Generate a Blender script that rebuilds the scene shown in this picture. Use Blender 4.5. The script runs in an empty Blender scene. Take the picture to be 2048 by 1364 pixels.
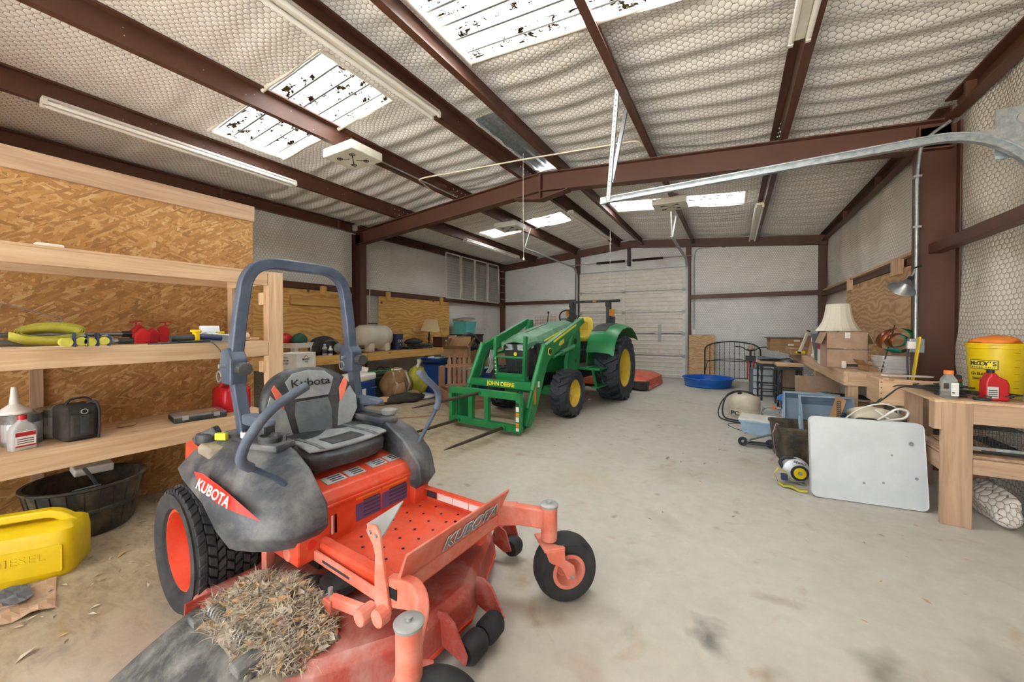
import bpy, bmesh, math, random
from mathutils import Vector, Matrix, Euler
random.seed(7)
sc = bpy.context.scene
COL = sc.collection
# ---------------------------------------------------------------- camera
CAMH = 1.41
cam_d = bpy.data.cameras.new('camera'); cam = bpy.data.objects.new('camera', cam_d); COL.objects.link(cam)
cam_d.sensor_width = 36.0; cam_d.lens = 760.02/2048*36; cam_d.shift_y = -18.84/2048; cam_d.clip_start = 0.02
cam.location = (0, 0, CAMH); cam.rotation_euler = (math.radians(90-0.604), 0, 0.526478)
sc.camera = cam
# ---------------------------------------------------------------- daylight: sky, sun on the roof and the yard
W = bpy.data.worlds.new('sky'); sc.world = W; W.use_nodes = True
nt = W.node_tree; nt.nodes.clear()
wo = nt.nodes.new('ShaderNodeOutputWorld'); wb = nt.nodes.new('ShaderNodeBackground')
ws = nt.nodes.new('ShaderNodeTexSky'); ws.sky_type = 'NISHITA'; ws.sun_disc = False
ws.sun_elevation = math.radians(52); ws.sun_rotation = math.radians(20); ws.air_density = 0.55; ws.dust_density = 3.0; ws.ozone_density = 0.5
hs_ = nt.nodes.new('ShaderNodeHueSaturation'); hs_.inputs['Saturation'].default_value = .55
nt.links.new(ws.outputs[0], hs_.inputs['Color']); nt.links.new(hs_.outputs[0], wb.inputs[0]); nt.links.new(wb.outputs[0], wo.inputs[0])
wb.inputs[1].default_value = 0.30
sun_d = bpy.data.lights.new('sun', 'SUN'); sun_d.energy = 30.0; sun_d.angle = math.radians(1.0); sun_d.color = (.87, .93, 1)
sun = bpy.data.objects.new('sun', sun_d); COL.objects.link(sun)
sun.rotation_euler = Vector((-.22, .55, -.80)).to_track_quat('-Z', 'Y').to_euler()      # high, reaching in under the open front doorway
# daylight entering through the open front doorway
def portal(name, loc, rot, sx, sy):
    d = bpy.data.lights.new(name, 'AREA'); d.shape = 'RECTANGLE'; d.size = sx; d.size_y = sy; d.energy = 1
    d.cycles.is_portal = True
    o = bpy.data.objects.new(name, d); COL.objects.link(o); o.location = loc; o.rotation_euler = rot
portal('doorway_portal', (-2.6, -6.75, 1.7), (math.radians(90), 0, 0), 7.6, 3.4)
vs = sc.view_settings; vs.view_transform = 'Standard'; vs.look = 'None'; vs.gamma = 1.0; vs.use_curve_mapping = False
vs.exposure = 2.32
sc.cycles.max_bounces = 8; sc.cycles.diffuse_bounces = 6; sc.cycles.glossy_bounces = 4; sc.cycles.transmission_bounces = 6
sc.cycles.sample_clamp_indirect = 8.0; sc.cycles.use_denoising = True
# ---------------------------------------------------------------- pixel -> place helpers (photo frame 2048 x 1364)
_f = 760.02; _yaw = 0.526478; _p = -0.010542
def ray(x, y):
    cx, cy, cz = (x-1024)/_f, (y-682+18.838)/_f, 1.0
    c, s = math.cos(_yaw), math.sin(_yaw); cp, sp = math.cos(_p), math.sin(_p)
    fw = Vector((-s*cp, c*cp, sp)); r = Vector((c, s, 0)); u = Vector((s*sp, -c*sp, cp))
    return cx*r - cy*u + cz*fw
def onz(x, y, z=0.0):
    d = ray(x, y); return Vector((0, 0, CAMH)) + d*((z-CAMH)/d.z)
def onx(x, y, X):
    d = ray(x, y); return Vector((0, 0, CAMH)) + d*(X/d.x)
def ony(x, y, Y):
    d = ray(x, y); return Vector((0, 0, CAMH)) + d*(Y/d.y)
# ---------------------------------------------------------------- materials
def C(h, a=1.0):
    h = h.lstrip('#'); v = [int(h[i:i+2], 16)/255 for i in (0, 2, 4)]
    return tuple((x/12.92 if x <= .04045 else ((x+.055)/1.055)**2.4) for x in v)+(a,)
MATS = {}
class NT:
    def __init__(s, name):
        s.m = bpy.data.materials.new(name); s.m.use_nodes = True; s.t = s.m.node_tree
        s.b = s.t.nodes['Principled BSDF']; s.out = s.t.nodes['Material Output']; MATS[name] = s.m
    def n(s, typ, **kw):
        x = s.t.nodes.new('ShaderNode'+typ)
        for k, v in kw.items(): setattr(x, k, v)
        return x
    def l(s, a, b): s.t.links.new(a, b)
    def co(s, scale=(1, 1, 1), kind='Object', rot=(0, 0, 0)):
        t = s.n('TexCoord'); m = s.n('Mapping'); m.inputs['Scale'].default_value = scale; m.inputs['Rotation'].default_value = rot
        s.l(t.outputs[kind], m.inputs[0]); return m.outputs[0]
    def noise(s, vec, scale, detail=4, rough=.6, dist=0.0):
        x = s.n('TexNoise'); x.inputs['Scale'].default_value = scale; x.inputs['Detail'].default_value = detail
        x.inputs['Roughness'].default_value = rough; x.inputs['Distortion'].default_value = dist
        if vec is not None: s.l(vec, x.inputs['Vector'])
        return x.outputs[0]
    def ramp(s, fac, stops, interp='LINEAR'):
        r = s.n('ValToRGB'); e = r.color_ramp.elements; r.color_ramp.interpolation = interp
        while len(e) < len(stops): e.new(0.5)
        for i, (p, c) in enumerate(stops): e[i].position = p; e[i].color = c
        s.l(fac, r.inputs[0]); return r.outputs[0]
    def mix(s, fac, a, b, mode='MIX'):
        x = s.n('Mix', data_type='RGBA', blend_type=mode)
        for k, v in ((0, fac), (6, a), (7, b)):
            if isinstance(v, bpy.types.NodeSocket): s.l(v, x.inputs[k])
            else: x.inputs[k].default_value = v
        return x.outputs[2]
    def math(s, op, a, b=None, clamp=False):
        x = s.n('Math', operation=op, use_clamp=clamp)
        for i, v in enumerate((a, b)):
            if v is None: continue
            if isinstance(v, bpy.types.NodeSocket): s.l(v, x.inputs[i])
            else: x.inputs[i].default_value = v
        return x.outputs[0]
    def vm(s, op, a, b=None, c=None):
        x = s.n('VectorMath', operation=op)
        for i, v in enumerate((a, b, c)):
            if v is None: continue
            if isinstance(v, bpy.types.NodeSocket): s.l(v, x.inputs[i])
            else: x.inputs[i].default_value = v
        return x
    def bump(s, h, strength=.3, dist=.01):
        x = s.n('Bump'); x.inputs['Strength'].default_value = strength; x.inputs['Distance'].default_value = dist
        s.l(h, x.inputs['Height']); s.l(x.outputs[0], s.b.inputs['Normal'])
    def set(s, color=None, rough=.5, metal=0.0, spec=None):
        if color is not None:
            if isinstance(color, bpy.types.NodeSocket): s.l(color, s.b.inputs['Base Color'])
            else: s.b.inputs['Base Color'].default_value = color
        s.b.inputs['Roughness'].default_value = rough; s.b.inputs['Metallic'].default_value = metal
        if spec is not None: s.b.inputs['Specular IOR Level'].default_value = spec
        return s.m
def paint(name, col, rough=.5, metal=0.0, dust=None, amt=.35, scale=6, bump=0.0, spec=None):
    """plain surface colour with fine mottling, optional dust of another colour in patches"""
    t = NT(name); v = t.co(); n = t.noise(v, scale, 6, .65)
    c = C(col); dk = tuple(x*.80 for x in c[:3])+(1,)
    base = t.ramp(n, [(.3, dk), (.65, c)])
    if dust:
        m = t.ramp(t.noise(v, scale*.7+1.3, 8, .7, .4), [(.42, (0, 0, 0, 1)), (.72, (amt*2, amt*2, amt*2, 1))])
        base = t.mix(m, base, C(dust))
    if bump: t.bump(t.noise(v, 60, 4), bump, .004)
    return t.set(base, rough, metal, spec)
def flat(name, col, rough=.5, metal=0.0, spec=None):
    return NT(name).set(C(col), rough, metal, spec)
def lumber(name, axis, c1='#cba985', c2='#dfc5a2', c3='#b59170'):
    t = NT(name); sc_ = [9, 9, 9]; sc_[axis] = .55
    v = t.co(tuple(sc_)); n = t.noise(v, 2.2, 8, .6, .8)
    col = t.ramp(n, [(.25, C(c3)), (.48, C(c1)), (.75, C(c2))])
    s2 = [3.2, 3.2, 3.2]; s2[axis] = 1.6
    vo = t.n('TexVoronoi'); vo.inputs['Scale'].default_value = 1.0; t.l(t.co(tuple(s2)), vo.inputs['Vector'])
    k = t.ramp(vo.outputs['Distance'], [(.045, (1, 1, 1, 1)), (.085, (0, 0, 0, 1))])
    col = t.mix(k, col, C('#6b4a2c'))
    t.bump(n, .12, .004)
    return t.set(col, .72)
for i, a in enumerate('xyz'):
    lumber('lumber_'+a, i); lumber('lumber_old_'+a, i, '#b5967a', '#c9ab8d', '#967760'); lumber('lumber_yellow_'+a, i, '#cfa05a', '#ddb26c', '#b98646')
    lumber('crate_'+a, i, '#9c7355', '#b28c6c', '#7d5940')
def osb(name, c):
    t = NT(name)
    def chips(rot, sx, sy, off):
        v = t.vm('MULTIPLY', t.co(rot=(rot, 0, 0)), (1, sx, sy)).outputs[0]; o = t.vm('ADD', v, (off, off, off)).outputs[0]
        d = t.vm('ADD', o, None)
        nz = t.n('TexNoise'); nz.inputs['Scale'].default_value = 1.1; nz.inputs['Detail'].default_value = 4; t.l(v, nz.inputs['Vector'])
        t.l(nz.outputs['Color'], d.inputs[1])
        d.inputs[1].default_value = (0, 0, 0)
        x = t.n('TexVoronoi'); x.inputs['Scale'].default_value = 1; x.inputs['Randomness'].default_value = 1; t.l(d.outputs[0], x.inputs['Vector'])
        s = t.n('SeparateColor'); t.l(x.outputs['Color'], s.inputs[0]); return s.outputs[0], x.outputs['Distance'], s.outputs[1]
    a = chips(.35, 11, 52, 0); b = chips(1.75, 10, 46, 5.3); c_ = chips(-.6, 12, 56, 9.1)
    pick1 = t.math('GREATER_THAN', a[2], .5); pick2 = t.math('GREATER_THAN', c_[2], .55)
    m = t.mix(pick1, a[0], b[0]); m = t.mix(pick2, m, c_[0])
    fine = t.noise(t.co((1, 60, 60)), 2, 6, .7)
    f = t.math('ADD', t.math('MULTIPLY', m, .62), t.math('MULTIPLY', fine, .45))
    big = t.noise(t.co(), 1.3, 3)
    f = t.math('ADD', f, t.math('MULTIPLY', t.math('SUBTRACT', big, .5), .5))
    col = t.ramp(f, [(.18, C(c[0])), (.42, C(c[1])), (.62, C(c[2])), (.9, C(c[3]))])
    t.bump(f, .2, .004)
    return t.set(col, .75)
osb('osb', ['#946a3e', '#ad7f49', '#b98b52', '#cdab7b'])
def plywood(name, cols, ax=(0, 1, 1), knots=True):
    t = NT(name); v = t.co((1, .55, 1.5))
    d = t.noise(v, 1.6, 3, .5); w = t.n('TexWave', wave_type='BANDS', bands_direction='Z'); w.inputs['Scale'].default_value = 2.6
    w.inputs['Distortion'].default_value = 22; w.inputs['Detail'].default_value = 3; w.inputs['Detail Scale'].default_value = .8
    t.l(v, w.inputs['Vector'])
    f = t.math('ADD', t.math('MULTIPLY', w.outputs['Fac'], .55), t.math('MULTIPLY', d, .5))
    col = t.ramp(f, [(.2, C(cols[0])), (.5, C(cols[1])), (.85, C(cols[2]))])
    if knots:
        vo = t.n('TexVoronoi'); vo.inputs['Scale'].default_value = 2.2; t.l(t.co((1, 1, 1)), vo.inputs['Vector'])
        k = t.ramp(vo.outputs['Distance'], [(.05, (1, 1, 1, 1)), (.1, (0, 0, 0, 1))]); col = t.mix(k, col, C('#5d3a1a'))
    return t.set(col, .7)
plywood('plywood', ['#bf8a45', '#d0a058', '#dcb06a']); plywood('plywood_pale', ['#a98258', '#bd966a', '#cda983'])
plywood('panel_board', ['#b08a5c', '#bf9a6c', '#cba97e'], knots=False)
def netting(name, ax, cell, c_lo, c_hi, wire, wirew=.05, stain='#a58a72', rough=.55, pillow=.5, stretch=(1, 1)):
    """vinyl faced insulation under hexagonal wire netting"""
    t = NT(name); tc = t.n('TexCoord'); sp = t.n('SeparateXYZ'); t.l(tc.outputs['Object'], sp.inputs[0])
    cb = t.n('CombineXYZ')
    t.l(t.math('MULTIPLY', sp.outputs[ax[0]], stretch[0]/cell), cb.inputs[0]); t.l(t.math('MULTIPLY', sp.outputs[ax[1]], stretch[1]/cell), cb.inputs[1])
    nz = t.n('TexNoise'); nz.inputs['Scale'].default_value = .12; nz.inputs['Detail'].default_value = 2; t.l(cb.outputs[0], nz.inputs['Vector'])
    wob = t.vm('SCALE', t.vm('SUBTRACT', nz.outputs['Color'], (.5, .5, .5)).outputs[0]); wob.inputs['Scale'].default_value = 1.6
    p = t.vm('MULTIPLY', t.vm('ADD', cb.outputs[0], wob.outputs[0]).outputs[0], (1, 1, 0)).outputs[0]
    h = (.5, .8660254, 1); mh = (-.5, -.8660254, -1)
    a = t.vm('WRAP', p, h, mh).outputs[0]; b = t.vm('WRAP', t.vm('SUBTRACT', p, (.5, .8660254, 0)).outputs[0], h, mh).outputs[0]
    da = t.vm('DOT_PRODUCT', a, a).outputs['Value']; db = t.vm('DOT_PRODUCT', b, b).outputs['Value']
    g = t.n('Mix', data_type='VECTOR'); t.l(t.math('LESS_THAN', db, da), g.inputs[0]); t.l(a, g.inputs[4]); t.l(b, g.inputs[5])
    ab = t.vm('ABSOLUTE', g.outputs[1]).outputs[0]
    s2 = t.n('SeparateXYZ'); t.l(ab, s2.inputs[0])
    hd = t.math('MAXIMUM', s2.outputs[0], t.vm('DOT_PRODUCT', ab, (.5, .8660254, 0)).outputs['Value'])
    line = t.ramp(hd, [(.5-wirew, (0, 0, 0, 1)), (.5-wirew*.45, (1, 1, 1, 1))])
    big = t.noise(tc.outputs['Object'], 1.1, 5, .6); base = t.ramp(big, [(.3, C(c_lo)), (.7, C(c_hi))])
    st = t.ramp(t.noise(tc.outputs['Object'], 2.6, 6, .65, .3), [(.56, (0, 0, 0, 1)), (.78, (.45, .45, .45, 1))])
    base = t.mix(st, base, C(stain))
    col = t.mix(line, base, C(wire))
    hh = t.math('ADD', t.math('MULTIPLY', t.math('POWER', t.math('MULTIPLY', hd, 2.0), 3.0), -1.0), t.math('MULTIPLY', line, .6))
    t.bump(hh, pillow, cell*.22)
    return t.set(col, rough)
netting('net_ceiling', (1, 0), .052, '#e4e0da', '#f0ede8', '#8b8279', .055, '#bfa793', pillow=.4)
netting('net_left', (1, 2), .052, '#e0ddd8', '#efede9', '#9a958f', .055, '#aa9d90', pillow=.5)
netting('net_back', (0, 2), .052, '#e6e5e1', '#f1f0ed', '#aaa7a1', .055, '#b5ac9f', pillow=.7)
netting('net_right', (1, 2), .048, '#e6dfd3', '#f0eae1', '#978a7b', .055, '#bda386', pillow=.6)
paint('brown_steel', '#593627', .5, 0, '#6a483a', .12, 3)
paint('dark_steel', '#3a2b26', .55)
t = NT('galvanized'); n = t.noise(t.co(), 22, 5, .7); t.set(t.ramp(n, [(.3, C('#8d979c')), (.7, C('#c3cacd'))]), .38, .75)
paint('galv_dull', '#a8aaa8', .5, .4)
paint('white_enamel', '#e2dcd0', .4, 0, '#c9bda8', .2)
paint('cream_plastic', '#e3d9c2', .45)
STAINS = [(-.07, 1.97, .02, .12, '#5e5c58', .8), (.53, 2.10, .02, .16, '#6b6459', .7), (.72, 1.95, .0, .12, '#6f675a', .55), (-.86, 1.66, .02, .16, '#8a6a52', .45), (-1.05, 1.86, .02, .14, '#8f7350', .45), (.21, 2.35, .0, .08, '#8a7a5e', .5), (1.0, 2.36, .0, .18, '#6e6a63', .4), (-.40, 2.9, .0, .16, '#8d8168', .35), (-.55, 1.55, .0, .12, '#94745c', .4), (.17, 1.78, .0, .09, '#7a7164', .4), (-.5, 3.9, .0, .3, '#a08f72', .35), (.2, 4.6, .0, .3, '#9a8b70', .3), (-1.2, 3.4, .0, .4, '#b09c78', .4)]
def concrete():
    t = NT('concrete'); v = t.co()
    a = t.noise(v, .55, 7, .62, .3); col = t.ramp(a, [(.25, C('#aca79b')), (.45, C('#bcb9b0')), (.68, C('#c8c5be'))])
    m = t.noise(v, 9, 8, .7); col = t.mix(.22, col, t.ramp(m, [(.3, C('#8a7f6e')), (.7, C('#d6cdbe'))]))
    s = t.ramp(t.noise(v, 1.7, 6, .62, .6), [(.60, (0, 0, 0, 1)), (.74, (.5, .5, .5, 1))]); col = t.mix(s, col, C('#7d6f5c'))
    r = t.ramp(t.noise(v, 2.3, 5, .6, 1.2), [(.60, (0, 0, 0, 1)), (.72, (.5, .5, .5, 1))]); col = t.mix(r, col, C('#a07a52'))
    vo = t.n('TexVoronoi'); vo.inputs['Scale'].default_value = 2.4; t.l(t.vm('ADD', v, t.vm('SCALE', t.n('TexNoise').outputs[1]).outputs[0]).outputs[0], vo.inputs['Vector'])
    sp = t.ramp(vo.outputs['Distance'], [(.02, (.5, .5, .5, 1)), (.10, (0, 0, 0, 1))]); col = t.mix(sp, col, C('#5a5249'))
    # dry dirt tracked in along the shelving side
    se = t.n('SeparateXYZ'); t.l(v, se.inputs[0])
    nzc = t.n('TexNoise'); nzc.inputs['Scale'].default_value = 3.2; nzc.inputs['Detail'].default_value = 5; t.l(v, nzc.inputs['Vector'])
    wv = t.vm('SCALE', t.vm('SUBTRACT', nzc.outputs['Color'], (.5, .5, .5)).outputs[0]); wv.inputs['Scale'].default_value = .55
    pv = t.vm('MULTIPLY', t.vm('ADD', v, wv.outputs[0]).outputs[0], (1, 1, 0)).outputs[0]
    for sx, sy, r0, r1, hexc, k in STAINS:
        dd = t.vm('DISTANCE', pv, (sx, sy, 0)).outputs['Value']; mk = t.ramp(dd, [(max(0, r0), (k, k, k, 1)), (r1, (0, 0, 0, 1))]); col = t.mix(mk, col, C(hexc))
    dn = t.noise(t.co((2.2, 5, 5)), 2.2, 9, .75, .5)
    dirt = t.ramp(dn, [(.42, C('#a8977a')), (.55, C('#94805f')), (.66, C('#6d5b40'))])
    sm = t.ramp(t.math('MULTIPLY', t.math('ADD', t.math('MULTIPLY', se.outputs[0], -1), t.math('ADD', t.math('MULTIPLY', a, 2.0), -2.7)), .8), [(0, (0, 0, 0, 1)), (1, (.8, .8, .8, 1))])
    col = t.mix(sm, col, dirt)
    t.bump(t.math('ADD', m, t.math('MULTIPLY', dn, .3)), .12, .006)
    return t.set(col, .62)
concrete()
paint('decal_green', '#1f8a3c', .5); paint('pool_blue', '#1c66c4', .4); paint('tote_pale', '#a9bfd3', .4); paint('tote_clear', '#9fb9cf', .35); paint('pink', '#e0a3b0', .7); paint('steel_blue', '#5c7390', .6); paint('yellow_tag', '#d8d81c', .5)
flat('black', '#161617', .6); flat('white', '#ece9e2', .5); flat('hole', '#0d0c0c', .9)
# ---------------------------------------------------------------- mesh builder
def rotm(rot): return Euler(rot).to_matrix() if not isinstance(rot, Matrix) else rot
class MB:
    def __init__(s): s.v = []; s.f = []
    def add(s, vs_, fs):
        o = len(s.v); s.v += [tuple(p) for p in vs_]; s.f += [tuple(i+o for i in f) for f in fs]; return s
    def bx(s, x0, x1, y0, y1, z0, z1):
        return s.add([(x0, y0, z0), (x1, y0, z0), (x1, y1, z0), (x0, y1, z0), (x0, y0, z1), (x1, y0, z1), (x1, y1, z1), (x0, y1, z1)],
                     [(0, 3, 2, 1), (4, 5, 6, 7), (0, 1, 5, 4), (1, 2, 6, 5), (2, 3, 7, 6), (3, 0, 4, 7)])
    def box(s, c, d, rot=None):
        m = MB().bx(-d[0]/2, d[0]/2, -d[1]/2, d[1]/2, -d[2]/2, d[2]/2)
        R = rotm(rot) if rot is not None else Matrix.Identity(3)
        return s.add([R @ Vector(p)+Vector(c) for p in m.v], m.f)
    def beam(s, a, b, w, h, up=(0, 0, 1)):
        """box beam from a to b, w across, h along up"""
        a = Vector(a); b = Vector(b); d = (b-a).normalized(); u = Vector(up); x = d.cross(u)
        if x.length < 1e-5: x = d.cross(Vector((1, 0, 0)))
        x.normalize(); u = x.cross(d)
        pts = []
        for p in (a, b):
            for i, j in ((-1, -1), (1, -1), (1, 1), (-1, 1)): pts.append(p+x*i*w/2+u*j*h/2)
        return s.add(pts, [(3, 2, 1, 0), (4, 5, 6, 7), (0, 1, 5, 4), (1, 2, 6, 5), (2, 3, 7, 6), (3, 0, 4, 7)])
    def ring(s, pts_list, closed_u=True, caps=True, closed_v=False):
        """loft through rings of equal point count"""
        n = len(pts_list[0]); vs_ = [p for r in pts_list for p in r]; fs = []; m = len(pts_list)
        for i in range(m if closed_v else m-1):
            i2 = (i+1) % m
            for j in range(n if closed_u else n-1):
                k = (j+1) % n; fs.append((i*n+j, i*n+k, i2*n+k, i2*n+j))
        if caps and not closed_v and closed_u:
            fs.append(tuple(range(n-1, -1, -1))); fs.append(tuple((m-1)*n+j for j in range(n)))
        return s.add(vs_, fs)
    def cyl(s, a, b, r, r2=None, n=14, caps=True):
        return s.tube([a, b], [r, r if r2 is None else r2], n, caps)
    def tube(s, pts, r, n=8, caps=True, closed=False, prof=None):
        pts = [Vector(p) for p in pts]; m = len(pts); rs = r if isinstance(r, (list, tuple)) else [r]*m
        T = []
        for i in range(m):
            if closed: d = pts[(i+1) % m]-pts[i-1]
            else: d = pts[min(i+1, m-1)]-pts[max(i-1, 0)]
            T.append(d.normalized())
        up = Vector((0, 0, 1)) if abs(T[0].z) < .95 else Vector((1, 0, 0))
        x = T[0].cross(up).normalized(); rings = []
        for i in range(m):
            x = (x-T[i]*x.dot(T[i])).normalized(); y = T[i].cross(x)
            if prof: rings.append([pts[i]+x*a*rs[i]+y*b*rs[i] for a, b in prof])
            else: rings.append([pts[i]+(x*math.cos(2*math.pi*k/n)+y*math.sin(2*math.pi*k/n))*rs[i] for k in range(n)])
        return s.ring(rings, True, caps, closed)
    def lathe(s, prof, c=(0, 0, 0), axis='z', n=24, caps=True, ang=2*math.pi):
        full = abs(ang-2*math.pi) < 1e-6; rings = []; N = n if full else n+1
        for r, h in prof:
            ring = []
            for k in range(N):
                t_ = ang*k/n; a, b = r*math.cos(t_), r*math.sin(t_)
                ring.append(Vector(c)+Vector({'z': (a, b, h), 'y': (b, h, a), 'x': (h, a, b)}[axis]))
            rings.append(ring)
        return s.ring(rings, full, caps and full)
    def prism(s, poly, a0, a1, axis='y', c=(0, 0, 0)):
        """extrude a 2D outline: axis y -> (x,z), axis x -> (y,z), axis z -> (x,y)"""
        f = {'y': lambda p, a: (p[0], a, p[1]), 'x': lambda p, a: (a, p[0], p[1]), 'z': lambda p, a: (p[0], p[1], a)}[axis]
        return s.ring([[Vector(f(p, a))+Vector(c) for p in poly] for a in (a0, a1)])
    def grid(s, fn, nu, nv):
        return s.add([fn(i/nu, j/nv) for i in range(nu+1) for j in range(nv+1)],
                     [(i*(nv+1)+j, (i+1)*(nv+1)+j, (i+1)*(nv+1)+j+1, i*(nv+1)+j+1) for i in range(nu) for j in range(nv)])
    def quad(s, a, b, c, d): return s.add([a, b, c, d], [(0, 1, 2, 3)])
    def xf(s, M):
        s.v = [tuple(M @ Vector(p)) for p in s.v]; return s
    def build(s, name, mat, parent=None, smooth=None, bevel=0, seg=2, solid=0, sub=0, loc=None, rotz=None, rot=None, label=None):
        me = bpy.data.meshes.new(name); me.from_pydata(s.v, [], s.f)
        bm = bmesh.new(); bm.from_mesh(me); bmesh.ops.recalc_face_normals(bm, faces=bm.faces); bm.to_mesh(me); bm.free()
        me.materials.append(MATS[mat])
        if smooth is not None:
            me.polygons.foreach_set('use_smooth', [True]*len(me.polygons))
            if smooth < 180: me.set_sharp_from_angle(angle=math.radians(smooth))
        o = bpy.data.objects.new(name, me); COL.objects.link(o)
        if parent is not None: o.parent = parent
        if loc is not None: o.location = loc
        if rotz is not None: o.rotation_euler = (0, 0, rotz)
        if rot is not None: o.rotation_euler = rot
        if sub: x = o.modifiers.new('sub', 'SUBSURF'); x.levels = sub; x.render_levels = sub
        if solid: x = o.modifiers.new('solid', 'SOLIDIFY'); x.thickness = solid; x.offset = 0
        if bevel: x = o.modifiers.new('bevel', 'BEVEL'); x.width = bevel; x.segments = seg; x.limit_method = 'ANGLE'; x.angle_limit = math.radians(40); x.harden_normals = False
        if label: o['label'] = label
        return o
def arc(c, r, a0, a1, n, plane='xz'):
    out = []
    for i in range(n+1):
        a = math.radians(a0+(a1-a0)*i/n); p, q = r*math.cos(a), r*math.sin(a)
        d = {'xz': (p, 0, q), 'xy': (p, q, 0), 'yz': (0, p, q)}[plane]; out.append(Vector(c)+Vector(d))
    return out
def fillet(pts, r, n=5):
    """round the corners of a polyline"""
    pts = [Vector(p) for p in pts]; out = [pts[0]]
    for i in range(1, len(pts)-1):
        a, b, c = pts[i-1], pts[i], pts[i+1]; rr = r[i] if isinstance(r, (list, tuple)) else r
        d1 = (a-b); d2 = (c-b); k = min(rr, d1.length*.48, d2.length*.48); p = b+d1.normalized()*k; q = b+d2.normalized()*k
        for j in range(n+1):
            t_ = j/n; out.append((1-t_)**2*p+2*t_*(1-t_)*b+t_*t_*q)
    return out+[pts[-1]]
def tag(o, label, cat, group=None, kind=None):
    o['label'] = label; o['category'] = cat
    if group: o['group'] = group
    if kind: o['kind'] = kind
    return o
def thing(name, label, cat, loc=(0, 0, 0), rotz=0, group=None, rot=None):
    o = bpy.data.objects.new(name, None); COL.objects.link(o); o.empty_display_size = .1
    o.location = loc; o.rotation_euler = rot if rot else (0, 0, rotz)
    return tag(o, label, cat, group)
def struct(o, label=None):
    o['kind'] = 'structure'
    if label: o['label'] = label
    return o
def dup(root, loc, rotz=None, label=None, parent=None, scale=None):
    r = root.copy(); COL.objects.link(r); r.location = loc
    if rotz is not None: r.rotation_euler = (0, 0, rotz)
    if scale: r.scale = scale
    if label: r['label'] = label
    if parent is not None: r.parent = parent
    for ch in root.children:
        c = ch.copy(); COL.objects.link(c); c.parent = r
        for g in ch.children:
            d = g.copy(); COL.objects.link(d); d.parent = c
    return r
_FONT = None
def text(body, size, mat, parent, M, name='lettering', extrude=.0008, bold=0.0, xs=1.0, shear=0.0, space=1.0):
    cu = bpy.data.curves.new(name, 'FONT'); cu.body = body; cu.size = size; cu.extrude = extrude; cu.align_x = 'CENTER'; cu.align_y = 'CENTER'
    cu.offset = bold; cu.shear = shear; cu.space_character = space; cu.resolution_u = 3
    o = bpy.data.objects.new('tmp', cu); COL.objects.link(o)
    dg = bpy.context.evaluated_depsgraph_get(); me = bpy.data.meshes.new_from_object(o.evaluated_get(dg))
    bpy.data.objects.remove(o); bpy.data.curves.remove(cu)
    me.name = name; me.materials.clear(); me.materials.append(MATS[mat])
    me.transform(Matrix.Diagonal((xs, 1, 1, 1)))
    me.transform(M)
    q = bpy.data.objects.new(name, me); COL.objects.link(q)
    if parent is not None: q.parent = parent
    return q
def frame(o, x, y):
    """matrix that puts text at o, reading along x, upright along y"""
    x = Vector(x).normalized(); y = Vector(y); y = (y-x*y.dot(x)).normalized(); z = x.cross(y)
    return Matrix(((x.x, y.x, z.x, o[0]), (x.y, y.y, z.y, o[1]), (x.z, y.z, z.z, o[2]), (0, 0, 0, 1)))
def rrect(w, h, r, n=4, c=(0, 0)):
    out = []
    for cx, cy, a in ((w/2-r, h/2-r, 0), (-w/2+r, h/2-r, 90), (-w/2+r, -h/2+r, 180), (w/2-r, -h/2+r, 270)):
        for i in range(n+1):
            t_ = math.radians(a+90*i/n); out.append((c[0]+cx+r*math.cos(t_), c[1]+cy+r*math.sin(t_)))
    return out
def multi(name, pairs, parent=None, smooth=None):
    """one mesh of several materials"""
    me = bpy.data.meshes.new(name); v = []; f = []; mi = []
    for i, (mb, mat) in enumerate(pairs):
        o = len(v); v += mb.v; f += [tuple(q+o for q in x) for x in mb.f]; mi += [i]*len(mb.f); me.materials.append(MATS[mat])
    me.from_pydata(v, [], f); me.polygons.foreach_set('material_index', mi)
    if smooth is not None: me.polygons.foreach_set('use_smooth', [True]*len(f))
    o = bpy.data.objects.new(name, me); COL.objects.link(o)
    if parent is not None: o.parent = parent
    return o
paint('rubber', '#2d3137', .75, 0, '#625d57', .22, 12); paint('rubber_dark', '#24272b', .75, 0, '#4c4f52', .2, 9)
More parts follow.
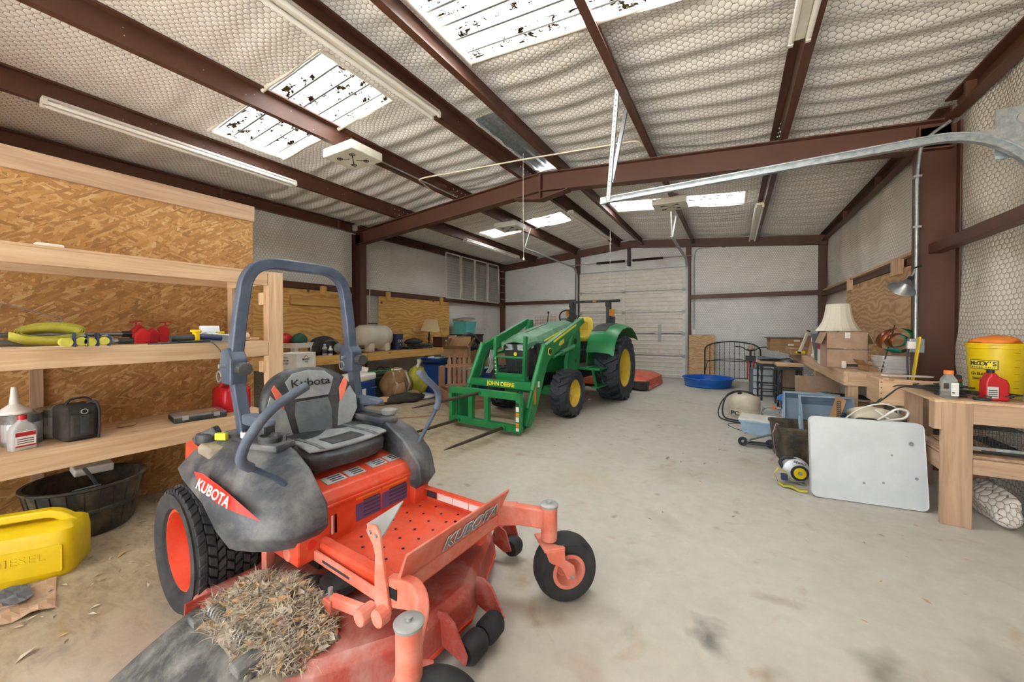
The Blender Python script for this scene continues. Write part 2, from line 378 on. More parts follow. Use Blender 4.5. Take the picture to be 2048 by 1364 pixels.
def wheel(parent, c, R, rr, w, style, rim_mat, name='wheel', rubber='rubber', side=1, dish=.05, rot=(0, 0, 0)):
    """tyre on the y axis; side = +1 when the outer face looks to +y; the rim is its sub-part"""
    m = MB(); h = w/2
    crown = {'turf': .0, 'r4': .0, 'smooth': .0}[style]
    if style == 'smooth': pr = [(rr, -h*.72), (rr+.012, -h*.86), (rr+(R-rr)*.45, -h), (rr+(R-rr)*.72, -h*.93), (R-.010, -h*.66), (R, -h*.3), (R, h*.3), (R-.010, h*.66), (rr+(R-rr)*.72, h*.93), (rr+(R-rr)*.45, h), (rr+.012, h*.86), (rr, h*.72)]
    else:
        d = .020 if style == 'turf' else R*.085
        B0 = R-d; pr = [(rr, -h*.78), (rr+.01, -h*.90), (rr+(R-rr)*.4, -h), (rr+(R-rr)*.75, -h*.99), (B0-.012, -h*.93), (B0, -h*.80), (B0+.002, 0), (B0, h*.80), (B0-.012, h*.93), (rr+(R-rr)*.75, h*.99), (rr+(R-rr)*.4, h), (rr+.01, h*.90), (rr, h*.78)]
    m.lathe(pr, axis='y', n=48, caps=False)
    def P(a, y, r): return Vector((r*math.sin(a), y, r*math.cos(a)))
    if style == 'turf':
        rows = 8; n = 40; d = .021
        for i in range(rows):
            y0 = -h*.9+(1.8*h)*(i+.5)/rows; wy = 1.8*h/rows*.82
            for k in range(n):
                a = 2*math.pi*(k+(.5 if i % 2 else 0))/n; da = 2*math.pi/n*.36; sk = da*.55*(1 if i % 2 else -1)
                edge = .010 if i in (0, rows-1) else 0
                pts = []
                for rr_ in (R-d-.006-edge, R-edge):
                    for ya, aa in ((-.5, -da-sk), (.5, -da+sk), (.5, da+sk), (-.5, da-sk)): pts.append(P(a+aa, y0+wy*ya, rr_))
                m.add(pts, [(4, 5, 6, 7), (0, 1, 5, 4), (1, 2, 6, 5), (2, 3, 7, 6), (3, 0, 4, 7)])
    if style == 'r4':
        n = 19 if R > .5 else 17; d = R*.085
        for s in (-1, 1):
            for k in range(n):
                a = 2*math.pi*(k+(.5 if s > 0 else 0))/n; da = 2*math.pi/n
                # lug sweeps from the shoulder to past the centre line
                path = [(h*1.0*s, a-.16*da, R-d*1.9), (h*.93*s, a-.1*da, R-d*.10), (h*.5*s, a+.25*da, R), (-h*.10*s, a+.62*da, R+.003)]
                th = [.30*da, .27*da, .23*da, .19*da]
                rings = []
                for (y, aa, r), tt in zip(path, th):
                    rings.append([P(aa-tt*1.15, y, R-d*1.25 if r > R-d else r-.03), P(aa-tt*.85, y, r), P(aa+tt*.85, y, r), P(aa+tt*1.15, y, R-d*1.25 if r > R-d else r-.03)])
                m.ring(rings, True, True)
    o = m.build(name, rubber, parent, smooth=38, loc=c, rot=rot)
    q = MB(); s = side
    q.lathe([(rr+.006, s*h*.80), (rr-.012, s*h*.82), (rr-.022, s*h*.55), (rr-.03, s*h*.1), (rr*.55, s*(h*.1-dish*.2)), (rr*.30, s*(h*.1+dish*.4)), (.001, s*(h*.1+dish*.4))], axis='y', n=40, caps=False)
    q.lathe([(rr+.006, -s*h*.80), (rr-.012, -s*h*.80), (rr-.02, s*h*.1)], axis='y', n=40, caps=False)
    r = q.build('rim', rim_mat, o, smooth=40)
    return o
flat('clear_plastic', '#dfe6e8', .12); MATS['clear_plastic'].node_tree.nodes['Principled BSDF'].inputs['Transmission Weight'].default_value = .75
# ================================================================ the building
XL, XR, YB, YF, XM = -7.12, 1.90, 11.54, -6.8, -2.615
def cz(x): return 4.03-abs(x-XM)/12
PURL = [-5.70, -4.25, -2.91, -2.30, -0.97, 0.46]
SKY = [(-5.46, -3.28, -3.44, -2.56), (-2.22, 0.19, -3.44, -2.56), (-5.46, -3.28, 2.14, 3.02), (-2.22, 0.19, 2.14, 3.02), (-5.46, -3.28, 7.72, 8.47), (-2.22, 0.19, 7.72, 8.47)]
RIDGE_GAP = (-2.80, -2.42, 3.9, 5.75)
floor = struct(MB().bx(XL-.1, XR+.1, YF, YB+.1, -.12, 0).build('floor', 'concrete'), 'stained beige concrete slab floor')
yard = struct(MB().bx(-30, 30, -40, YF, -.14, -.02).build('ground', 'concrete'), 'unseen concrete apron added outside the front doorway to bounce daylight in')  # out of view, added to bounce daylight up onto the ceiling
# ceiling insulation: sagging between purlins, pleated across
def ceil_pt(x, y):
    xs = sorted([XL]+PURL+[XR]); s = 0
    w = 0
    for a, b in zip(xs, xs[1:]):
        if a <= x <= b: s = math.sin(math.pi*(x-a)/(b-a)); w = b-a; break
    k = .35 if (y < 3.4 and x < -2.6) else 1.0
    if y < 1.6 and x < -2.9: k = .12
    if y > 5.5: k = 1.35
    per = .30 if y < 5.4 else .26
    ph = y/per*2*math.pi+1.3*math.sin(x*1.7+y*.6)
    rip = math.sin(ph)+.45*math.sin(ph*.53+x*2.1)
    near = min(abs(x-p) for p in PURL+[XL, XR])
    z = cz(x)-.035*s*min(1, w)-.015*k*rip*min(1, near/.16)
    return Vector((x, y, z))
def brk(lo, hi, cuts, step):
    c = sorted(set([lo, hi]+[q for q in cuts if lo < q < hi])); out = []
    for a, b in zip(c, c[1:]):
        n = max(1, int(math.ceil((b-a)/step))); out += [a+(b-a)*i/n for i in range(n)]
    return out+[c[-1]]
m = MB()
xs = brk(XL-.13, XR+.13, PURL+[XL, XR, XM]+[q for s in SKY for q in s[:2]]+list(RIDGE_GAP[:2]), .13); ys = brk(YF, YB+.17, [q for s in SKY for q in s[2:]]+list(RIDGE_GAP[2:]), .045)
holes = SKY+[RIDGE_GAP]
idx = {}
for i, x in enumerate(xs):
    for j, y in enumerate(ys): idx[i, j] = len(m.v); m.v.append(tuple(ceil_pt(x, y)))
for i in range(len(xs)-1):
    for j in range(len(ys)-1):
        cx, cy = (xs[i]+xs[i+1])/2, (ys[j]+ys[j+1])/2
        if any(h[0] < cx < h[1] and h[2] < cy < h[3] for h in holes): continue
        m.f.append((idx[i, j], idx[i+1, j], idx[i+1, j+1], idx[i, j+1]))
ceiling = struct(m.build('ceiling', 'net_ceiling', smooth=180), 'white vinyl roof insulation held up by hexagonal wire netting')
# galvanised ridge sheet showing through the torn strip at the ridge
mm = MB()
for sgn in (-1, 1):
    xs2 = [XM+sgn*q for q in (0, .04, .06, .12, .14, .21, .26)]; zz = [4.075, 4.07, 4.045, 4.042, 4.065, 4.05, 3.99]
    mm.ring([[Vector((x, y, z)) for x, z in zip(xs2, zz)] for y in (3.8, 5.85)], False, False)
mm.build('ridge_flashing', 'galvanized', ceiling, label='bare galvanized ridge sheet showing through torn insulation')
# skylights: corrugated translucent sheets, streaked with dirt
t = NT('skylight'); v = t.co(); spn = t.noise(t.co((.8, 7, 1)), 1.3, 3, .6); bl = t.noise(v, 9, 5, .75)
grime = t.math('MULTIPLY', t.ramp(spn, [(.47, (0, 0, 0, 1)), (.50, (1, 1, 1, 1))]), t.ramp(bl, [(.52, (0, 0, 0, 1)), (.535, (1, 1, 1, 1))]))
colr = t.mix(grime, C('#f7f6f0'), (.004, .0025, .001, 1))
tr = t.n('BsdfTranslucent'); t.l(colr, tr.inputs[0]); df = t.n('BsdfDiffuse'); t.l(colr, df.inputs[0])
mx = t.n('MixShader'); mx.inputs[0].default_value = .36; t.l(df.outputs[0], mx.inputs[1]); t.l(tr.outputs[0], mx.inputs[2]); t.l(mx.outputs[0], t.out.inputs[0])
flat('skylight_seam_shade', '#6a6a66', .8)  # grey for the panel laps, with the ribs' shading put into the colour
for k, (x0, x1, y0, y1) in enumerate(SKY):
    m = MB(); n = 6; prof = []
    for i in range(n):
        w = (y1+.1-(y0-.1))/n; y = y0-.1+w*i; prof += [(y, .035), (y+w*.62, .035), (y+w*.70, .065), (y+w*.86, .065), (y+w*.94, .035)]
    prof.append((y1+.1, .035))
    m.ring([[Vector((x, y, cz(x)+h)) for y, h in prof] for x in (x0-.1, (x0+x1)/2 if x0 > XM or x1 < XM else XM, x1+.1)], False, False)
    o = struct(m.build('window_%d' % (k+1), 'skylight'), 'dirt-speckled translucent corrugated roof panel')
    for i in range(n+1):
        w = (y1+.1-(y0-.1))/n; y = y0-.1+w*i-.012
        if y0 < y < y1: MB().ring([[Vector((x, y+dy, cz(x)+.030+dz)) for dy, dz in ((0, 0), (.02, 0), (.02, .004), (0, .004))] for x in (x0-.05, x1+.05)]).build('lap_shade_strip', 'skylight_seam_shade', o)  # strips along the ribs, painting their shading together with the lap lines
    rim = MB()
    for a, b in (((x0, y0), (x1, y0)), ((x0, y1), (x1, y1)), ((x0, y0), (x0, y1)), ((x1, y0), (x1, y1))):
        A = Vector((a[0], a[1], cz(a[0])-.012)); Bp = Vector((b[0], b[1], cz(b[0])-.012))
        rim.tube([A+(Bp-A)*q/8+Vector((0, 0, random.uniform(-.012, .004))) for q in range(9)], .022, 6)
    rim.build('insulation_hem', 'white_enamel', o, smooth=60)
# purlins: Z sections running the length of the building
def zsec(x, top, d, fl, side, y0, y1, name='purlin', parent=None):
    t_ = .010
    s = side
    poly = [(x, top-t_), (x+s*fl*0, top-d), (x-s*fl, top-d), (x-s*fl, top-d+.018), (x-s*fl+s*t_, top-d+.018), (x-s*fl+s*t_, top-d+t_), (x-s*t_, top-d+t_),
            (x-s*t_, top), (x+s*fl, top), (x+s*fl, top-.018), (x+s*fl-s*t_, top-.018), (x+s*fl-s*t_, top-t_)]
    return MB().prism(poly, y0, y1, 'y').build(name, 'brown_steel', parent)
for x in PURL:
    side = 1 if x < XM else -1
    for y0, y1 in ((YF, 5.43), (5.43, YB-.05)):
        p = zsec(x, cz(x)-.005, .205, .07, side, y0, y1, parent=ceiling)
# eave struts
for x, s in ((XL+.02, 1), (XR-.02, -1)):
    for y0, y1 in ((YF, 5.36), (5.50, YB)):
        MB().prism([(x, 3.63), (x+s*.10, 3.63), (x+s*.10, 3.615), (x+s*.015, 3.615), (x+s*.015, 3.46), (x+s*.10, 3.46), (x+s*.10, 3.445), (x, 3.445)], y0, y1, 'y').build('eave_strut', 'brown_steel', ceiling)
    for y in (-4.5, -2.2, .5, 2.9, 5.0, 7.5, 9.4):
        MB().bx(min(x+s*.02, x+s*.09), max(x+s*.02, x+s*.09), y, y+.035, 3.46, 3.615).build('strut_stiffener', 'brown_steel', ceiling)
# screw heads on the purlins (a few catch the light)
m = MB()
for x in PURL:
    for k in range(26):
        y = random.uniform(.3, 11.2); s = 1 if x < XM else -1
        zz_ = cz(x)-random.uniform(.04, .18); m.cyl((x+s*.001, y, zz_), (x+s*.006, y, zz_), .0045, n=6)
o = m.build('screw_heads', 'galv_dull', ceiling); o['kind'] = 'stuff'
# main frame rafter: two sloping I beams with a ridge haunch
def rafter(yc, fw, d0, parent, haunch=True):
    for s in (-1, 1):
        xe = XL+.05 if s < 0 else XR-.05
        def zt(x): return cz(x)-.205
        m = MB(); t_ = .014; xm = XM
        web = [(xm, zt(xm)), (xe, zt(xe)), (xe, zt(xe)-d0), (xm, zt(xm)-d0-.0)]
        m.prism(web, yc-.006, yc+.006, 'y')
        m.prism([(xm, zt(xm)), (xe, zt(xe)), (xe, zt(xe)-t_), (xm, zt(xm)-t_)], yc-fw/2, yc+fw/2, 'y')
        m.prism([(xm, zt(xm)-d0+t_), (xe, zt(xe)-d0+t_), (xe, zt(xe)-d0), (xm, zt(xm)-d0)], yc-fw/2, yc+fw/2, 'y')
        if haunch:
            m.prism([(xm, zt(xm)-d0), (xm+s*.46, zt(xm+s*.46)-d0), (xm, zt(xm)-d0-.12)], yc-.006, yc+.006, 'y')
            m.prism([(xm, zt(xm)-d0-.12), (xm+s*.46, zt(xm+s*.46)-d0), (xm+s*.46, zt(xm+s*.46)-d0-.014), (xm, zt(xm)-d0-.134)], yc-fw/2, yc+fw/2, 'y')
            m.bx(*sorted((xm, xm+s*.016)), yc-fw/2, yc+fw/2, zt(xm)-d0-.13, zt(xm))
        m.build('rafter', 'brown_steel', parent)
rafter(5.43, .16, .285, ceiling); rafter(-.68, .16, .285, ceiling)
# end frame against the far gable
for s in (-1, 1):
    xe = XL if s < 0 else XR
    MB().prism([(XM, 3.96), (xe, 3.96-abs(xe-XM)/12), (xe, 3.72-abs(xe-XM)/12), (XM, 3.74)], YB-.14, YB-.125, 'y').build('end_rafter', 'brown_steel', ceiling)
    MB().prism([(XM, 3.755), (xe, 3.735-abs(xe-XM)/12), (xe, 3.72-abs(xe-XM)/12), (XM, 3.74)], YB-.20, YB-.125, 'y').build('end_rafter_flange', 'brown_steel', ceiling)
# knife plates / bolts at purlin seats
for x in PURL:
    m = MB(); s = 1 if x < XM else -1
    for dy in (-.17, -.06, .06, .17):
        for dz in (.06, .15): m.cyl((x+s*.003, 5.43+dy, cz(x)-dz), (x+s*.014, 5.43+dy, cz(x)-dz), .009, n=8)
    m.build('purlin_bolts', 'galv_dull', ceiling)
# ---------------------------------------------------------------- walls
def wallgrid(fn, nu, nv, name, mat, label):
    return struct(MB().grid(fn, nu, nv).build(name, mat, smooth=180), label)
def puff(a, z):
    # insulation bulges between the screw lines and girts
    g = math.sin(math.pi*min(1, max(0, (z if z < 2.2 else z-2.2)/(2.2 if z < 2.2 else 1.4))))
    return .05*g*(.6+.4*math.sin(a*5.2))+.012*math.sin(a*10.4+1.7*math.sin(z*1.3))
wall_left = wallgrid(lambda u, v: Vector((XL-.03+puff(YF+u*(YB-YF), v*3.66), YF+u*(YB-YF), v*3.70)), 210, 24, 'wall_left', 'net_left', 'side wall of grey insulation behind wire netting')
wall_right = wallgrid(lambda u, v: Vector((XR+.03-puff(YF+u*(YB-YF), v*3.66), YF+u*(YB-YF), v*3.70)), 210, 24, 'wall_right', 'net_right', 'side wall of cream insulation behind wire netting')
def back_fn(u, v):
    x = XL+u*(XR-XL); z = v*(cz(x)); return Vector((x, YB+.03-puff(x, z), z))
wall_back = wallgrid(back_fn, 110, 26, 'wall_back', 'net_back', 'far gable wall of white insulation behind wire netting')
# outer skin so that no daylight leaks through
struct(MB().bx(XL-.14, XL-.12, YF, YB+.2, 0, 3.7).bx(XR+.12, XR+.14, YF, YB+.2, 0, 3.7).bx(XL-.14, XR+.14, YB+.16, YB+.18, 0, 4.05).build('wall_outer', 'galv_dull'), 'corrugated outer cladding')
# front wall with the wide open doorway behind the photographer
m = MB(); m.bx(XL, -6.4, YF-.06, YF, 0, 3.8); m.bx(XR-.7, XR, YF-.06, YF, 0, 3.8); m.prism([(-6.4, 3.4), (XR-.7, 3.4), (XR-.7, 3.75), (XM, 4.03), (-6.4, 3.72)], YF-.06, YF, 'y')
struct(m.build('wall_front', 'net_back'), 'front wall around the open doorway')
def girt(parent, x0, x1, y0, y1, z0, z1, mat='brown_steel', name='girt'):
    return MB().bx(x0, x1, y0, y1, z0, z1).build(name, mat, parent, bevel=.004)
for y0, y1 in ((2.1, 5.36), (5.52, YB-.15)): girt(wall_left, XL, XL+.10, y0, y1, 2.14, 2.265)
girt(wall_right, XR-.10, XR, 5.52, YB-.15, 2.15, 2.24); girt(wall_right, XR-.20, XR-.10, YF, 5.55, 2.15, 2.25)
for x0, x1 in ((XL+.12, -4.28), (-1.06, XR-.05)): girt(wall_back, x0, x1, YB-.11, YB-.01, 2.19, 2.30)
# columns: I sections
def column(parent, xin, xout, yc, z1, name='column'):
    s = 1 if xout > xin else -1; m = MB()
    m.bx(min(xin, xout), max(xin, xout), yc-.006, yc+.006, 0, z1)
    m.bx(*sorted((xin, xin+s*.014)), yc-.08, yc+.08, 0, z1); m.bx(*sorted((xout-s*.014, xout)), yc-.08, yc+.08, 0, z1)
    m.bx(*sorted((xin-s*.03, xout)), yc-.10, yc+.10, 0, .02)
    return m.build(name, 'brown_steel', parent, bevel=.003)
column(wall_left, XL+.30, XL+.02, 5.43, 3.42); column(wall_right, XR-.30, XR-.0, 5.43, 3.42); column(wall_right, XR-.30, XR-.0, -.68, 3.42)
for x in (XL+.08, XR-.08): girt(wall_back, x-.07, x+.07, YB-.15, YB-.01, 0, 3.5, name='corner_column')
for x in (-4.25, -1.06): girt(wall_back, x-.06, x+.06, YB-.16, YB-.0, 0, 3.75, name='jamb_column')
# ---------------------------------------------------------------- OSB room partition on the shelving side
PX = -4.28
part = struct(MB().bx(PX-.10, PX, -2.6, 2.05, 0, 2.50).build('wall_partition', 'osb'), 'partition clad in oriented strand board behind the lumber shelving')
MB().bx(PX-.115, PX+.022, -2.6, 2.06, 2.495, 2.65).build('header_board', 'lumber_old_y', part, bevel=.004, label='weathered pale header board along the partition top')
MB().bx(PX-.10, PX-.015, 1.99, 2.055, 0, 2.50).build('end_stud', 'lumber_z', part)
struct(MB().bx(XL, PX-.1, 2.02, 2.04, 0, 2.6).build('wall_partition_end', 'osb'), 'end of the partitioned room')
struct(MB().bx(XL, PX-.02, -2.6, 2.04, 2.58, 2.62).build('ceiling_partition', 'osb'), 'top of the partitioned room')
# ---------------------------------------------------------------- far sectional overhead door
door = thing('door_1', 'white ribbed sectional overhead door in the far gable', 'door', (-2.65, 11.42, 0)); door['kind'] = 'structure'; del door['category']
paint('door_white', '#dcd8cd', .5, 0, '#b9ad9a', .22, 4)
prof = []
for i in range(5):
    b = .012+i*.118; prof += [(0, b), (0, b+.045), (-.012, b+.055), (-.012, b+.085), (0, b+.095)]
prof.append((0, .606))
for k in range(5):
    z = .615*k
    MB().ring([[Vector((x, -p[0]*-1, z+p[1])) for p in prof]+[Vector((x, .03, z+.606)), Vector((x, .03, z+.012))] for x in (-1.51, 1.51)]).build('door_section', 'door_white', door)
    for x in (-1.49, -.15, 1.49): MB().bx(x-.03, x+.03, -.022, -.010, z+.02, z+.60).build('stile', 'door_white', door)
    for x in (-1.49, -.15, 1.49):
        if k: MB().bx(x-.05, x+.05, -.032, -.018, z-.05, z+.05).cyl((x-.04, -.035, z), (x+.04, -.035, z), .008, n=8).build('hinge', 'galv_dull', door)
MB().bx(.82, .90, -.03, -.015, 1.0, 1.5).build('lock_plate', 'galv_dull', door); MB().cyl((.60, -.035, 1.25), (.74, -.035, 1.25), .012, n=8).cyl((.86, -.03, 1.25), (1.42, -.03, 1.25), .007, n=6).build('lock_rod', 'galv_dull', door)
m = MB().cyl((-1.75, -.10, 3.36), (1.7, -.10, 3.36), .014, n=8)
m.build('torsion_shaft', 'galv_dull', door)
m = MB(); pts = []
for x0, x1 in ((-.95, -.10), (.12, .95)):
    n = int((x1-x0)/.012)*6; m.tube([(x0+(x1-x0)*i/n, -.10+.034*math.cos(i*math.pi/3), 3.36+.034*math.sin(i*math.pi/3)) for i in range(n+1)], .006, 4)
m.build('torsion_spring', 'dark_steel', door)
MB().bx(-.03, .03, -.12, .08, 3.22, 3.75).build('centre_bracket', 'dark_steel', door)
MB().bx(-1.52, 1.52, -.03, 0, 3.075, 3.10).build('header_angle', 'galv_dull', door)
def track(x, yend, name):
    pts = [(x, -.09, .05), (x, -.09, 2.92)]+[tuple(p) for p in arc((x, -.42, 2.92), .33, 0, 90, 8, 'yz')]+[(x, yend, 3.27)]
    return MB().tube(pts, 1, prof=[(-.012, -.03), (.012, -.03), (.012, .03), (-.012, .03)]).build(name, 'galv_dull', door)
track(-1.58, -3.6, 'track'); track(1.56, -3.05, 'track')
for x, ye, zt in ((-1.58, -3.6, 3.72), (1.56, -3.05, 3.70)):
    m = MB(); m.beam((x, ye+.03, 3.24), (x, ye-.12, zt+.05), .03, .004, (0, 1, 0)); m.beam((x, ye+.03, 3.24), (x+.05, ye+.25, zt+.05), .025, .004, (0, 1, 0)); m.build('track_hanger', 'galv_dull', door)
MB().cyl((.28, -3.0, 3.6), (.28, -3.0, 2.2), .003, n=5).build('pull_cord', 'white', door)
# ---------------------------------------------------------------- near overhead-door track that turns down on the right wall
trk = thing('door_track', 'galvanized overhead door track curving down beside the brown column', 'door track', (0, 0, 0))
pts = [Vector((-1.20, 4.02, 2.765)), Vector((1.28, 4.02, 2.80))]+[Vector((1.28+.54*math.sin(a), 4.02, 2.26+.54*math.cos(a))) for a in [math.radians(90*i/12) for i in range(1, 13)]]+[Vector((1.82, 4.02, .02))]
MB().tube(pts, 1, prof=[(-.006, -.034), (.006, -.034), (.03, -.030), (.03, -.022), (.008, -.026), (.008, .026), (.03, .022), (.03, .03), (.006, .034), (-.006, .034)]).build('rail', 'galvanized', trk, smooth=35)
def angle_iron(a, b, mat='galvanized', nm='hanger'):
    m = MB().beam(a, b, .034, .004, (0, 1, 0)); m.beam(Vector(a)+Vector((.017, .017, 0)), Vector(b)+Vector((.017, .017, 0)), .004, .034, (0, 1, 0)); return m.build(nm, mat, trk)
angle_iron((-.985, 3.72, 3.72), (-1.15, 4.0, 2.76)); angle_iron((-.985, 4.08, 3.72), (-1.12, 4.02, 2.95))
m = MB()
A, Bq = Vector((-.985, 3.72, 3.72)), Vector((-1.15, 4.0, 2.76))
for k in range(1, 22): p = A+(Bq-A)*k/22; m.cyl(p+Vector((0, -.0045, 0)), p+Vector((0, .003, 0)), .006, n=6)
o = m.build('slot_holes', 'hole', trk); o['kind'] = 'stuff'
MB().bx(-1.235, -1.17, 4.0, 4.03, 2.73, 2.80).build('end_plate', 'galvanized', trk)
MB().bx(1.60, 1.86, 4.06, 4.07, 2.60, 2.95).build('bearing_plate', 'galvanized', trk); MB().cyl((1.74, 4.04, 2.86), (1.74, 4.08, 2.86), .045, n=16).build('bearing', 'galv_dull', trk)
MB().beam((1.35, 4.05, 2.80), (1.62, 4.065, 2.79), .02, .045).build('track_arm', 'galv_dull', trk)
# ---------------------------------------------------------------- ceiling fixtures
def tube_light(x, y0, y1, s, label):
    z = cz(x)-.205; r = thing('fluorescent_fixture', label, 'ceiling light', (x+s*.01, (y0+y1)/2, z), 0, 'strip lights along the purlins'); L = (y1-y0)/2
    MB().prism([(-.065, -.03), (.065, -.03), (.05, -.002), (-.05, -.002)], -L, L, 'y').prism([(-.03, -.045), (.03, -.045), (.045, -.03), (-.045, -.03)], -L, L, 'y').build('housing', 'white_enamel', r, bevel=.003)
    for d in (-.052, .052):
        MB().cyl((d, -L+.03, -.062), (d, L-.03, -.062), .019, n=10).build('tube', 'white', r, smooth=50)
        for e in (-L+.015, L-.015): MB().bx(d-.015, d+.015, e-.014, e+.014, -.085, -.03).build('lamp_holder', 'white_enamel', r)
tube_light(-5.62, .88, 3.26, 1, 'long white strip light between the shelving partition and a near skylight')
tube_light(-2.86, .86, 3.24, 1, 'long white strip light beside the ridge, near end of the roof')
tube_light(.42, 1.1, 3.5, -1, 'white strip light on the purlin above the galvanized door track')
tube_light(-5.62, 7.4, 10.0, 1, 'white strip light near the wire racks on the side wall')
tube_light(-2.88, 7.3, 10.1, 1, 'white strip light beside the ridge over the tractor')
tube_light(.40, 7.85, 10.9, -1, 'white strip light nearest the far corner above the bench')
paint('unit_white', '#d8d2c2', .5)
def vent_unit(x, y, label):
    z = cz(x)-.21; r = thing('ceiling_vent_unit', label, 'ceiling unit', (x, y, z), 0, 'square ceiling units')
    MB().bx(-.28, .28, -.235, .235, -.11, 0).build('case', 'unit_white', r, bevel=.012)
    m = MB()
    for i, j in ((-1, -1), (1, -1), (1, 1), (-1, 1)):
        m.beam((i*.03, j*.03, -.1105), (i*.09, j*.08, -.1105), .012, .002)
        m.tube([Vector((i*.12+.035*math.cos(a), j*.105+.03*math.sin(a), -.1105)) for a in [k*math.pi/6 for k in range(12)]], .005, 5, closed=True)
        m.beam((i*.10, j*.105, -.1105), (i*.14, j*.105, -.1105), .01, .002); m.beam((i*.12, j*.085, -.1105), (i*.12, j*.125, -.1105), .01, .002)
    m.cyl((0, 0, -.1115), (0, 0, -.109), .012, n=10); m.build('slots', 'hole', r)
vent_unit(-4.25, 3.23, 'flat white square unit with slotted cover, hung beside a near skylight')
vent_unit(-4.25, 7.22, 'flat white square unit hung before the far skylight over the loader arms')
vent_unit(-.98, 7.35, 'flat white square unit hung across the far skylight near the galvanized track')
# conduits
cond = MB().tube(fillet([(-4.35, 4.9, cz(-4.35)-.20), (-4.20, 4.35, cz(-4.2)-.21), (-4.05, 4.35, cz(-4.05)-.22), (-2.6, 4.75, 3.79), (-1.0, 4.75, 3.67), (-.98, 4.95, 3.67)], .08), .011, 8).build('conduit_pipe', 'cream_plastic', smooth=60)
tag(cond, 'thin cream conduit pipe crossing below the purlins before the rafter', 'pipe')
cond2 = MB().tube([(-4.20, 3.6, cz(-4.2)-.20), (-4.20, 5.3, cz(-4.2)-.20)], .011, 8).build('conduit_pipe', 'galv_dull', smooth=60); tag(cond2, 'thin metal conduit pipe along the purlin behind the square unit', 'pipe')
cr = thing('conduit_pipe', 'silver conduit pipe running down the brown column to an outlet box', 'pipe', (0, 0, 0))
MB().tube(fillet([(1.80, 5.30, 3.40), (1.60, 5.30, 3.25), (1.575, 5.30, 2.9), (1.575, 5.30, 1.30)], .12), .015, 8).build('pipe', 'galvanized', cr, smooth=60)
MB().bx(1.52, 1.63, 5.255, 5.33, 1.16, 1.30).build('outlet_box', 'galvanized', cr, bevel=.008); MB().bx(1.54, 1.60, 5.245, 5.258, 1.19, 1.27).build('cover', 'galv_dull', cr)
for z in (2.4, 2.9): MB().bx(1.545, 1.605, 5.28, 5.34, z, z+.02).build('clip', 'galv_dull', cr)
cl = MB().tube(fillet([(XL+.36, 5.60, 3.12), (XL+.22, 5.66, 3.0), (XL+.20, 5.66, 1.2)], .1), .013, 8).build('conduit_pipe', 'cream_plastic', smooth=60); tag(cl, 'cream conduit pipe beside the brown column behind the sprayer tank', 'pipe')
cb = thing('conduit_pipe', 'grey conduit dropping down the far wall beside the overhead door', 'pipe', (0, 0, 0))
MB().tube(fillet([(-.20, YB-.05, 3.58), (-.88, YB-.05, 3.55), (-.92, YB-.05, 3.30), (-.92, YB-.05, 1.35)], .15), .014, 8).build('pipe', 'galv_dull', cb, smooth=60)
MB().bx(-.96, -.88, YB-.09, YB-.02, 1.22, 1.36).build('outlet', 'white', cb, bevel=.006); MB().cyl((-.22, YB-.08, 3.56), (-.22, YB-.02, 3.56), .05, n=12).cyl((-.16, YB-.12, 3.60), (-.20, YB-.04, 3.56), .03, n=10).build('junction_box', 'galv_dull', cb)
ch = MB().tube([(-2.66, 4.9, 3.95), (-2.66, 4.9, 3.2), (-2.65, 4.9, 2.42)], .0035, 5).lathe([(.001, -.03), (.016, -.02), (.016, 0), (.002, .02)], (-2.65, 4.9, 2.42), n=8).build('pull_cord', 'cream_plastic'); tag(ch, 'long pull cord with a knob hanging from the ridge', 'cord')
# ================================================================ orange zero-turn mower in the foreground
paint('mower_orange', '#e04a28', .42, 0, '#d98a74', .22, 5); paint('mower_dusty', '#e0765f', .55, 0, '#dba293', .45, 6)
paint('deck_red', '#b84a3d', .55, 0, '#bf9890', .55, 4)
paint('black_plastic', '#3c424b', .45, 0, '#8d8d8a', .32, 6); paint('dusty_plastic', '#8b8273', .75, 0, '#b0a48f', .4, 6)
paint('rops_blue', '#3f4c61', .42, 0, '#6f7c8c', .25, 5); paint('grip', '#4d586a', .65, 0, '#7a8593', .2, 9)
paint('vinyl_grey', '#878d92', .6, 0, '#a9aba8', .4, 7); paint('vinyl_black', '#2a2c30', .5, 0, '#6e7276', .25, 6); paint('vinyl_mid', '#5d646b', .65, 0, '#7d8286', .3, 14)
paint('seat_orange', '#e2502c', .5, 0, '#e8a79a', .3, 5); paint('rubber_flap', '#4c4f51', .75, 0, '#a3a39e', .5, 5)
flat('decal_silver', '#c9cdd2', .35, .3); flat('decal_white', '#e9e7e2', .5); flat('decal_dark', '#3a3742', .5); flat('decal_purple', '#5a4a78', .5); flat('decal_orange', '#e9832f', .5); flat('decal_red', '#d8352a', .5)
mow = thing('zero_turn_mower', 'orange zero-turn riding mower with grey seat and blue-grey roll bar', 'mower', (-2.33, 1.40, 0), math.radians(-3))
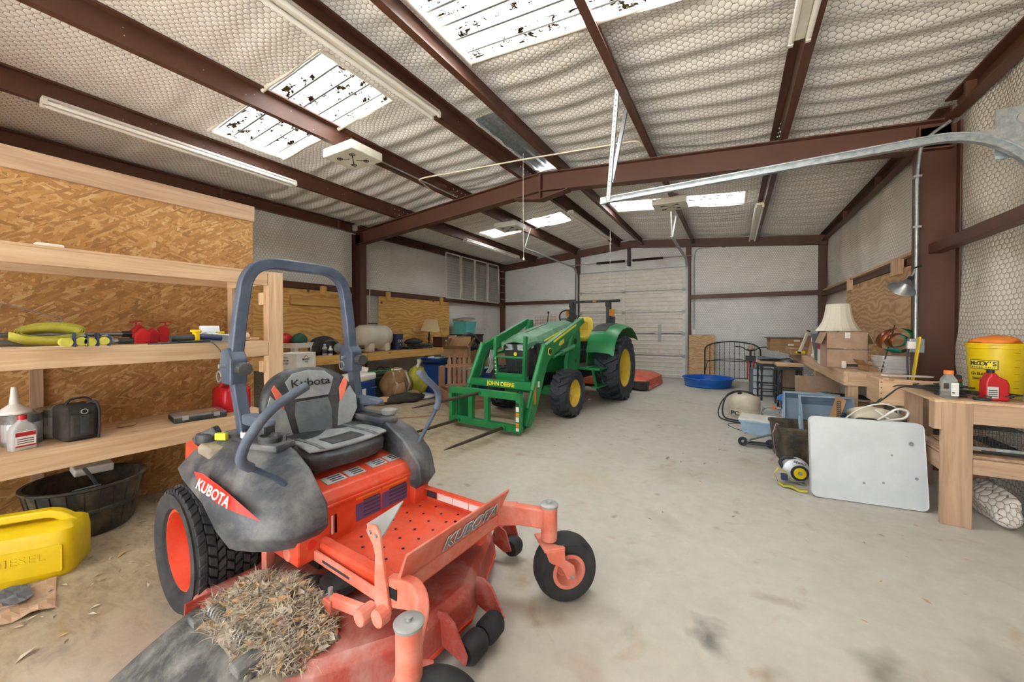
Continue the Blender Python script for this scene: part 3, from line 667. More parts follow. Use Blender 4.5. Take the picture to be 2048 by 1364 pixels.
for s in (-1, 1):
    w = wheel(mow, (0, s*.49, .31), .31, .195, .30, 'turf', 'mower_orange', 'rear_wheel', 'rubber', side=s, dish=-.04)
    MB().lathe([(.05, 0), (.05, .03), (.03, .04), (.001, .04)], (0, -.02, 0) if s < 0 else (0, 0, 0), 'y', 16).build('hub', 'mower_orange', w)
    # fenders
    LV = [(.42, [(.66, .29), (.66, .40), (.62, .455), (.54, .51), (.47, .545), (.42, .56), (.40, .50), (.40, .29)]),
          (.50, [(.75, .28), (.745, .36), (.70, .45), (.60, .535), (.48, .58), (.36, .59), (.35, .50), (.35, .29)]),
          (.60, [(.74, .28), (.72, .37), (.66, .46), (.55, .55), (.40, .59), (.24, .60), (.24, .5), (.24, .29)]),
          (.655, [(.68, .28), (.66, .37), (.60, .46), (.50, .54), (.30, .585), (.0, .60), (-.22, .56), (-.28, .29)]),
          (.73, [(.60, .28), (.57, .37), (.52, .45), (.42, .52), (.22, .56), (-.02, .555), (-.20, .50), (-.26, .29)]),
          (.79, [(.48, .28), (.46, .35), (.41, .41), (.33, .46), (.17, .49), (.0, .48), (-.13, .44), (-.2, .29)]),
          (.82, [(.42, .29), (.40, .33), (.36, .37), (.29, .40), (.16, .42), (.03, .41), (-.08, .38), (-.14, .30)])]
    m = MB(); m.ring([[Vector((u, s*v, z)) for u, v in pl] for z, pl in LV])
    fe = m.build('fender', 'black_plastic', mow, smooth=50, bevel=.012, seg=3)
    MB().ring([[Vector((u, s*v, z)) for u, v in [(-.20, .30), (-.20, .44), (-.05, .52), (.12, .53), (.12, .30)]] for z in (.745, .80)]).build('tank_shoulder', 'dusty_plastic', fe, smooth=50, bevel=.02, seg=3)
    # seat-side console
    MB().prism([(-.10, .26), (.42, .26), (.45, .37), (.30, .42), (-.08, .40)] if s > 0 else [(-.10, -.26), (.42, -.26), (.45, -.37), (.30, -.42), (-.08, -.40)], .80, .838, 'z').build('console', 'black_plastic', fe, bevel=.012)
    # control lever, bent in and over the lap
    pts = [(.60, s*.37, .62), (.60, s*.39, .69), (.60, s*.49, .78), (.61, s*.575, .85), (.62, s*.555, .95), (.62, s*.475, 1.06), (.62, s*.325, 1.135)]
    if s < 0: pts = [(.62, -.36, .60), (.58, -.40, .71), (.56, -.52, .80), (.58, -.575, .845), (.60, -.56, .93), (.62, -.475, 1.056), (.62, -.315, 1.135)]
    else: pts = [(.60, .36, .60), (.60, .375, .66), (.61, .44, .745), (.62, .53, .865), (.62, .565, .93), (.62, .55, 1.0), (.62, .39, 1.13)]
    P = fillet(pts, .07, 5); lv = MB().tube(P, [.013]*len(P), 10).build('steering_lever', 'rops_blue', mow, smooth=60)
    k = int(len(P)*(.34 if s < 0 else .5)); G = P[k:]; MB().tube(G, .020, 12).lathe([(.020, 0), (.016, .012), (.001, .016)], (0, 0, 0), n=10).build('grip', 'grip', lv, smooth=60) if False else MB().tube(G+[G[-1]+(G[-1]-G[-2]).normalized()*.006, G[-1]+(G[-1]-G[-2]).normalized()*.011], [.021]*len(G)+[.017, .006], 12).build('grip', 'grip', lv, smooth=60)
    MB().bx(.55, .64, s*.33-.012, s*.33+.012, .58, .66).build('lever_mount', 'galv_dull', lv, bevel=.006)
    # seat box side cheeks
    MB().prism([(.45, .34), (.69, .34), (.70, .60), (.64, .64), (.45, .66)], s*.285, s*.395, 'y').build('side_cheek', 'mower_orange', mow, bevel=.008)
    MB().cyl((.40, s*.33, .655), (.56, s*.33, .645), .03, n=10).build('pivot_bracket', 'dusty_plastic', mow)
# decals on the near fender
MB().add([(.18, -.606, .735), (.26, -.596, .737), (.40, -.584, .712), (.52, -.566, .672), (.64, -.520, .590), (.54, -.575, .625), (.42, -.600, .645), (.28, -.612, .680)], [tuple(range(8))]).build('decal', 'decal_red', mow)
text('KUBOTA', .062, 'decal_white', mow, frame((.385, -.604, .680), (1, .17, -.22), (.25, .33, 1)), xs=.95, bold=.001)
# rear body: engine, fan grille, bumper
MB().bx(-.46, .02, -.27, .27, .36, .70).build('engine_block', 'vinyl_black', mow, bevel=.03)
MB().lathe([(.19, .70), (.20, .76), (.17, .80), (.06, .815), (.001, .815)], (-.26, 0, 0), n=28).build('engine_cover', 'dusty_plastic', mow, smooth=40)
for r in (.05, .08, .11, .14, .165): MB().tube([(-.26+r*math.cos(a), r*math.sin(a), .805+.012*(.17-r)/.17) for a in [k*math.pi/12 for k in range(24)]], .005, 5, closed=True).build('fan_grille', 'vinyl_black', mow)
MB().tube(fillet([(-.18, -.44, .62), (-.52, -.42, .66), (-.56, -.36, .66), (-.56, .36, .66), (-.52, .42, .66), (-.18, .44, .62)], .08), 1, prof=[(-.02, -.05), (.02, -.05), (.02, .05), (-.02, .05)]).build('rear_bumper', 'mower_orange', mow)
MB().bx(-.5, .62, -.26, .26, .24, .37).build('chassis', 'vinyl_black', mow)
MB().bx(-.06, .06, -.36, .36, .27, .35).build('axle_housing', 'vinyl_black', mow)
# seat box: sloping top and label-covered front
MB().ring([[Vector(p) for p in q] for q in ([(.645, y, .345), (.655, y, .56), (.62, y, .605), (.30, y, .655), (.05, y, .655), (.05, y, .345)] for y in (-.30, .33))]).build('seat_box', 'mower_orange', mow, bevel=.008)
MB().bx(.646, .664, -.27, .31, .535, .548).build('seat_box_lip', 'mower_orange', mow, bevel=.003)
def decal(y0, y1, z0, z1, u, mat, tilt=0): return MB().box((u, (y0+y1)/2, (z0+z1)/2), (.0016, y1-y0, z1-z0), (0, tilt, 0))
for y0, y1 in ((-.08, .075), (.085, .26)):
    decal(y0, y1, .405, .515, .6525, '', -.045).build('warning_label', 'decal_purple', mow)
    decal(y0, y1, .515, .527, .6535, '', -.045).build('label_header', 'decal_orange', mow)
    for k in range(5): decal(y0+.045, y1-.008, .415+k*.02, .423+k*.02, .6545, '', -.045).build('label_line', 'decal_dark', mow)
for u, y, w in ((.54, -.13, .11), (.54, -.01, .10), (.53, .14, .10), (.53, .25, .09)):
    MB().box((u, y, .6205+(.54-u)*.15), (.075, w, .002), (0, .155, 0)).build('label', 'decal_silver', mow)
    for k in range(3): MB().box((u-.02+k*.02, y+.01, .6222+(.54-u)*.15-(k-1)*.0031), (.008, w*.6, .002), (0, .155, 0)).build('label_line', 'decal_dark', mow)
for y in (-.215, -.195): MB().bx(.650, .6555, y, y+.009, .40, .49).build('height_slot', 'hole' if y > -.2 else 'decal_white', mow)
MB().cyl((.693, -.335, .42), (.699, -.335, .42), .022, n=20).build('round_reflector', 'decal_red', mow)
# seat
def seat_cushion():
    m = MB(); rings = []
    for z, k, f in ((.665, .90, 0), (.685, 1.0, 0), (.735, 1.02, 0), (.758, .99, 1), (.768, .90, 1)):
        r = []
        for a in range(32):
            t_ = 2*math.pi*a/32; cx = math.copysign(abs(math.cos(t_))**.55, math.cos(t_)); sy = math.copysign(abs(math.sin(t_))**.6, math.sin(t_))
            u = .30+.235*cx*k; v = .262*sy*k
            zz = z+(.022*abs(sy)**2 if f else 0)+(.012 if cx < 0 else 0)*f-(.02*(cx > .5))*f
            r.append(Vector((u, v, zz)))
        rings.append(r)
    m.ring(rings); return m
cu = seat_cushion().build('seat_cushion', 'vinyl_black', mow, smooth=70)
def cush_top(u0, u1, v0, v1, lift, ex=.6):
    m = MB()
    def fn(a, b):
        u = u0+(u1-u0)*a; vv = v0+(v1-v0)*b
        edge = min(1, (.535-u)/.12 if u > .42 else 1)
        return Vector((u, vv, .768+lift+.020*(abs(vv)/.25)**2-.015*max(0, (u-.42)/.1)**2))
    return m.grid(fn, 10, 10)
cush_top(.09, .50, -.235, .235, .004).build('seat_top', 'vinyl_grey', cu, smooth=80, solid=.012)
cush_top(.33, .46, -.09, .11, .012).build('seat_inset', 'vinyl_black', cu, smooth=80, solid=.004)
for s in (-1, 1): cush_top(.10, .50, s*.165-.012, s*.165+.012, .0125).build('piping', 'vinyl_mid', cu, smooth=80, solid=.003)
# backrest: egg shaped shell, leaning back
def back_fn2(lift, hw, h0, h1, n=26, sq=.75):
    rings = []
    return rings
def back_pt(y, z, off):
    lean = (z-.74)*-.22; curve = .035*(y/.26)**2*1.0
    return Vector((.115+lean+curve+off, y, z))
def back_outline(k=1.0, n=40):
    out = []
    for a in range(n):
        t_ = 2*math.pi*a/n; c, s_ = math.cos(t_), math.sin(t_)
        w = .285*(1 if s_ < 0 else 1)
        y = w*math.copysign(abs(c)**.72, c)*(1-.10*max(0, s_)); z = .945+.215*math.copysign(abs(s_)**.8, s_)
        out.append((y*k, .945+(z-.945)*k))
    return out
m = MB(); m.ring([[back_pt(y, z, o) for y, z in back_outline(k)] for o, k in ((-.075, .3), (-.075, .80), (-.07, .95), (-.03, 1.0), (.01, .99), (.026, .93), (.032, .80), (.032, .6), (.032, .4), (.032, .2), (.032, .02))])
bk = m.build('backrest', 'vinyl_black', mow, smooth=60)
def back_panel(poly, off, mat, name, th=.008):
    def inner(y, z): return back_pt(y, z, off)
    m = MB(); m.ring([[back_pt(y, z, off) for y, z in poly], [back_pt(y, z, off+th) for y, z in poly]])
    return m.build(name, mat, bk, bevel=.004)
top_pan = [(-.105, .985), (.105, .985), (.125, 1.02), (.15, 1.09), (.10, 1.135), (0, 1.15), (-.10, 1.135), (-.15, 1.09), (-.125, 1.02)]
back_panel(top_pan, .030, 'vinyl_grey', 'headrest_panel')
back_panel([(-.10, .76), (.10, .76), (.115, .90), (.10, .97), (-.10, .97), (-.115, .90)], .032, 'vinyl_mid', 'centre_panel')
for s in (-1, 1):
    back_panel([(s*.13, .752), (s*.215, .785), (s*.272, .88), (s*.275, .96), (s*.245, 1.03), (s*.165, .93)], .030, 'vinyl_grey', 'side_bolster')
    back_panel([(s*.17, .93), (s*.205, .975), (s*.235, 1.06), (s*.215, 1.085), (s*.175, 1.02)], .0315, 'seat_orange', 'seat_flash')
p0 = back_pt(0, 1.075, .052); text('Kubota', .066, 'black', bk, frame(p0, (0, 1, 0), (-.22, 0, 1)), xs=1.25, bold=.0006)
for s in (-1, 1):
    a = MB(); a.ring([[Vector((u, s*(.335+q*w_), z)) for q, z in ((-1, zb), (1, zb), (1, zt), (-1, zt))] for u, w_, zb, zt in ((.02, .028, .90, .935), (.10, .034, .89, .945), (.24, .034, .895, .945), (.31, .028, .905, .938), (.33, .015, .912, .93))])
    ar = a.build('armrest', 'grip', mow, smooth=60, bevel=.012, seg=3); MB().beam((.06, s*.30, .80), (.06, s*.325, .90), .04, .05).build('armrest_bracket', 'rops_blue', ar)
    MB().beam((.10, s*.29, .69), (.20, s*.345, .775), .05, .03).build('seat_belt', 'vinyl_black', mow)
    MB().box((.215, s*.35, .79), (.035, .05, .07), (s*-.5, .5, 0)).build('belt_buckle', 'grip' if s > 0 else 'seat_orange', mow, bevel=.008)
MB().bx(.10, .46, -.19, .19, .645, .672).build('seat_mount', 'vinyl_black', mow); MB().tube([(.46+.02*math.cos(a), .03+.035*math.sin(a), .655) for a in [k*math.pi/5 for k in range(-2, 8)]], .004, 6).build('seat_latch', 'cream_plastic', mow)
# debris netting look under the seat: springs
for k in range(4): MB().tube([(.02, -.12+k*.06, .70), (.12, -.10+k*.06, .74)], .006, 5).build('suspension_spring', 'vinyl_black', mow)
# roll-over bar
rl = MB()
for s in (-1, 1):
    lo = MB().beam((.13, s*.335, .58), (-.025, s*.36, 1.19), .058, .062, (1, 0, 0)).build('lower_post', 'rops_blue', mow, bevel=.006)
    for k in range(6): MB().box((.10-.014*k*1.5, s*.335-.0305-.001, .80+.03*k), (.03, .002, .012)).build('label_line', 'decal_white', lo) if s < 0 else None
    hb = MB().prism([(-.09, 1.10), (.03, 1.10), (.035, 1.24), (-.02, 1.30), (-.09, 1.29), (-.12, 1.20)], s*.36-.042, s*.36+.042, 'y').build('hinge_bracket', 'rops_blue', mow, bevel=.01)
    MB().cyl((.03, s*.36+.01, 1.185), (.085, s*.36+.01, 1.185), .036, n=14).build('knob', 'vinyl_black', hb, bevel=.004)
    MB().cyl((-.04, s*.36-.07, 1.20), (-.04, s*.36+.07, 1.20), .012, n=8).build('pin', 'galvanized', hb); MB().tube(arc((-.05, s*.36-.065, 1.145), .028, 0, 340, 14, 'xz'), .004, 5).build('pin_ring', 'galvanized', hb)
hoop = fillet([(-.03, -.362, 1.17), (-.03, -.335, 1.45), (-.03, -.29, 1.79), (-.03, .29, 1.79), (-.03, .335, 1.45), (-.03, .362, 1.17)], [0, .01, .20, .20, .01, 0], 10)
MB().tube(hoop, 1, prof=[(-.031, -.031), (.031, -.031), (.031, .031), (-.031, .031)]).build('roll_bar', 'rops_blue', mow, smooth=50, bevel=.007)
# console details beside the near lever
MB().lathe([(.05, .845), (.055, .88), (.048, .89), (.03, .86), (.001, .86)], (.34, -.345, -.02), n=20).build('cup_holder', 'vinyl_black', mow, smooth=40)
MB().bx(.22, .30, -.36, -.30, .835, .925).build('relay_box', 'vinyl_black', mow, bevel=.012); MB().cyl((.16, -.37, .84), (.16, -.37, .868), .035, n=16).build('gauge', 'decal_white', mow); MB().cyl((.16, -.37, .868), (.16, -.37, .873), .028, n=16).build('gauge_face', 'vinyl_black', mow)
MB().lathe([(.001, 0), (.05, 0), (.055, .02), (.05, .045), (.03, .05), (.001, .05)], (-.10, -.46, .795), n=18).build('fuel_cap', 'vinyl_black', mow, smooth=40); MB().beam((-.14, -.50, .80), (-.05, -.43, .86), .05, .05).build('fuel_spout', 'vinyl_black', mow, bevel=.012)
MB().box((.02, -.44, .835), (.06, .02, .035), (0, 0, .5)).build('tag', 'yellow_tag' if 'yellow_tag' in MATS else 'decal_orange', mow)
MB().cyl((.40, -.30, .84), (.40, -.30, .875), .004, n=6).cyl((.40, -.30, .873), (.40, -.30, .878), .02, n=10).build('choke_knob', 'vinyl_black', mow)
MB().lathe([(.045, 0), (.055, .03), (.05, .03), (.04, .005), (.001, .005)], (.36, .37, .842), n=20).build('cup_holder', 'galv_dull', mow, smooth=40)
# foot platform
fp = MB().bx(.64, 1.235, -.30, .385, .350, .360).build('foot_plate', 'mower_orange', mow, label='perforated orange foot plate')
for i in range(6):
    for j in range(6):
        u = .73+i*.085; v = -.20+j*.098+(.045 if i % 2 else 0)
        if v < .36: MB().lathe([(.007, .3600), (.0145, .3612), (.0145, .3602)], (u, v, 0), n=10, caps=False).build('tread_ring', 'mower_orange', fp); MB().cyl((u, v, .3605), (u, v, .3611), .0075, n=8).build('tread_hole', 'hole', fp)
MB().bx(.66, 1.26, .385, .397, .345, .435).bx(.66, 1.26, .355, .397, .430, .437).build('side_rail', 'mower_orange', mow, bevel=.003)
for k, (a, b, mt) in enumerate(((.69, .77, 'decal_dark'), (.78, .90, 'decal_white'), (.905, 1.02, 'decal_white'), (1.025, 1.10, 'decal_white'))): MB().bx(a, b, .3825, .3848, .375, .425).build('label', mt, mow)
MB().tube([(1.10, .27, .37), (1.12, .29, .40), (1.16, .33, .415)], .008, 6).build('brake_latch', 'galv_dull', mow); MB().bx(1.02, 1.10, .26, .27, .358, .366).build('latch_slot', 'hole', mow)
MB().ring([[Vector(p) for p in q] for q in ([(1.225, y*.94, .385), (1.305, y, .56), (1.297, y, .565), (1.205, y*.94, .385), (1.17, y*.94, .36), (1.17, y*.94, .352), (1.215, y*.94, .352)] for y in (-.315, .38))]).build('front_plate', 'mower_dusty', mow, bevel=.003)
flat('letter_grey', '#7f8899', .4, .2); text('KUBOTA', .105, 'decal_white', mow, frame((1.2750, .115, .478), (0, 1, 0), (.08, 0, .175)), xs=.92, bold=.0055, extrude=.0010); text('KUBOTA', .105, 'letter_grey', mow, frame((1.2762, .115, .478), (0, 1, 0), (.08, 0, .175)), xs=.92, bold=.0020, extrude=.0012)
# frame tube and lift linkage on the near side; mirrored frame on the far side
for s in (-1, 1):
    MB().bx(.55, 1.22, *sorted((s*.235, s*.295)), .355 if s < 0 else .30, .405 if s < 0 else .35).build('frame_tube', 'mower_orange', mow, bevel=.008)
MB().bx(1.19, 1.25, -.32, .40, .365, .425).build('cross_tube', 'mower_dusty', mow, bevel=.006); MB().bx(1.19, 1.252, -.322, -.318, .375, .415).build('tube_end', 'hole', mow)
rod = MB().beam((.58, -.315, .365), (1.22, -.315, .345), .014, .045).build('lift_rod', 'mower_dusty', mow, bevel=.003, label='dusty pink lift bar with a printed model name')
MB().box((.86, -.3235, .358), (.20, .001, .011), (0, .03, 0)).build('printed_name', 'decal_dark', rod)
# lift pedal
MB().ring([[Vector(p) for p in q] for q in ([(1.14, v, .30), (1.23, v, .315), (1.215, v, .40), (1.185, v, .54), (1.175, v, .60), (1.15, v, .635), (1.10, v, .63), (1.09, v, .60), (1.13, v, .56), (1.145, v, .52), (1.14, v, .42)] for v in (-.335, -.322))]).build('lift_pedal', 'mower_dusty', mow, bevel=.003)
MB().ring([[Vector(p) for p in q] for q in ([(1.09, -.33, .62), (1.17, -.33, .575), (1.12, -.17, .66)], [(1.088, -.33, .626), (1.168, -.33, .581), (1.118, -.17, .666)])]).build('pedal_pad', 'galv_dull', mow)
for u, z in ((1.12, .605), (1.155, .60)): MB().cyl((u, -.343, z), (u, -.335, z), .008, n=10).build('bolt', 'galv_dull', mow)
# height links
for u0, u1, z0, z1 in ((.93, 1.13, .29, .305), (.40, .60, .355, .375)):
    MB().beam((u0, -.38, z0), (u1, -.36, z1), .03, .045).cyl((u1, -.40, z1), (u1, -.33, z1), .032, n=14).build('lift_link', 'mower_dusty', mow, bevel=.006); MB().bx(u0-.03, u0+.02, -.405, -.36, z0-.13, z0+.01).build('deck_hanger', 'mower_dusty', mow, bevel=.005); MB().cyl((u0-.005, -.385, z0), (u0-.005, -.385, z0+.05), .010, n=8).build('bolt', 'galvanized', mow)
MB().lathe([(.05, 0), (.085, .01), (.085, .045), (.05, .055), (.001, .055)], (.83, -.28, .245), n=22).build('belt_pulley', 'vinyl_black', mow, smooth=40)
MB().cyl((1.20, -.37, .315), (1.20, -.33, .315), .033, n=14).build('pivot_boss', 'mower_dusty', mow)
# cutting deck
out = [(.22, -.64), (.60, -.68), (.95, -.67), (1.10, -.56), (1.29, -.27), (1.30, .06), (1.10, .52), (.98, .66), (.60, .70), (.22, .66)]
def off(pl, k, c=(.70, 0)): return [(c[0]+(x-c[0])*k, c[1]+(y-c[1])*k) for x, y in pl]
m = MB(); m.ring([[Vector((u, v, z)) for u, v in pl] for z, pl in ((.075, off(out, 1.012)), (.10, off(out, 1.0)), (.185, off(out, .985)), (.215, off(out, .93)), (.222, off(out, .5)), (.222, off(out, .1)))])
deck = m.build('cutting_deck', 'deck_red', mow, bevel=.006)
MB().ring([[Vector((u, v, z)) for u, v in pl] for z, pl in ((.07, off(out, 1.018)), (.085, off(out, 1.018)), (.085, off(out, .99)), (.07, off(out, .99)))], True, False, True).build('deck_lip', 'mower_orange', deck)
for v in (-.40, .40): MB().lathe([(.14, .222), (.13, .245), (.05, .26), (.001, .26)], (.72, v, 0), n=22).build('spindle_cover', 'vinyl_black', deck, smooth=40)
MB().lathe([(.14, .222), (.13, .245), (.05, .26), (.001, .26)], (.92, 0, 0), n=22).build('spindle_cover', 'vinyl_black', deck, smooth=40)
# anti-scalp rollers
for v in (-.115, .145): MB().prism([(1.25, .10), (1.30, .08), (1.42, .055), (1.43, .09), (1.36, .20), (1.31, .225), (1.27, .22)], v-.006, v+.006, 'y').build('roller_bracket', 'deck_red', deck, bevel=.003)
rr = MB()
for a, b in ((-.10, .012), (.02, .132)): MB().lathe([(.001, a), (.040, a), (.052, a+.018), (.054, (a+b)/2), (.052, b-.018), (.040, b), (.001, b)], (1.40, 0, .075), 'y', 22).build('anti_scalp_roller', 'rubber_dark', deck, smooth=40)
for v in (.60, .70): MB().prism([(1.02, .10), (1.12, .06), (1.17, .08), (1.13, .19), (1.06, .22)], v-.005, v+.005, 'y').build('roller_bracket', 'deck_red', deck, bevel=.003)
MB().lathe([(.001, .61), (.045, .61), (.056, .635), (.056, .665), (.045, .69), (.001, .69)], (1.15, 0, .085), 'y', 20).build('anti_scalp_roller', 'rubber_dark', deck, smooth=40)
# discharge chute with its spring
ch = MB(); ch.grid(lambda a, b: Vector((.40+.55*a+.02*b, -.66-.36*b, .215-.13*b**1.4-.05*abs(a-.5)*b)), 10, 10)
fl_ = ch.build('discharge_chute', 'rubber_flap', mow, smooth=60, solid=.014)
MB().prism([(-.70, .10), (-.60, .10), (-.60, .225), (-.69, .225)], .34, .352, 'x').build('chute_bracket', 'deck_red', mow)
for u in (.47, .86): MB().bx(u, u+.07, -.72, -.63, .215, .245).build('chute_hinge', 'rubber_flap', fl_, bevel=.006)
n = 14*10; MB().tube([(.54+.30*i/n, -.655+.021*math.cos(i*2*math.pi/10), .262+.021*math.sin(i*2*math.pi/10)) for i in range(n+1)], .0035, 5).build('chute_spring', 'galvanized', fl_, smooth=60)
MB().tube([(.54, -.655, .262), (.50, -.70, .25), (.49, -.715, .235)], .003, 5).build('spring_hook', 'galvanized', fl_)
# front arms and casters
for s in (-1, 1):
    if s < 0: P = fillet([(1.20, -.30, .385), (1.32, -.285, .41), (1.41, -.33, .40), (1.44, -.40, .34), (1.47, -.46, .33)], .09, 5); MB().tube(P, 1, prof=[(-.022, -.055), (.022, -.055), (.022, .055), (-.022, .055)]).build('caster_arm', 'mower_dusty', mow, bevel=.006)
    else: MB().beam((1.20, .36, .415), (1.33, .42, .425), .055, .11).beam((1.31, .41, .425), (1.49, .47, .42), .05, .10).build('caster_arm', 'mower_dusty', mow, bevel=.008)
    a = math.radians(48 if s > 0 else 28); du, dv = math.cos(a), math.sin(a)
    b = MB().cyl((1.49, s*.47, .315), (1.49, s*.47, .485), .041, n=24).build('caster_barrel', 'mower_dusty', mow, smooth=40)
    MB().lathe([(.001, .485), (.046, .485), (.048, .495), (.040, .502), (.012, .503), (.012, .512), (.001, .513)], (1.49, s*.47, 0), n=24).build('barrel_cap', 'galv_dull', b, smooth=40)
    c = Vector((1.49+du*.085, s*.47+dv*.085, .165)); perp = Vector((-dv, du, 0)); fwd = Vector((du, dv, 0)); T = Vector((1.49, s*.47, .30))
    f = MB(); f.beam(T-perp*.085, T+perp*.085, .11, .014)
    for q in (-1, 1):
        sec = lambda p, w: [p+fwd*w+perp*.006, p-fwd*w+perp*.006, p-fwd*w-perp*.006, p+fwd*w-perp*.006]
        f.ring([sec(T+perp*q*.085, .05), sec(T+perp*q*.088+Vector((0, 0, -.05))+fwd*.01, .042), sec(c+perp*q*.092+Vector((0, 0, .05))-fwd*.02, .034), sec(c+perp*q*.092+Vector((0, 0, -.012)), .024)])
    fk = f.build('caster_fork', 'mower_dusty', mow, bevel=.004)
    MB().cyl(c-perp*.105, c+perp*.105, .010, n=10).build('axle_bolt', 'galvanized', fk)
    wheel(mow, c, .165, .082, .155, 'smooth', 'mower_dusty', 'caster_wheel', 'rubber_dark', side=-1, dish=.02, rot=(0, 0, a))
# ---------------------------------------------------------------- grass clippings and leaves heaped on the deck
paint('hay', '#cabfa8', .9, 0, '#d0c9bb', .4, 30); paint('leaf_tan', '#c39a6b', .8, 0, '#c9a67e', .4, 20); paint('leaf_grey', '#bcafa0', .85, 0, '#c2b6a8', .4, 20); paint('hay_dark', '#8b8273', .9)
rnd = random.Random(3); RM = mow.matrix_world = Matrix.Translation((-2.33, 1.40, 0)) @ Matrix.Rotation(math.radians(-3), 4, 'Z')
def heap_z(u, v):
    d = ((u-.72)/.34)**2+((v+.52)/.20)**2
    return .215+.10*max(0, 1-d)+.02*math.sin(u*23)*math.sin(v*31)
base = MB().grid(lambda a, b: RM @ Vector((.40+.66*a, -.70+.40*b, heap_z(.40+.66*a, -.70+.40*b)-.005)), 24, 16)
hs, hd, l1, l2 = MB(), MB(), MB(), MB()
def spot():
    while 1:
        u, v = rnd.uniform(.40, 1.06), rnd.uniform(-.70, -.31)
        if ((u-.72)/.34)**2+((v+.52)/.20)**2 < 1.05: return u, v
for i in range(4200):
    u, v = spot(); z = heap_z(u, v); L_ = rnd.uniform(.02, .07); a = rnd.uniform(0, 6.28); e = rnd.uniform(-.25, .5); d = Vector((math.cos(a), math.sin(a), e))*L_; w = Vector((-math.sin(a), math.cos(a), 0))*rnd.uniform(.0008, .002)
    p = Vector((u, v, z+rnd.uniform(-.004, .012))); q = p+d*.5+Vector((0, 0, .006)); r = p+d
    (hs if rnd.random() < .75 else hd).add([RM @ x for x in (p-w, p+w, q+w, q-w, r)], [(0, 1, 2, 3), (3, 2, 4)])
for i in range(520):
    u, v = spot(); z = heap_z(u, v)+.006; S = rnd.uniform(.012, .038); a = rnd.uniform(0, 6.28); E_ = Euler((rnd.uniform(-.7, .7), rnd.uniform(-.7, .7), a)).to_matrix()
    pts = [(-1, 0, 0), (-.5, .32, .12), (.1, .5, .1), (.55, .25, .2), (1, .05, .05), (.5, -.28, .18), (.05, -.45, .1), (-.5, -.3, .1), (0, 0, -.05)]
    (l1 if rnd.random() < .45 else l2).add([RM @ (Vector((u, v, z))+E_ @ Vector(p)*S) for p in pts], [(i, (i+1) % 8, 8) for i in range(8)])
pile = multi('grass_clippings', [(base, 'hay_dark'), (hs, 'hay'), (hd, 'hay_dark'), (l1, 'leaf_tan'), (l2, 'leaf_grey')])
tag(pile, 'heap of dry grass clippings and brown leaves on the mower deck', 'leaves', kind='stuff')
# ================================================================ green tractor with loader and bale spear frame
paint('jd_green', '#1f8548', .38, 0, '#3f8d5c', .15, 4); paint('jd_green_dusty', '#4f9266', .45, 0, '#8fae98', .5, 3); paint('jd_yellow', '#e9cc3c', .45, 0, '#cdb25a', .3, 5)
paint('jd_black', '#26292b', .55, 0, '#55554f', .3, 6); paint('spear_steel', '#584a40', .5, .5, '#3a322c', .3, 8); paint('amber', '#d98a1c', .35)
flat('lamp_glass', '#b9c4c8', .15, .2); flat('jd_letter', '#f0dc36', .5); paint('tyre_dark', '#2c3138', .7, 0, '#51565c', .3, 5)
trac = thing('tractor', 'green compact tractor with front loader, yellow seat and yellow wheel rims', 'tractor', (-2.76, 7.51, 0), math.atan2(-.998, -.06))
for s in (-1, 1):
    w = wheel(trac, (-.02, s*.77, .63), .63, .37, .45, 'r4', 'jd_yellow', 'rear_wheel', 'tyre_dark', side=s, dish=.06)
    MB().lathe([(.09, s*.0), (.09, s*.09), (.05, s*.10), (.001, s*.10)], axis='y', n=18).build('hub', 'jd_yellow', w)
    for k in range(8): a = k*math.pi/4; MB().cyl((.15*math.cos(a), s*.01, .15*math.sin(a)), (.15*math.cos(a), s*.06, .15*math.sin(a)), .013, n=6).build('wheel_bolt', 'jd_yellow', w)
    w = wheel(trac, (1.80, s*.60, .375), .375, .215, .30, 'r4', 'jd_yellow', 'front_wheel', 'tyre_dark', side=s, dish=.05)
    MB().lathe([(.06, s*.0), (.06, s*.08), (.03, s*.09), (.001, s*.09)], axis='y', n=16).build('hub', 'jd_yellow', w)
    for k in range(6): a = k*math.pi/3; MB().cyl((.10*math.cos(a), s*.01, .10*math.sin(a)), (.10*math.cos(a), s*.045, .10*math.sin(a)), .011, n=6).build('wheel_bolt', 'jd_yellow', w)
MB().bx(-.75, 1.0, -.20, .20, .40, .98).build('transmission', 'jd_black', trac, bevel=.03); MB().bx(.9, 2.2, -.20, .20, .42, 1.05).build('engine', 'jd_black', trac, bevel=.02)
MB().bx(-.12, .08, -.60, .60, .54, .72).build('rear_axle', 'jd_green', trac, bevel=.03); MB().bx(1.72, 1.88, -.50, .50, .31, .46).build('front_axle', 'jd_green', trac, bevel=.02); MB().bx(1.3, 2.45, -.17, .17, .42, .60).build('front_frame', 'jd_green', trac, bevel=.02)
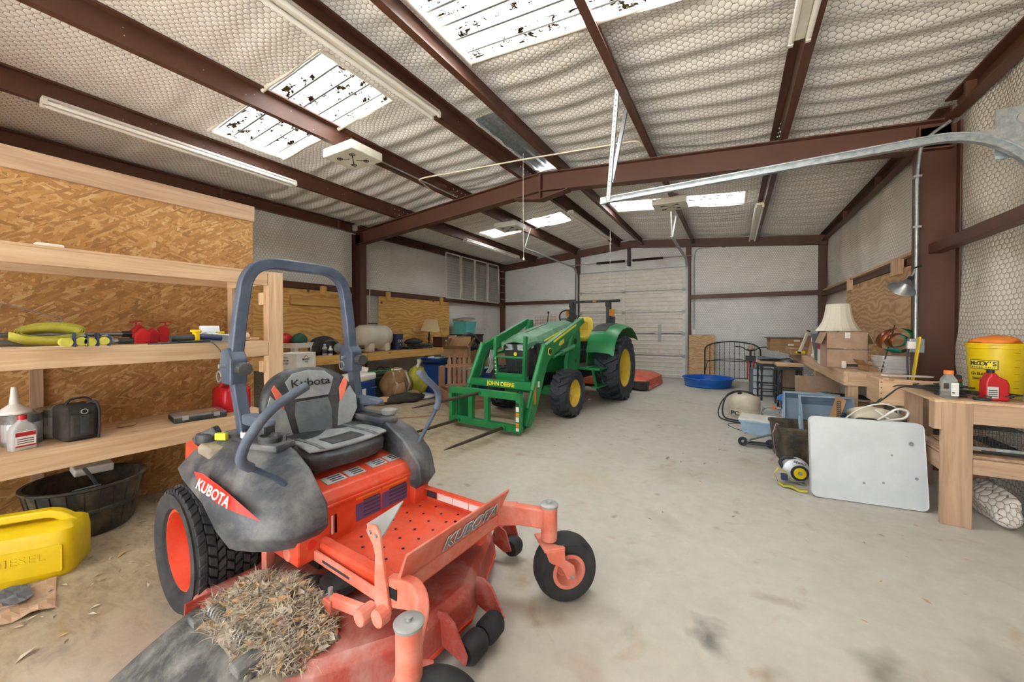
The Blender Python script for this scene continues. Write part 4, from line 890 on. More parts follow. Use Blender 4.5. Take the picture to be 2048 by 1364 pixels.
# hood
def hood_sec(u, zt, w, zb, r=.10):
    pts = []
    for y, z in ((-w, zb), (-w*1.03, (zb+zt)/2-.02), (-w*.97, zt-.13), (-w*.80, zt-.045), (-w*.4, zt-.008), (0, zt), (w*.4, zt-.008), (w*.80, zt-.045), (w*.97, zt-.13), (w*1.03, (zb+zt)/2-.02), (w, zb)): pts.append(Vector((u, y, z)))
    return pts
S = [(.80, 1.545, .27, 1.05), (1.10, 1.525, .30, 1.0), (1.45, 1.465, .315, .97), (1.80, 1.395, .315, .97), (2.10, 1.33, .305, 1.0), (2.30, 1.275, .285, 1.17), (2.42, 1.215, .25, 1.18), (2.45, 1.185, .23, 1.165)]
hood = MB().ring([hood_sec(*q) for q in S]).build('hood', 'jd_green_dusty', trac, smooth=40)
MB().ring([[Vector((u, 0+q, z)) for q, z in ((-.004, zt-.006), (.004, zt-.006), (.004, zt+.003), (-.004, zt+.003))] for u, zt in ((.95, 1.53), (1.45, 1.468), (1.80, 1.398), (2.12, 1.327))]).build('hood_seam', 'jd_black', hood)
for s in (-1, 1):
    MB().ring([[Vector((u, s*w, z)) for z in (z0, z1)]+[Vector((u, s*(w-.02), z)) for z in (z1, z0)] for u, w, z0, z1 in ((.88, .295, 1.36, 1.42), (1.3, .316, 1.32, 1.39), (1.7, .324, 1.245, 1.30), (2.05, .318, 1.19, 1.205))]).build('hood_stripe', 'jd_letter', hood)
    MB().prism([(1.0, .62), (2.05, .70), (2.12, 1.02), (1.0, 1.06)], s*.285, s*.297, 'y').build('side_panel', 'jd_green', hood)
    MB().prism([(1.85, .95), (2.25, 1.0), (2.30, 1.16), (1.95, 1.18)], s*.298, s*.305, 'y').build('side_vent', 'jd_black', hood)
    # headlights
    MB().ring([[Vector(p) for p in q] for q in ([(2.43, s*.045, 1.06), (2.425, s*.18, 1.055), (2.33, s*.275, 1.10), (2.33, s*.275, 1.175), (2.42, s*.20, 1.165), (2.45, s*.045, 1.15)], [(2.38, s*.045, 1.06), (2.38, s*.18, 1.055), (2.29, s*.265, 1.10), (2.29, s*.265, 1.175), (2.38, s*.20, 1.165), (2.40, s*.045, 1.15)])]).build('headlight', 'lamp_glass', trac, bevel=.01)
MB().ring([[Vector(p) for p in q] for q in ([(2.40, -.25, 1.18), (2.40, .25, 1.18), (2.37, .21, .80), (2.36, .19, .64), (2.36, -.19, .64), (2.37, -.21, .80)], [(2.2, -.28, 1.18), (2.2, .28, 1.18), (2.2, .26, .80), (2.2, .22, .64), (2.2, -.22, .64), (2.2, -.26, .80)])]).build('grille', 'jd_black', trac, bevel=.02)
for k in range(9): y = -.16+k*.04; MB().bx(2.365, 2.378, y-.006, y+.006, .68, 1.0).build('grille_bar', 'jd_black', trac)
MB().lathe([(.001, 0), (.030, 0), (.030, .008), (.001, .010)], (2.41, .0, 1.00), 'x', 14).build('badge', 'jd_letter', trac)
text('4066R', .075, 'jd_letter', hood, frame((1.18, .334, 1.20), (-1, 0, .12), (.0, 0, 1)), xs=1.1, bold=.001)
# brush guard
for s in (-1, 1): MB().tube(fillet([(2.44, s*.25, .50), (2.54, s*.24, .64), (2.57, s*.27, 1.0), (2.55, s*.27, 1.28)], .1), 1, prof=[(-.022, -.03), (.022, -.03), (.022, .03), (-.022, .03)]).build('guard_upright', 'jd_green', trac, bevel=.004)
MB().cyl((2.57, -.26, .96), (2.57, .26, .96), .018, n=10).build('guard_bar', 'jd_green', trac, smooth=50); MB().bx(2.44, 2.56, -.26, .26, .50, .68).build('guard_base', 'jd_green', trac, bevel=.012); MB().bx(2.555, 2.565, -.24, .24, .66, .72).build('guard_rail', 'jd_green', trac, bevel=.004)
for k in range(5): MB().cyl((2.57, -.25, .70+k*.06), (2.602, -.25, .70+k*.06), .009, n=8).build('guard_bolt', 'white', trac)
# operator station
MB().bx(.60, .92, -.20, .20, 1.0, 1.46).build('dash', 'jd_black', trac, bevel=.05, seg=3); MB().bx(-.05, 1.02, -.62, .62, .66, .71).build('platform', 'jd_green', trac, bevel=.01); MB().bx(0, 1.0, -.55, .55, .71, .72).build('floor_mat', 'jd_black', trac)
sw = MB(); cen = Vector((.50, 0, 1.58)); A1 = Vector((.5, 0, .86)).normalized(); B1 = Vector((0, 1, 0))
sw.tube([cen+A1*.19*math.cos(a)+B1*.19*math.sin(a) for a in [k*math.pi/16 for k in range(32)]], .015, 8, closed=True)
for a in (.5, 2.6, 4.7): sw.cyl(cen, cen+A1*.19*math.cos(a)+B1*.19*math.sin(a), .012, n=6)
sw.cyl(cen+Vector((.02, 0, -.01)), cen+Vector((.20, 0, -.16)), .03, n=10); sw.build('steering_wheel', 'jd_black', trac, smooth=50)
MB().tube([(.82, -.30, 1.45), (.75, -.32, 1.62), (.72, -.33, 1.68)], .010, 6).lathe([(.001, -.03), (.02, -.02), (.022, .02), (.001, .035)], (.72, -.33, 1.70), n=10).build('joystick', 'jd_black', trac)
st = MB(); rings = []
for z, w, d, u in ((1.22, .20, .05, -.16), (1.30, .215, .055, -.20), (1.42, .215, .055, -.23), (1.54, .20, .05, -.26), (1.61, .16, .04, -.28), (1.635, .10, .02, -.285)):
    rings.append([Vector((u+d*math.cos(a)*(1 if math.cos(a) < 0 else .7), w*math.copysign(abs(math.sin(a))**.5, math.sin(a)), z)) for a in [k*2*math.pi/20 for k in range(20)]])
st.ring(rings); seat = st.build('seat', 'jd_yellow', trac, smooth=60)
st = MB(); st.ring([[Vector((.03+.235*math.copysign(abs(math.cos(a))**.6, math.cos(a))*k, .235*math.copysign(abs(math.sin(a))**.6, math.sin(a))*k, z)) for a in [q*2*math.pi/24 for q in range(24)]] for z, k in ((1.13, .9), (1.15, 1), (1.21, 1), (1.235, .92), (1.225, .7))]); st.build('seat_cushion', 'jd_yellow', seat, smooth=60)
MB().prism(rrect(.26, .20, .05, c=(0, 1.44)), -.185, -.178, 'x').build('seat_back_panel', 'jd_yellow', seat); MB().bx(-.2, .2, -.18, .18, .95, 1.13).build('seat_base', 'jd_black', trac)
for s in (-1, 1):
    # rear fenders: inner plate and flared top
    MB().prism([(.72, .70), (.64, 1.15), (.44, 1.36), (.05, 1.47), (-.45, 1.46), (-.85, 1.25), (-.9, .85), (.2, .70)], s*.455, s*.475, 'y').build('fender_plate', 'jd_green', trac)
    m = MB(); arcp = [(.72, .95), (.63, 1.16), (.46, 1.32), (.22, 1.42), (-.10, 1.465), (-.40, 1.44), (-.66, 1.33), (-.82, 1.20)]
    rings = []
    for u, z in arcp: rings.append([Vector((u, s*.455, z+.02)), Vector((u, s*.65, z+.03)), Vector((u, s*.90, z+.005)), Vector((u, s*.98, z-.045)), Vector((u, s*.97, z-.06)), Vector((u, s*.89, z-.015)), Vector((u, s*.65, z+.01)), Vector((u, s*.455, z))])
    m.ring(rings); fo = m.build('fender', 'jd_green', trac, smooth=45)
    m = MB(); m.ring([[Vector((u, s*v, z+d)) for v, d in ((.47, .028), (.62, .04), (.74, .032), (.74, .02), (.47, .015))] for u, z in arcp[2:6]]); m.build('fender_pad', 'jd_black', fo, smooth=45)
    # roll-over posts and amber flashers
    MB().bx(-.66, -.56, s*.42-.045, s*.42+.045, .9, 1.95).build('rops_post', 'jd_black', trac, bevel=.008); MB().bx(-.60, -.50, s*.42-.045, s*.42+.045, 1.86, 1.99).build('rops_hinge', 'jd_black', trac, bevel=.01)
    MB().bx(-.60, -.54, s*.50-.05, s*.50+.05, 1.66, 1.80).build('flasher', 'amber', trac, bevel=.01); MB().bx(-.64, -.60, s*.50-.055, s*.50+.055, 1.48, 1.65).build('tail_lamp', 'jd_black', trac, bevel=.008)
    # step
    if s > 0:
        MB().bx(.55, 1.0, .55, .82, .655, .69).build('step_plate', 'jd_green', trac, bevel=.006)
        for u in (.58, .96): MB().beam((u, .68, .66), (u-.03, .74, .36), .03, .05, (1, 0, 0)).build('step_bracket', 'jd_green', trac)
        MB().bx(.52, .98, .66, .80, .345, .37).build('step', 'jd_green', trac, bevel=.006)
MB().bx(-.66, -.56, -.46, .66, 1.955, 2.005).build('rops_crossbar', 'jd_black', trac, bevel=.01); MB().beam((-.56, -.40, 1.96), (-.50, -.44, 1.72), .05, .05).build('rops_arm', 'jd_black', trac); MB().bx(-.57, -.55, .08, .16, 1.965, 1.995).build('label', 'amber', trac)
# loader
for s in (-1, 1):
    MB().prism([(1.12, 1.56), (1.22, 1.55), (1.42, 1.20), (1.62, .86), (1.60, .60), (1.30, .55), (1.10, .78), (1.06, 1.1)], s*.44, s*.50, 'y').build('loader_tower', 'jd_green', trac, bevel=.008)
    MB().cyl((1.30, s*.502, 1.18), (1.30, s*.512, 1.18), .05, n=16).cyl((1.30, s*.502, .84), (1.30, s*.512, .84), .035, n=16).build('tower_hole', 'jd_black', trac)
    bm_ = [(1.10, 1.50), (1.16, 1.585), (2.50, 1.155), (2.60, 1.06), (3.04, .10), (2.95, .05), (2.84, .14), (2.44, .92), (2.20, 1.02)]
    ba = MB().prism(bm_, s*.52, s*.59, 'y').build('loader_boom', 'jd_green', trac, bevel=.008)
    MB().prism([(1.45, 1.445), (1.46, 1.475), (2.28, 1.212), (2.27, 1.182)], s*.5905, s*.5925, 'y').build('boom_stripe', 'jd_letter', ba)
    if s > 0: text('400E', .09, 'jd_letter', ba, frame((2.02, .5935, 1.175), (-1, 0, .32), (.3, 0, 1)), xs=1.0, bold=.002, shear=.2)
    MB().cyl((2.40, s*.592, 1.06), (2.40, s*.600, 1.06), .055, n=18).build('round_emblem', 'jd_letter', ba); MB().cyl((2.40, s*.600, 1.06), (2.40, s*.603, 1.06), .045, n=18).build('emblem_mark', 'jd_black', ba)
    MB().bx(2.80, 2.86, s*.5915-.001, s*.5915+.001, .36, .62).build('label', 'amber', ba); MB().bx(2.70, 2.75, s*.5915-.001, s*.5915+.001, .58, .66).build('label', 'white', ba)
    MB().cyl((1.46, s*.55, 1.09), (1.95, s*.56, 1.01), .042, n=14).cyl((1.95, s*.56, 1.01), (2.22, s*.56, .965), .022, n=10).cyl((1.46, s*.50, 1.09), (1.46, s*.60, 1.09), .03, n=10).build('lift_cylinder', 'jd_green', trac, smooth=50)
    MB().cyl((2.52, s*.56, 1.16), (2.86, s*.56, .55), .038, n=14).cyl((2.86, s*.56, .55), (2.98, s*.56, .33), .02, n=10).build('tilt_cylinder', 'jd_green', trac, smooth=50)
    MB().tube(fillet([(2.3, s*.50, 1.12), (2.55, s*.50, .95), (2.60, s*.50, .75), (2.75, s*.50, .5), (2.86, s*.52, .45)], .1), .010, 6).build('hydraulic_hose', 'jd_black', trac, smooth=60)
    MB().prism([(2.92, .03), (3.10, .03), (3.16, .12), (3.16, .52), (3.06, .56), (2.95, .40), (2.88, .16)], s*.50-.012+s*.0, s*.50+.012, 'y').build('carrier_plate', 'jd_green', trac, bevel=.004)
MB().bx(2.74, 2.84, -.54, .54, .535, .645).build('loader_cross_tube', 'jd_green', trac, bevel=.01, label='green loader cross tube lettered in yellow')
text('JOHN DEERE', .085, 'jd_letter', trac, frame((2.8405, .02, .59), (0, 1, 0), (0, 0, 1)), xs=1.0, bold=.0022)
for k, v in enumerate((-.33, -.30, -.27)): MB().tube(fillet([(2.72, v, .72), (2.62, v, .80), (2.50, v-.12, .85), (2.42, v-.14, 1.05)], .08), .009, 6).build('hydraulic_hose', 'galv_dull', trac, smooth=60)
# ---------------------------------------------------------------- bale spear frame carried on the loader
sp = thing('bale_spear_frame', 'green bale spear frame with three long steel spears on the loader', 'implement', trac.location, trac.rotation_euler.z)
for z0, z1 in ((.47, .56), (.055, .14)): MB().bx(3.16, 3.25, -.60, .60, z0, z1).build('cross_bar', 'jd_green', sp, bevel=.006)
for v in (-.58, .58): MB().bx(3.16, 3.25, v-.03, v+.03, .05, .56).build('side_post', 'jd_green', sp, bevel=.006); MB().prism([(3.10, .06), (3.17, .06), (3.17, .55), (3.10, .55), (3.04, .3)], v-.05*(1 if v > 0 else -1)-.008, v-.05*(1 if v > 0 else -1)+.008, 'y').build('hook_plate', 'jd_green', sp)
for v in (-.22, .06): MB().bx(3.17, 3.24, v-.035, v+.035, .13, .48).build('upright', 'jd_green', sp, bevel=.005)
for k, (z0, z1, mt) in enumerate(((.40, .44, 'jd_black'), (.33, .39, 'white'), (.27, .315, 'amber'), (.20, .26, 'white'), (.13, .18, 'amber'), (.08, .12, 'white'))): MB().bx(3.2505, 3.252, .555, .60, z0, z1).build('label', mt, sp)
for v, z, L_ in ((.36, .10, 1.12), (-.42, .10, 1.0), (-.05, .515, 1.2)):
    MB().lathe([(.001, 0), (.022, 0), (.022, .02)]+[(.020, L_*.6), (.014, L_*.88), (.004, L_)], (3.24, v, z), 'x', 12).build('spear', 'spear_steel', sp, smooth=50); MB().cyl((3.20, v, z), (3.285, v, z), .034, n=14).build('spear_collar', 'jd_green', sp)
# ---------------------------------------------------------------- rotary cutter behind the tractor
paint('cutter_red', '#d4502f', .45, 0, '#d98d72', .3, 4)
cut = thing('rotary_cutter', 'orange-red rotary cutter hitched behind the tractor', 'implement', trac.location, trac.rotation_euler.z)
pl = [(-1.25, -.85), (-1.25, .70), (-1.38, 1.02), (-2.70, 1.06), (-2.95, .70), (-2.95, -.75), (-2.7, -1.0), (-1.45, -1.0)]
MB().ring([[Vector((u, v, z)) for u, v in q] for z, q in ((.07, off(pl, 1.0, (-2, 0))), (.22, off(pl, 1.0, (-2, 0))), (.30, off(pl, .86, (-2, 0))), (.31, off(pl, .3, (-2, 0))))]).build('deck', 'cutter_red', cut, bevel=.01)
MB().bx(-1.50, -1.22, .78, 1.06, .03, .20).build('front_skid', 'jd_black', cut, bevel=.01); MB().bx(-2.7, -1.4, 1.058, 1.075, .02, .10).build('side_skid', 'cutter_red', cut)
MB().lathe([(.18, .30), (.16, .42), (.10, .50), (.001, .52)], (-2.05, 0, 0), n=16).build('gearbox', 'jd_black', cut, smooth=40)
for v in (-.3, .3): MB().prism([(-1.35, .28), (-1.55, .28), (-1.45, .68), (-1.38, .68)], v-.01, v+.01, 'y').build('hitch_lug', 'cutter_red', cut)
MB().prism([(-1.35, .30), (-1.75, .30), (-1.50, .66)], .34, .37, 'y').build('guard', 'cutter_red', cut)
MB().cyl((-1.45, .38, .50), (-1.45, .44, .50), .05, n=12).cyl((-1.5, .40, .56), (-1.5, .46, .62), .03, n=10).build('coupler', 'jd_black', cut); MB().cyl((-2.0, 0, .42), (-.9, 0, .60), .035, n=10).build('drive_shaft', 'jd_black', cut)
for v in (-.35, .35): MB().beam((-1.4, v, .42), (-.78, v*.9, .50), .03, .06).build('lower_link', 'jd_black', cut)
tw = MB().cyl((-2.98, -.05, .14), (-2.98, .05, .14), .14, n=18).build('tail_wheel', 'tyre_dark', cut)
# ================================================================ shelving side
def blob(c, r, seed, amp=.18, nu=14, nv=9, flat_z=None, fold=0.0):
    rn = random.Random(seed); ph = [rn.uniform(0, 6.28) for _ in range(8)]; m = MB(); rings = []
    for i in range(nv+1):
        th = math.pi*(i/nv); row = []
        for j in range(nu):
            a = 2*math.pi*j/nu
            k = 1+amp*(math.sin(3*a+ph[0]+2*th)+.6*math.sin(5*a+ph[1]-3*th)+.5*math.sin(2*th*2+ph[2]+a))*.5+fold*math.sin(9*a+ph[3])*math.sin(th)
            p = Vector((r[0]*math.sin(th)*math.cos(a)*k, r[1]*math.sin(th)*math.sin(a)*k, r[2]*math.cos(th)*(1+amp*.4*math.sin(2*a+ph[4]))))+Vector(c)
            if flat_z is not None and p.z < flat_z: p.z = flat_z
            row.append(p)
        rings.append(row)
    return m.ring(rings, True, True)
paint('kraft', '#a9825c', .8, 0, '#b8946e', .3, 8); paint('kraft_pale', '#b99a80', .8, 0, '#c4a78d', .3, 8); paint('white_card', '#e6e2da', .7)
paint('red_plastic', '#c21722', .4); paint('yellow_plastic', '#e6c70a', .4, 0, '#d1a90c', .3, 4); paint('blue_plastic', '#123f86', .45, 0, '#2b5ba0', .2, 6); paint('blue_deep', '#1d2f57', .5); paint('teal_plastic', '#5fc7c2', .45)
paint('strap_yellow', '#c9c24c', .8, 0, '#8d8a3a', .3, 14); paint('steel_pipe', '#8b9095', .35, .7, '#5c6064', .3, 7); paint('silver_plastic', '#b8b9b6', .45); paint('dark_cloth', '#2b2926', .9, 0, '#57514a', .3, 9); paint('brown_cloth', '#8a6a47', .9, 0, '#b08e63', .4, 6)
paint('tub_black', '#33312d', .7, 0, '#8a7a5c', .35, 5); paint('olive_cloth', '#4a5438', .9); paint('green_cloth', '#2f5a45', .85); paint('tank_white', '#d9d4c4', .5, 0, '#c2b79c', .3, 2)
flat('red_print', '#b3202a', .6); flat('ink', '#3b342e', .7); flat('shade_white', '#efe8d6', .8); flat('shade_tan', '#d9c398', .8)
def carton(name, label, loc, size, rotz=0, mat='kraft', flaps=None, group=None, tape=True, cat='box'):
    """closed or open cardboard box with flaps"""
    w, d, h = size; r = thing(name, label, cat, loc, rotz, group)
    if flaps is None:
        MB().bx(-w/2, w/2, -d/2, d/2, 0, h).build('body', mat, r, bevel=.004)
        if tape: MB().bx(-w/2-.001, w/2+.001, -.02, .02, h-.05, h+.0012).build('tape', 'clear_plastic', r)
    else:
        t_ = .006; m = MB().bx(-w/2, w/2, -d/2, d/2, 0, .006); m.bx(-w/2, w/2, -d/2, -d/2+t_, 0, h).bx(-w/2, w/2, d/2-t_, d/2, 0, h).bx(-w/2, -w/2+t_, -d/2, d/2, 0, h).bx(w/2-t_, w/2, -d/2, d/2, 0, h); m.build('body', mat, r)
        for k, (sx, sy, ang) in enumerate(flaps):
            L_ = min(w, d)*.5
            if sx: a = Vector((sx*w/2, -d/2, h)); b = Vector((sx*w/2, d/2, h)); o_ = Vector((sx*math.cos(ang), 0, math.sin(ang)))*L_
            else: a = Vector((-w/2, sy*d/2, h)); b = Vector((w/2, sy*d/2, h)); o_ = Vector((0, sy*math.cos(ang), math.sin(ang)))*L_
            MB().quad(a, b, b+o_, a+o_).build('flap', mat, r, solid=.005)
    return r
def tote(name, label, loc, size, rotz=0, mat='blue_plastic', lid=None, group=None, taper=.88, cat='tote', lidrot=None):
    w, d, h = size; r = thing(name, label, cat, loc, rotz, group); m = MB()
    def sec(k, z, o=0): return [Vector((x*(w*k/2+o), y*(d*k/2+o), z)) for x, y in ((-1, -1), (1, -1), (1, 1), (-1, 1))]
    m.ring([sec(taper, 0), sec(1, h), sec(1, h, .012), sec(1, h-.02, .012)][:2]+[sec(1, h, .014), sec(1, h-.018, .016)], True, False)
    m.ring([sec(taper, .004, -.006), sec(1, h, -.006)], True, False); m.add(sec(taper, 0)+sec(taper, .006, -.006), [(0, 1, 2, 3), (4, 5, 6, 7)]); m.ring([sec(1, h, -.006), sec(1, h, .014)], True, False)
    m.build('body', mat, r)
    for s in (-1, 1): MB().bx(s*w/2-.012+s*.012, s*w/2+.012+s*.012, -d*.15, d*.15, h-.06, h-.03).build('handle', mat, r)
    if lid:
        q = MB().ring([sec(1, h+.001, .02), sec(1, h+.02, .02), sec(1, h+.028, -.02)])
        q.build('lid', lid, r, bevel=.004)
    return r
# ---------------------------------------------------------------- lumber shelving unit
sh = thing('lumber_shelf', 'three-tier shelf of pale construction lumber against the strand-board partition', 'shelf', (0, 0, 0))
SX = -3.668
for z0, z1 in ((.515, .640), (1.155, 1.272), (1.795, 1.900)):
    MB().bx(SX-.038, SX, -2.55, 1.88, z0, z1).build('front_board', 'lumber_y', sh, bevel=.003)
    MB().bx(PX+.001, PX+.039, -2.55, 1.80, z0, z1).build('back_board', 'lumber_y', sh, bevel=.003)
    MB().bx(PX+.001, SX+.002, -2.55, 1.885, z1, z1+.016).build('shelf_deck', 'lumber_y', sh)
    MB().bx(PX+.039, SX-.038, 1.80, 1.838, z0-.01, z1).build('end_joist', 'lumber_x', sh)
for z0, z1 in ((1.0, 1.10), (1.62, 1.73)): MB().bx(SX-.12, SX-.045, 1.86, 1.93, z0, z1).build('cleat', 'lumber_z', sh)
MB().bx(SX-.09, SX+.001, 1.885, 2.015, 0, 1.92).build('post', 'lumber_z', sh, bevel=.004)
MB().bx(PX+.04, PX+.125, 1.80, 1.90, 0, 1.795).build('post', 'lumber_z', sh, bevel=.004)
MB().bx(PX+.001, PX+.03, .60, .66, .0, 1.155).build('wall_stud', 'lumber_old_z', sh)
ZM, ZL = 1.289, .657
# --- middle shelf
o = MB().tube([(-4.12, -.6, ZM+.07), (-4.10, 1.03, ZM+.07)], .016, 10).build('pipe', 'steel_pipe', smooth=60)
pc = thing('pipe_clamp', 'long steel pipe clamp with red jaws lying topmost of the three pipes', 'clamp', (0, 0, 0), 0, 'pipe clamps on the middle shelf'); o.parent = pc
MB().cyl((-4.10, 1.03, ZM+.07), (-4.10, 1.08, ZM+.07), .024, n=10).build('coupling', 'jd_black', pc)
for i, (x, z, y1) in enumerate(((-3.98, .028, 1.06), (-3.90, .020, .98))):
    q = thing('pipe_clamp', ('grey steel pipe clamp with red jaws behind the yellow ratchets', 'short-jawed steel pipe clamp lowest on the middle shelf')[i], 'clamp', (0, 0, 0), 0, 'pipe clamps on the middle shelf')
    MB().tube([(x-.02, -.5, ZM+z), (x, y1, ZM+z)], .015, 10).build('pipe', 'steel_pipe', q, smooth=60); MB().cyl((x, y1-.02, ZM+z), (x, y1+.06, ZM+z), .022, n=10).build('sleeve', 'jd_black', q)
    MB().prism([(y1+.06, ZM), (y1+.14, ZM), (y1+.15, ZM+.08), (y1+.11, ZM+.12), (y1+.06, ZM+.06)], x-.03, x+.03, 'x').build('jaw', 'red_plastic', q, bevel=.006)
MB().prism([(1.08, ZM+.04), (1.15, ZM+.02), (1.16, ZM+.12), (1.12, ZM+.15), (1.08, ZM+.10)], -4.13, -4.07, 'x').build('jaw', 'red_plastic', pc, bevel=.006)
MB().prism([(1.24, ZM+.0), (1.30, ZM+.0), (1.31, ZM+.11), (1.27, ZM+.14), (1.24, ZM+.10)], -4.13, -4.07, 'x').build('jaw', 'red_plastic', pc, bevel=.006); MB().cyl((-4.10, 1.10, ZM+.085), (-4.10, 1.28, ZM+.085), .013, n=8).build('screw', 'steel_pipe', pc)
for y in (1.11, 1.29): MB().tube([(-4.10, y, ZM+.10), (-4.10, y, ZM+.17)], .005, 5).tube([(-4.10, y-.04, ZM+.165), (-4.10, y+.04, ZM+.17)], .004, 5).build('handle_bar', 'red_plastic', pc)
pw = thing('pipe_wrench', 'red-brown pipe handle lying on the middle shelf', 'wrench', onz(10, 690, ZM)); MB().tube([(-.12, -.15, .055), (.05, .0, .05), (.12, .10, .05)], .024, 10).build('handle', 'cutter_red', pw, smooth=60); MB().cyl((.115, .095, .05), (.135, .125, .05), .027, n=10).build('collar', 'blue_deep', pw); blob((-.05, -.1, .02), (.16, .14, .03), 4, .1, flat_z=0).build('rag', 'cream_plastic', pw, smooth=80)
def ribbon(pts, w, name, mat, parent, up=(1, 0, 0)):
    u = Vector(up)*w/2; return MB().ring([[Vector(p)-u, Vector(p)+u] for p in pts], False, False).build(name, mat, parent, smooth=60, solid=.003)
stp = thing('tow_strap', 'yellow-green webbing tow strap coiled on the middle shelf', 'strap', onz(100, 692, ZM))
sp_ = [(0, .17*math.cos(a)*(1-.04*k)*1.0-.0, .075+.06*math.sin(a)) for k in range(1) for a in [q*math.pi/10 for q in range(20)]]
for k in range(3): ribbon([(k*.004, (.15-.012*k)*math.cos(a)+.02*math.sin(a), .076+(.055-.010*k)*math.sin(a)) for a in [q*math.pi/12 for q in range(25)]], .07, 'loop', 'strap_yellow', stp, (.72, .1, .69))
ribbon([(.03, -.17, .07), (.03, -.10, .04), (.04, .05, .02), (.05, .16, .05)], .06, 'tail', 'strap_yellow', stp, (.5, 0, .86))
for i, yy in enumerate((0, .10)):
    rt = thing('ratchet_strap', ('ratchet buckle with yellow webbing roll beside the coiled tow strap', 'ratchet buckle with two yellow webbing rolls beside the pipe clamp jaws')[i], 'strap', onz(150, 694, ZM)+Vector((-.02, yy, 0)))
    MB().bx(-.03, .03, -.004, .004, 0, .09).bx(-.03, .03, .05, .056, 0, .08).bx(-.006, .006, -.004, .056, .03, .04).build('frame', 'blue_deep', rt, bevel=.003); MB().cyl((-.028, .026, .035), (.028, .026, .035), .026, n=12).build('webbing_roll', 'strap_yellow', rt, smooth=40)
    MB().tube(fillet([(0, .0, .03), (0, .03, .075), (0, .07, .06), (0, .075, .02)], .02), .006, 6).build('handle', 'galvanized', rt)
    MB().cyl((-.028, -.035, .03), (.028, -.035, .03), .028, n=12).build('webbing_roll', 'strap_yellow', rt, smooth=40)
wf = thing('bent_wire', 'thin bent wire frame leaning on the partition', 'wire', (-4.2, 0, 0)); P = [onx(-30, 655, -4.2), onx(5, 607, -4.2), onx(123, 636, -4.2), onx(119, 647, -4.2), onx(123, 640, -4.2), onx(30, 656, -4.2)]
MB().tube([p-Vector((-4.2, 0, 0)) for p in P], .004, 5).tube([(0, P[3].y, P[3].z), (.01, P[3].y, ZM)], .004, 5).build('wire', 'galv_dull', wf)
dr = thing('cordless_tool', 'yellow and black hand tool lying on the middle shelf', 'tool', onz(345, 689, ZM)+Vector((-.1, .0, 0))); MB().cyl((0, .02, .035), (0, .16, .045), .026, n=10).build('grip', 'jd_black', dr, smooth=50); MB().bx(-.03, .03, .16, .19, .0, .10).bx(-.04, .04, .15, .2, .085, .105).build('guard', 'yellow_plastic', dr, bevel=.006); MB().cyl((0, .19, .05), (0, .34, .035), .022, n=10).build('barrel', 'blue_deep', dr, smooth=50)
for k in range(3): MB().tube([(.06+.02*k, -.12+.03*k, .008), (.04, .25, .012+.006*k)], .006, 6).build('bit', 'jd_black', dr)
hp = thing('hand_plane', 'blue steel hand tool with wooden handles and a hanging cord loop', 'tool', onz(410, 687, ZM)+Vector((-.12, .0, 0))); MB().prism([(0, .0), (.28, .0), (.30, .02), (.22, .06), (.05, .085), (0, .06)], -.03, .03, 'x').build('body', 'galvanized', hp, bevel=.008); MB().cyl((0, .24, .03), (0, .36, .05), .022, n=10).build('handle', 'lumber_y', hp, smooth=50)
MB().tube(fillet([(.10, .05, .01), (.16, .06, -.02), (.19, .09, -.09), (.19, .14, -.10), (.17, .19, -.02), (.10, .20, .01)], .04), .004, 6).build('cord_loop', 'jd_black', hp); MB().box((-.05, .10, .075), (.02, .13, .12), (.0, -.3, 0)).build('instruction_card', 'decal_silver', hp)
sm = thing('clamp_bar', 'yellow-tipped wooden handle tool at the shelf end by the post', 'tool', onz(447, 686, ZM)+Vector((-.14, .06, 0))); MB().cyl((0, 0, .05), (0, .18, .06), .02, n=10).build('handle', 'lumber_y', sm, smooth=50); MB().bx(-.02, .02, -.05, 0, .02, .09).build('head', 'yellow_plastic', sm, bevel=.004); MB().bx(-.02, .02, -.04, .10, 0, .03).build('foot', 'jd_black', sm)
tp = thing('paint_roller_pad', 'small white pad lying on the top shelf', 'pad', (-3.80, .62, 1.917)); MB().bx(-.04, .04, -.06, .06, 0, .03).build('pad', 'white', tp, bevel=.01); MB().tube([(0, .06, .015), (0, .14, .01), (.02, .16, .006)], .005, 5).build('wire', 'jd_black', tp)
bd = MB().bx(-.25, .25, -.012, .012, 0, .004).build('flat_stick', 'white_card'); bd.location = (-3.69, .42, ZM); bd.rotation_euler = (0, 0, 1.57); tag(bd, 'thin white paint stick on the edge of the middle shelf', 'stick')
rg = thing('cone_hat', 'orange cone tip at the shelf end behind the roll bar', 'cone', (-3.95, 1.74, ZM)); MB().lathe([(.06, 0), (.055, .015), (.012, .16), (.001, .165)], n=16).build('cone', 'decal_orange', rg, smooth=40); MB().bx(-.08, .08, -.08, .08, 0, .012).build('base', 'jd_black', rg)
ham = thing('wooden_mallet', 'tan wooden handle lying at the middle shelf end', 'tool', (-3.80, 1.70, ZM)); MB().cyl((-.05, -.05, .02), (.04, .15, .018), .013, n=8).build('handle', 'lumber_y', ham, smooth=50); MB().box((-.06, -.07, .025), (.09, .05, .05), (0, 0, .4)).build('head', 'dark_steel', ham, bevel=.006)
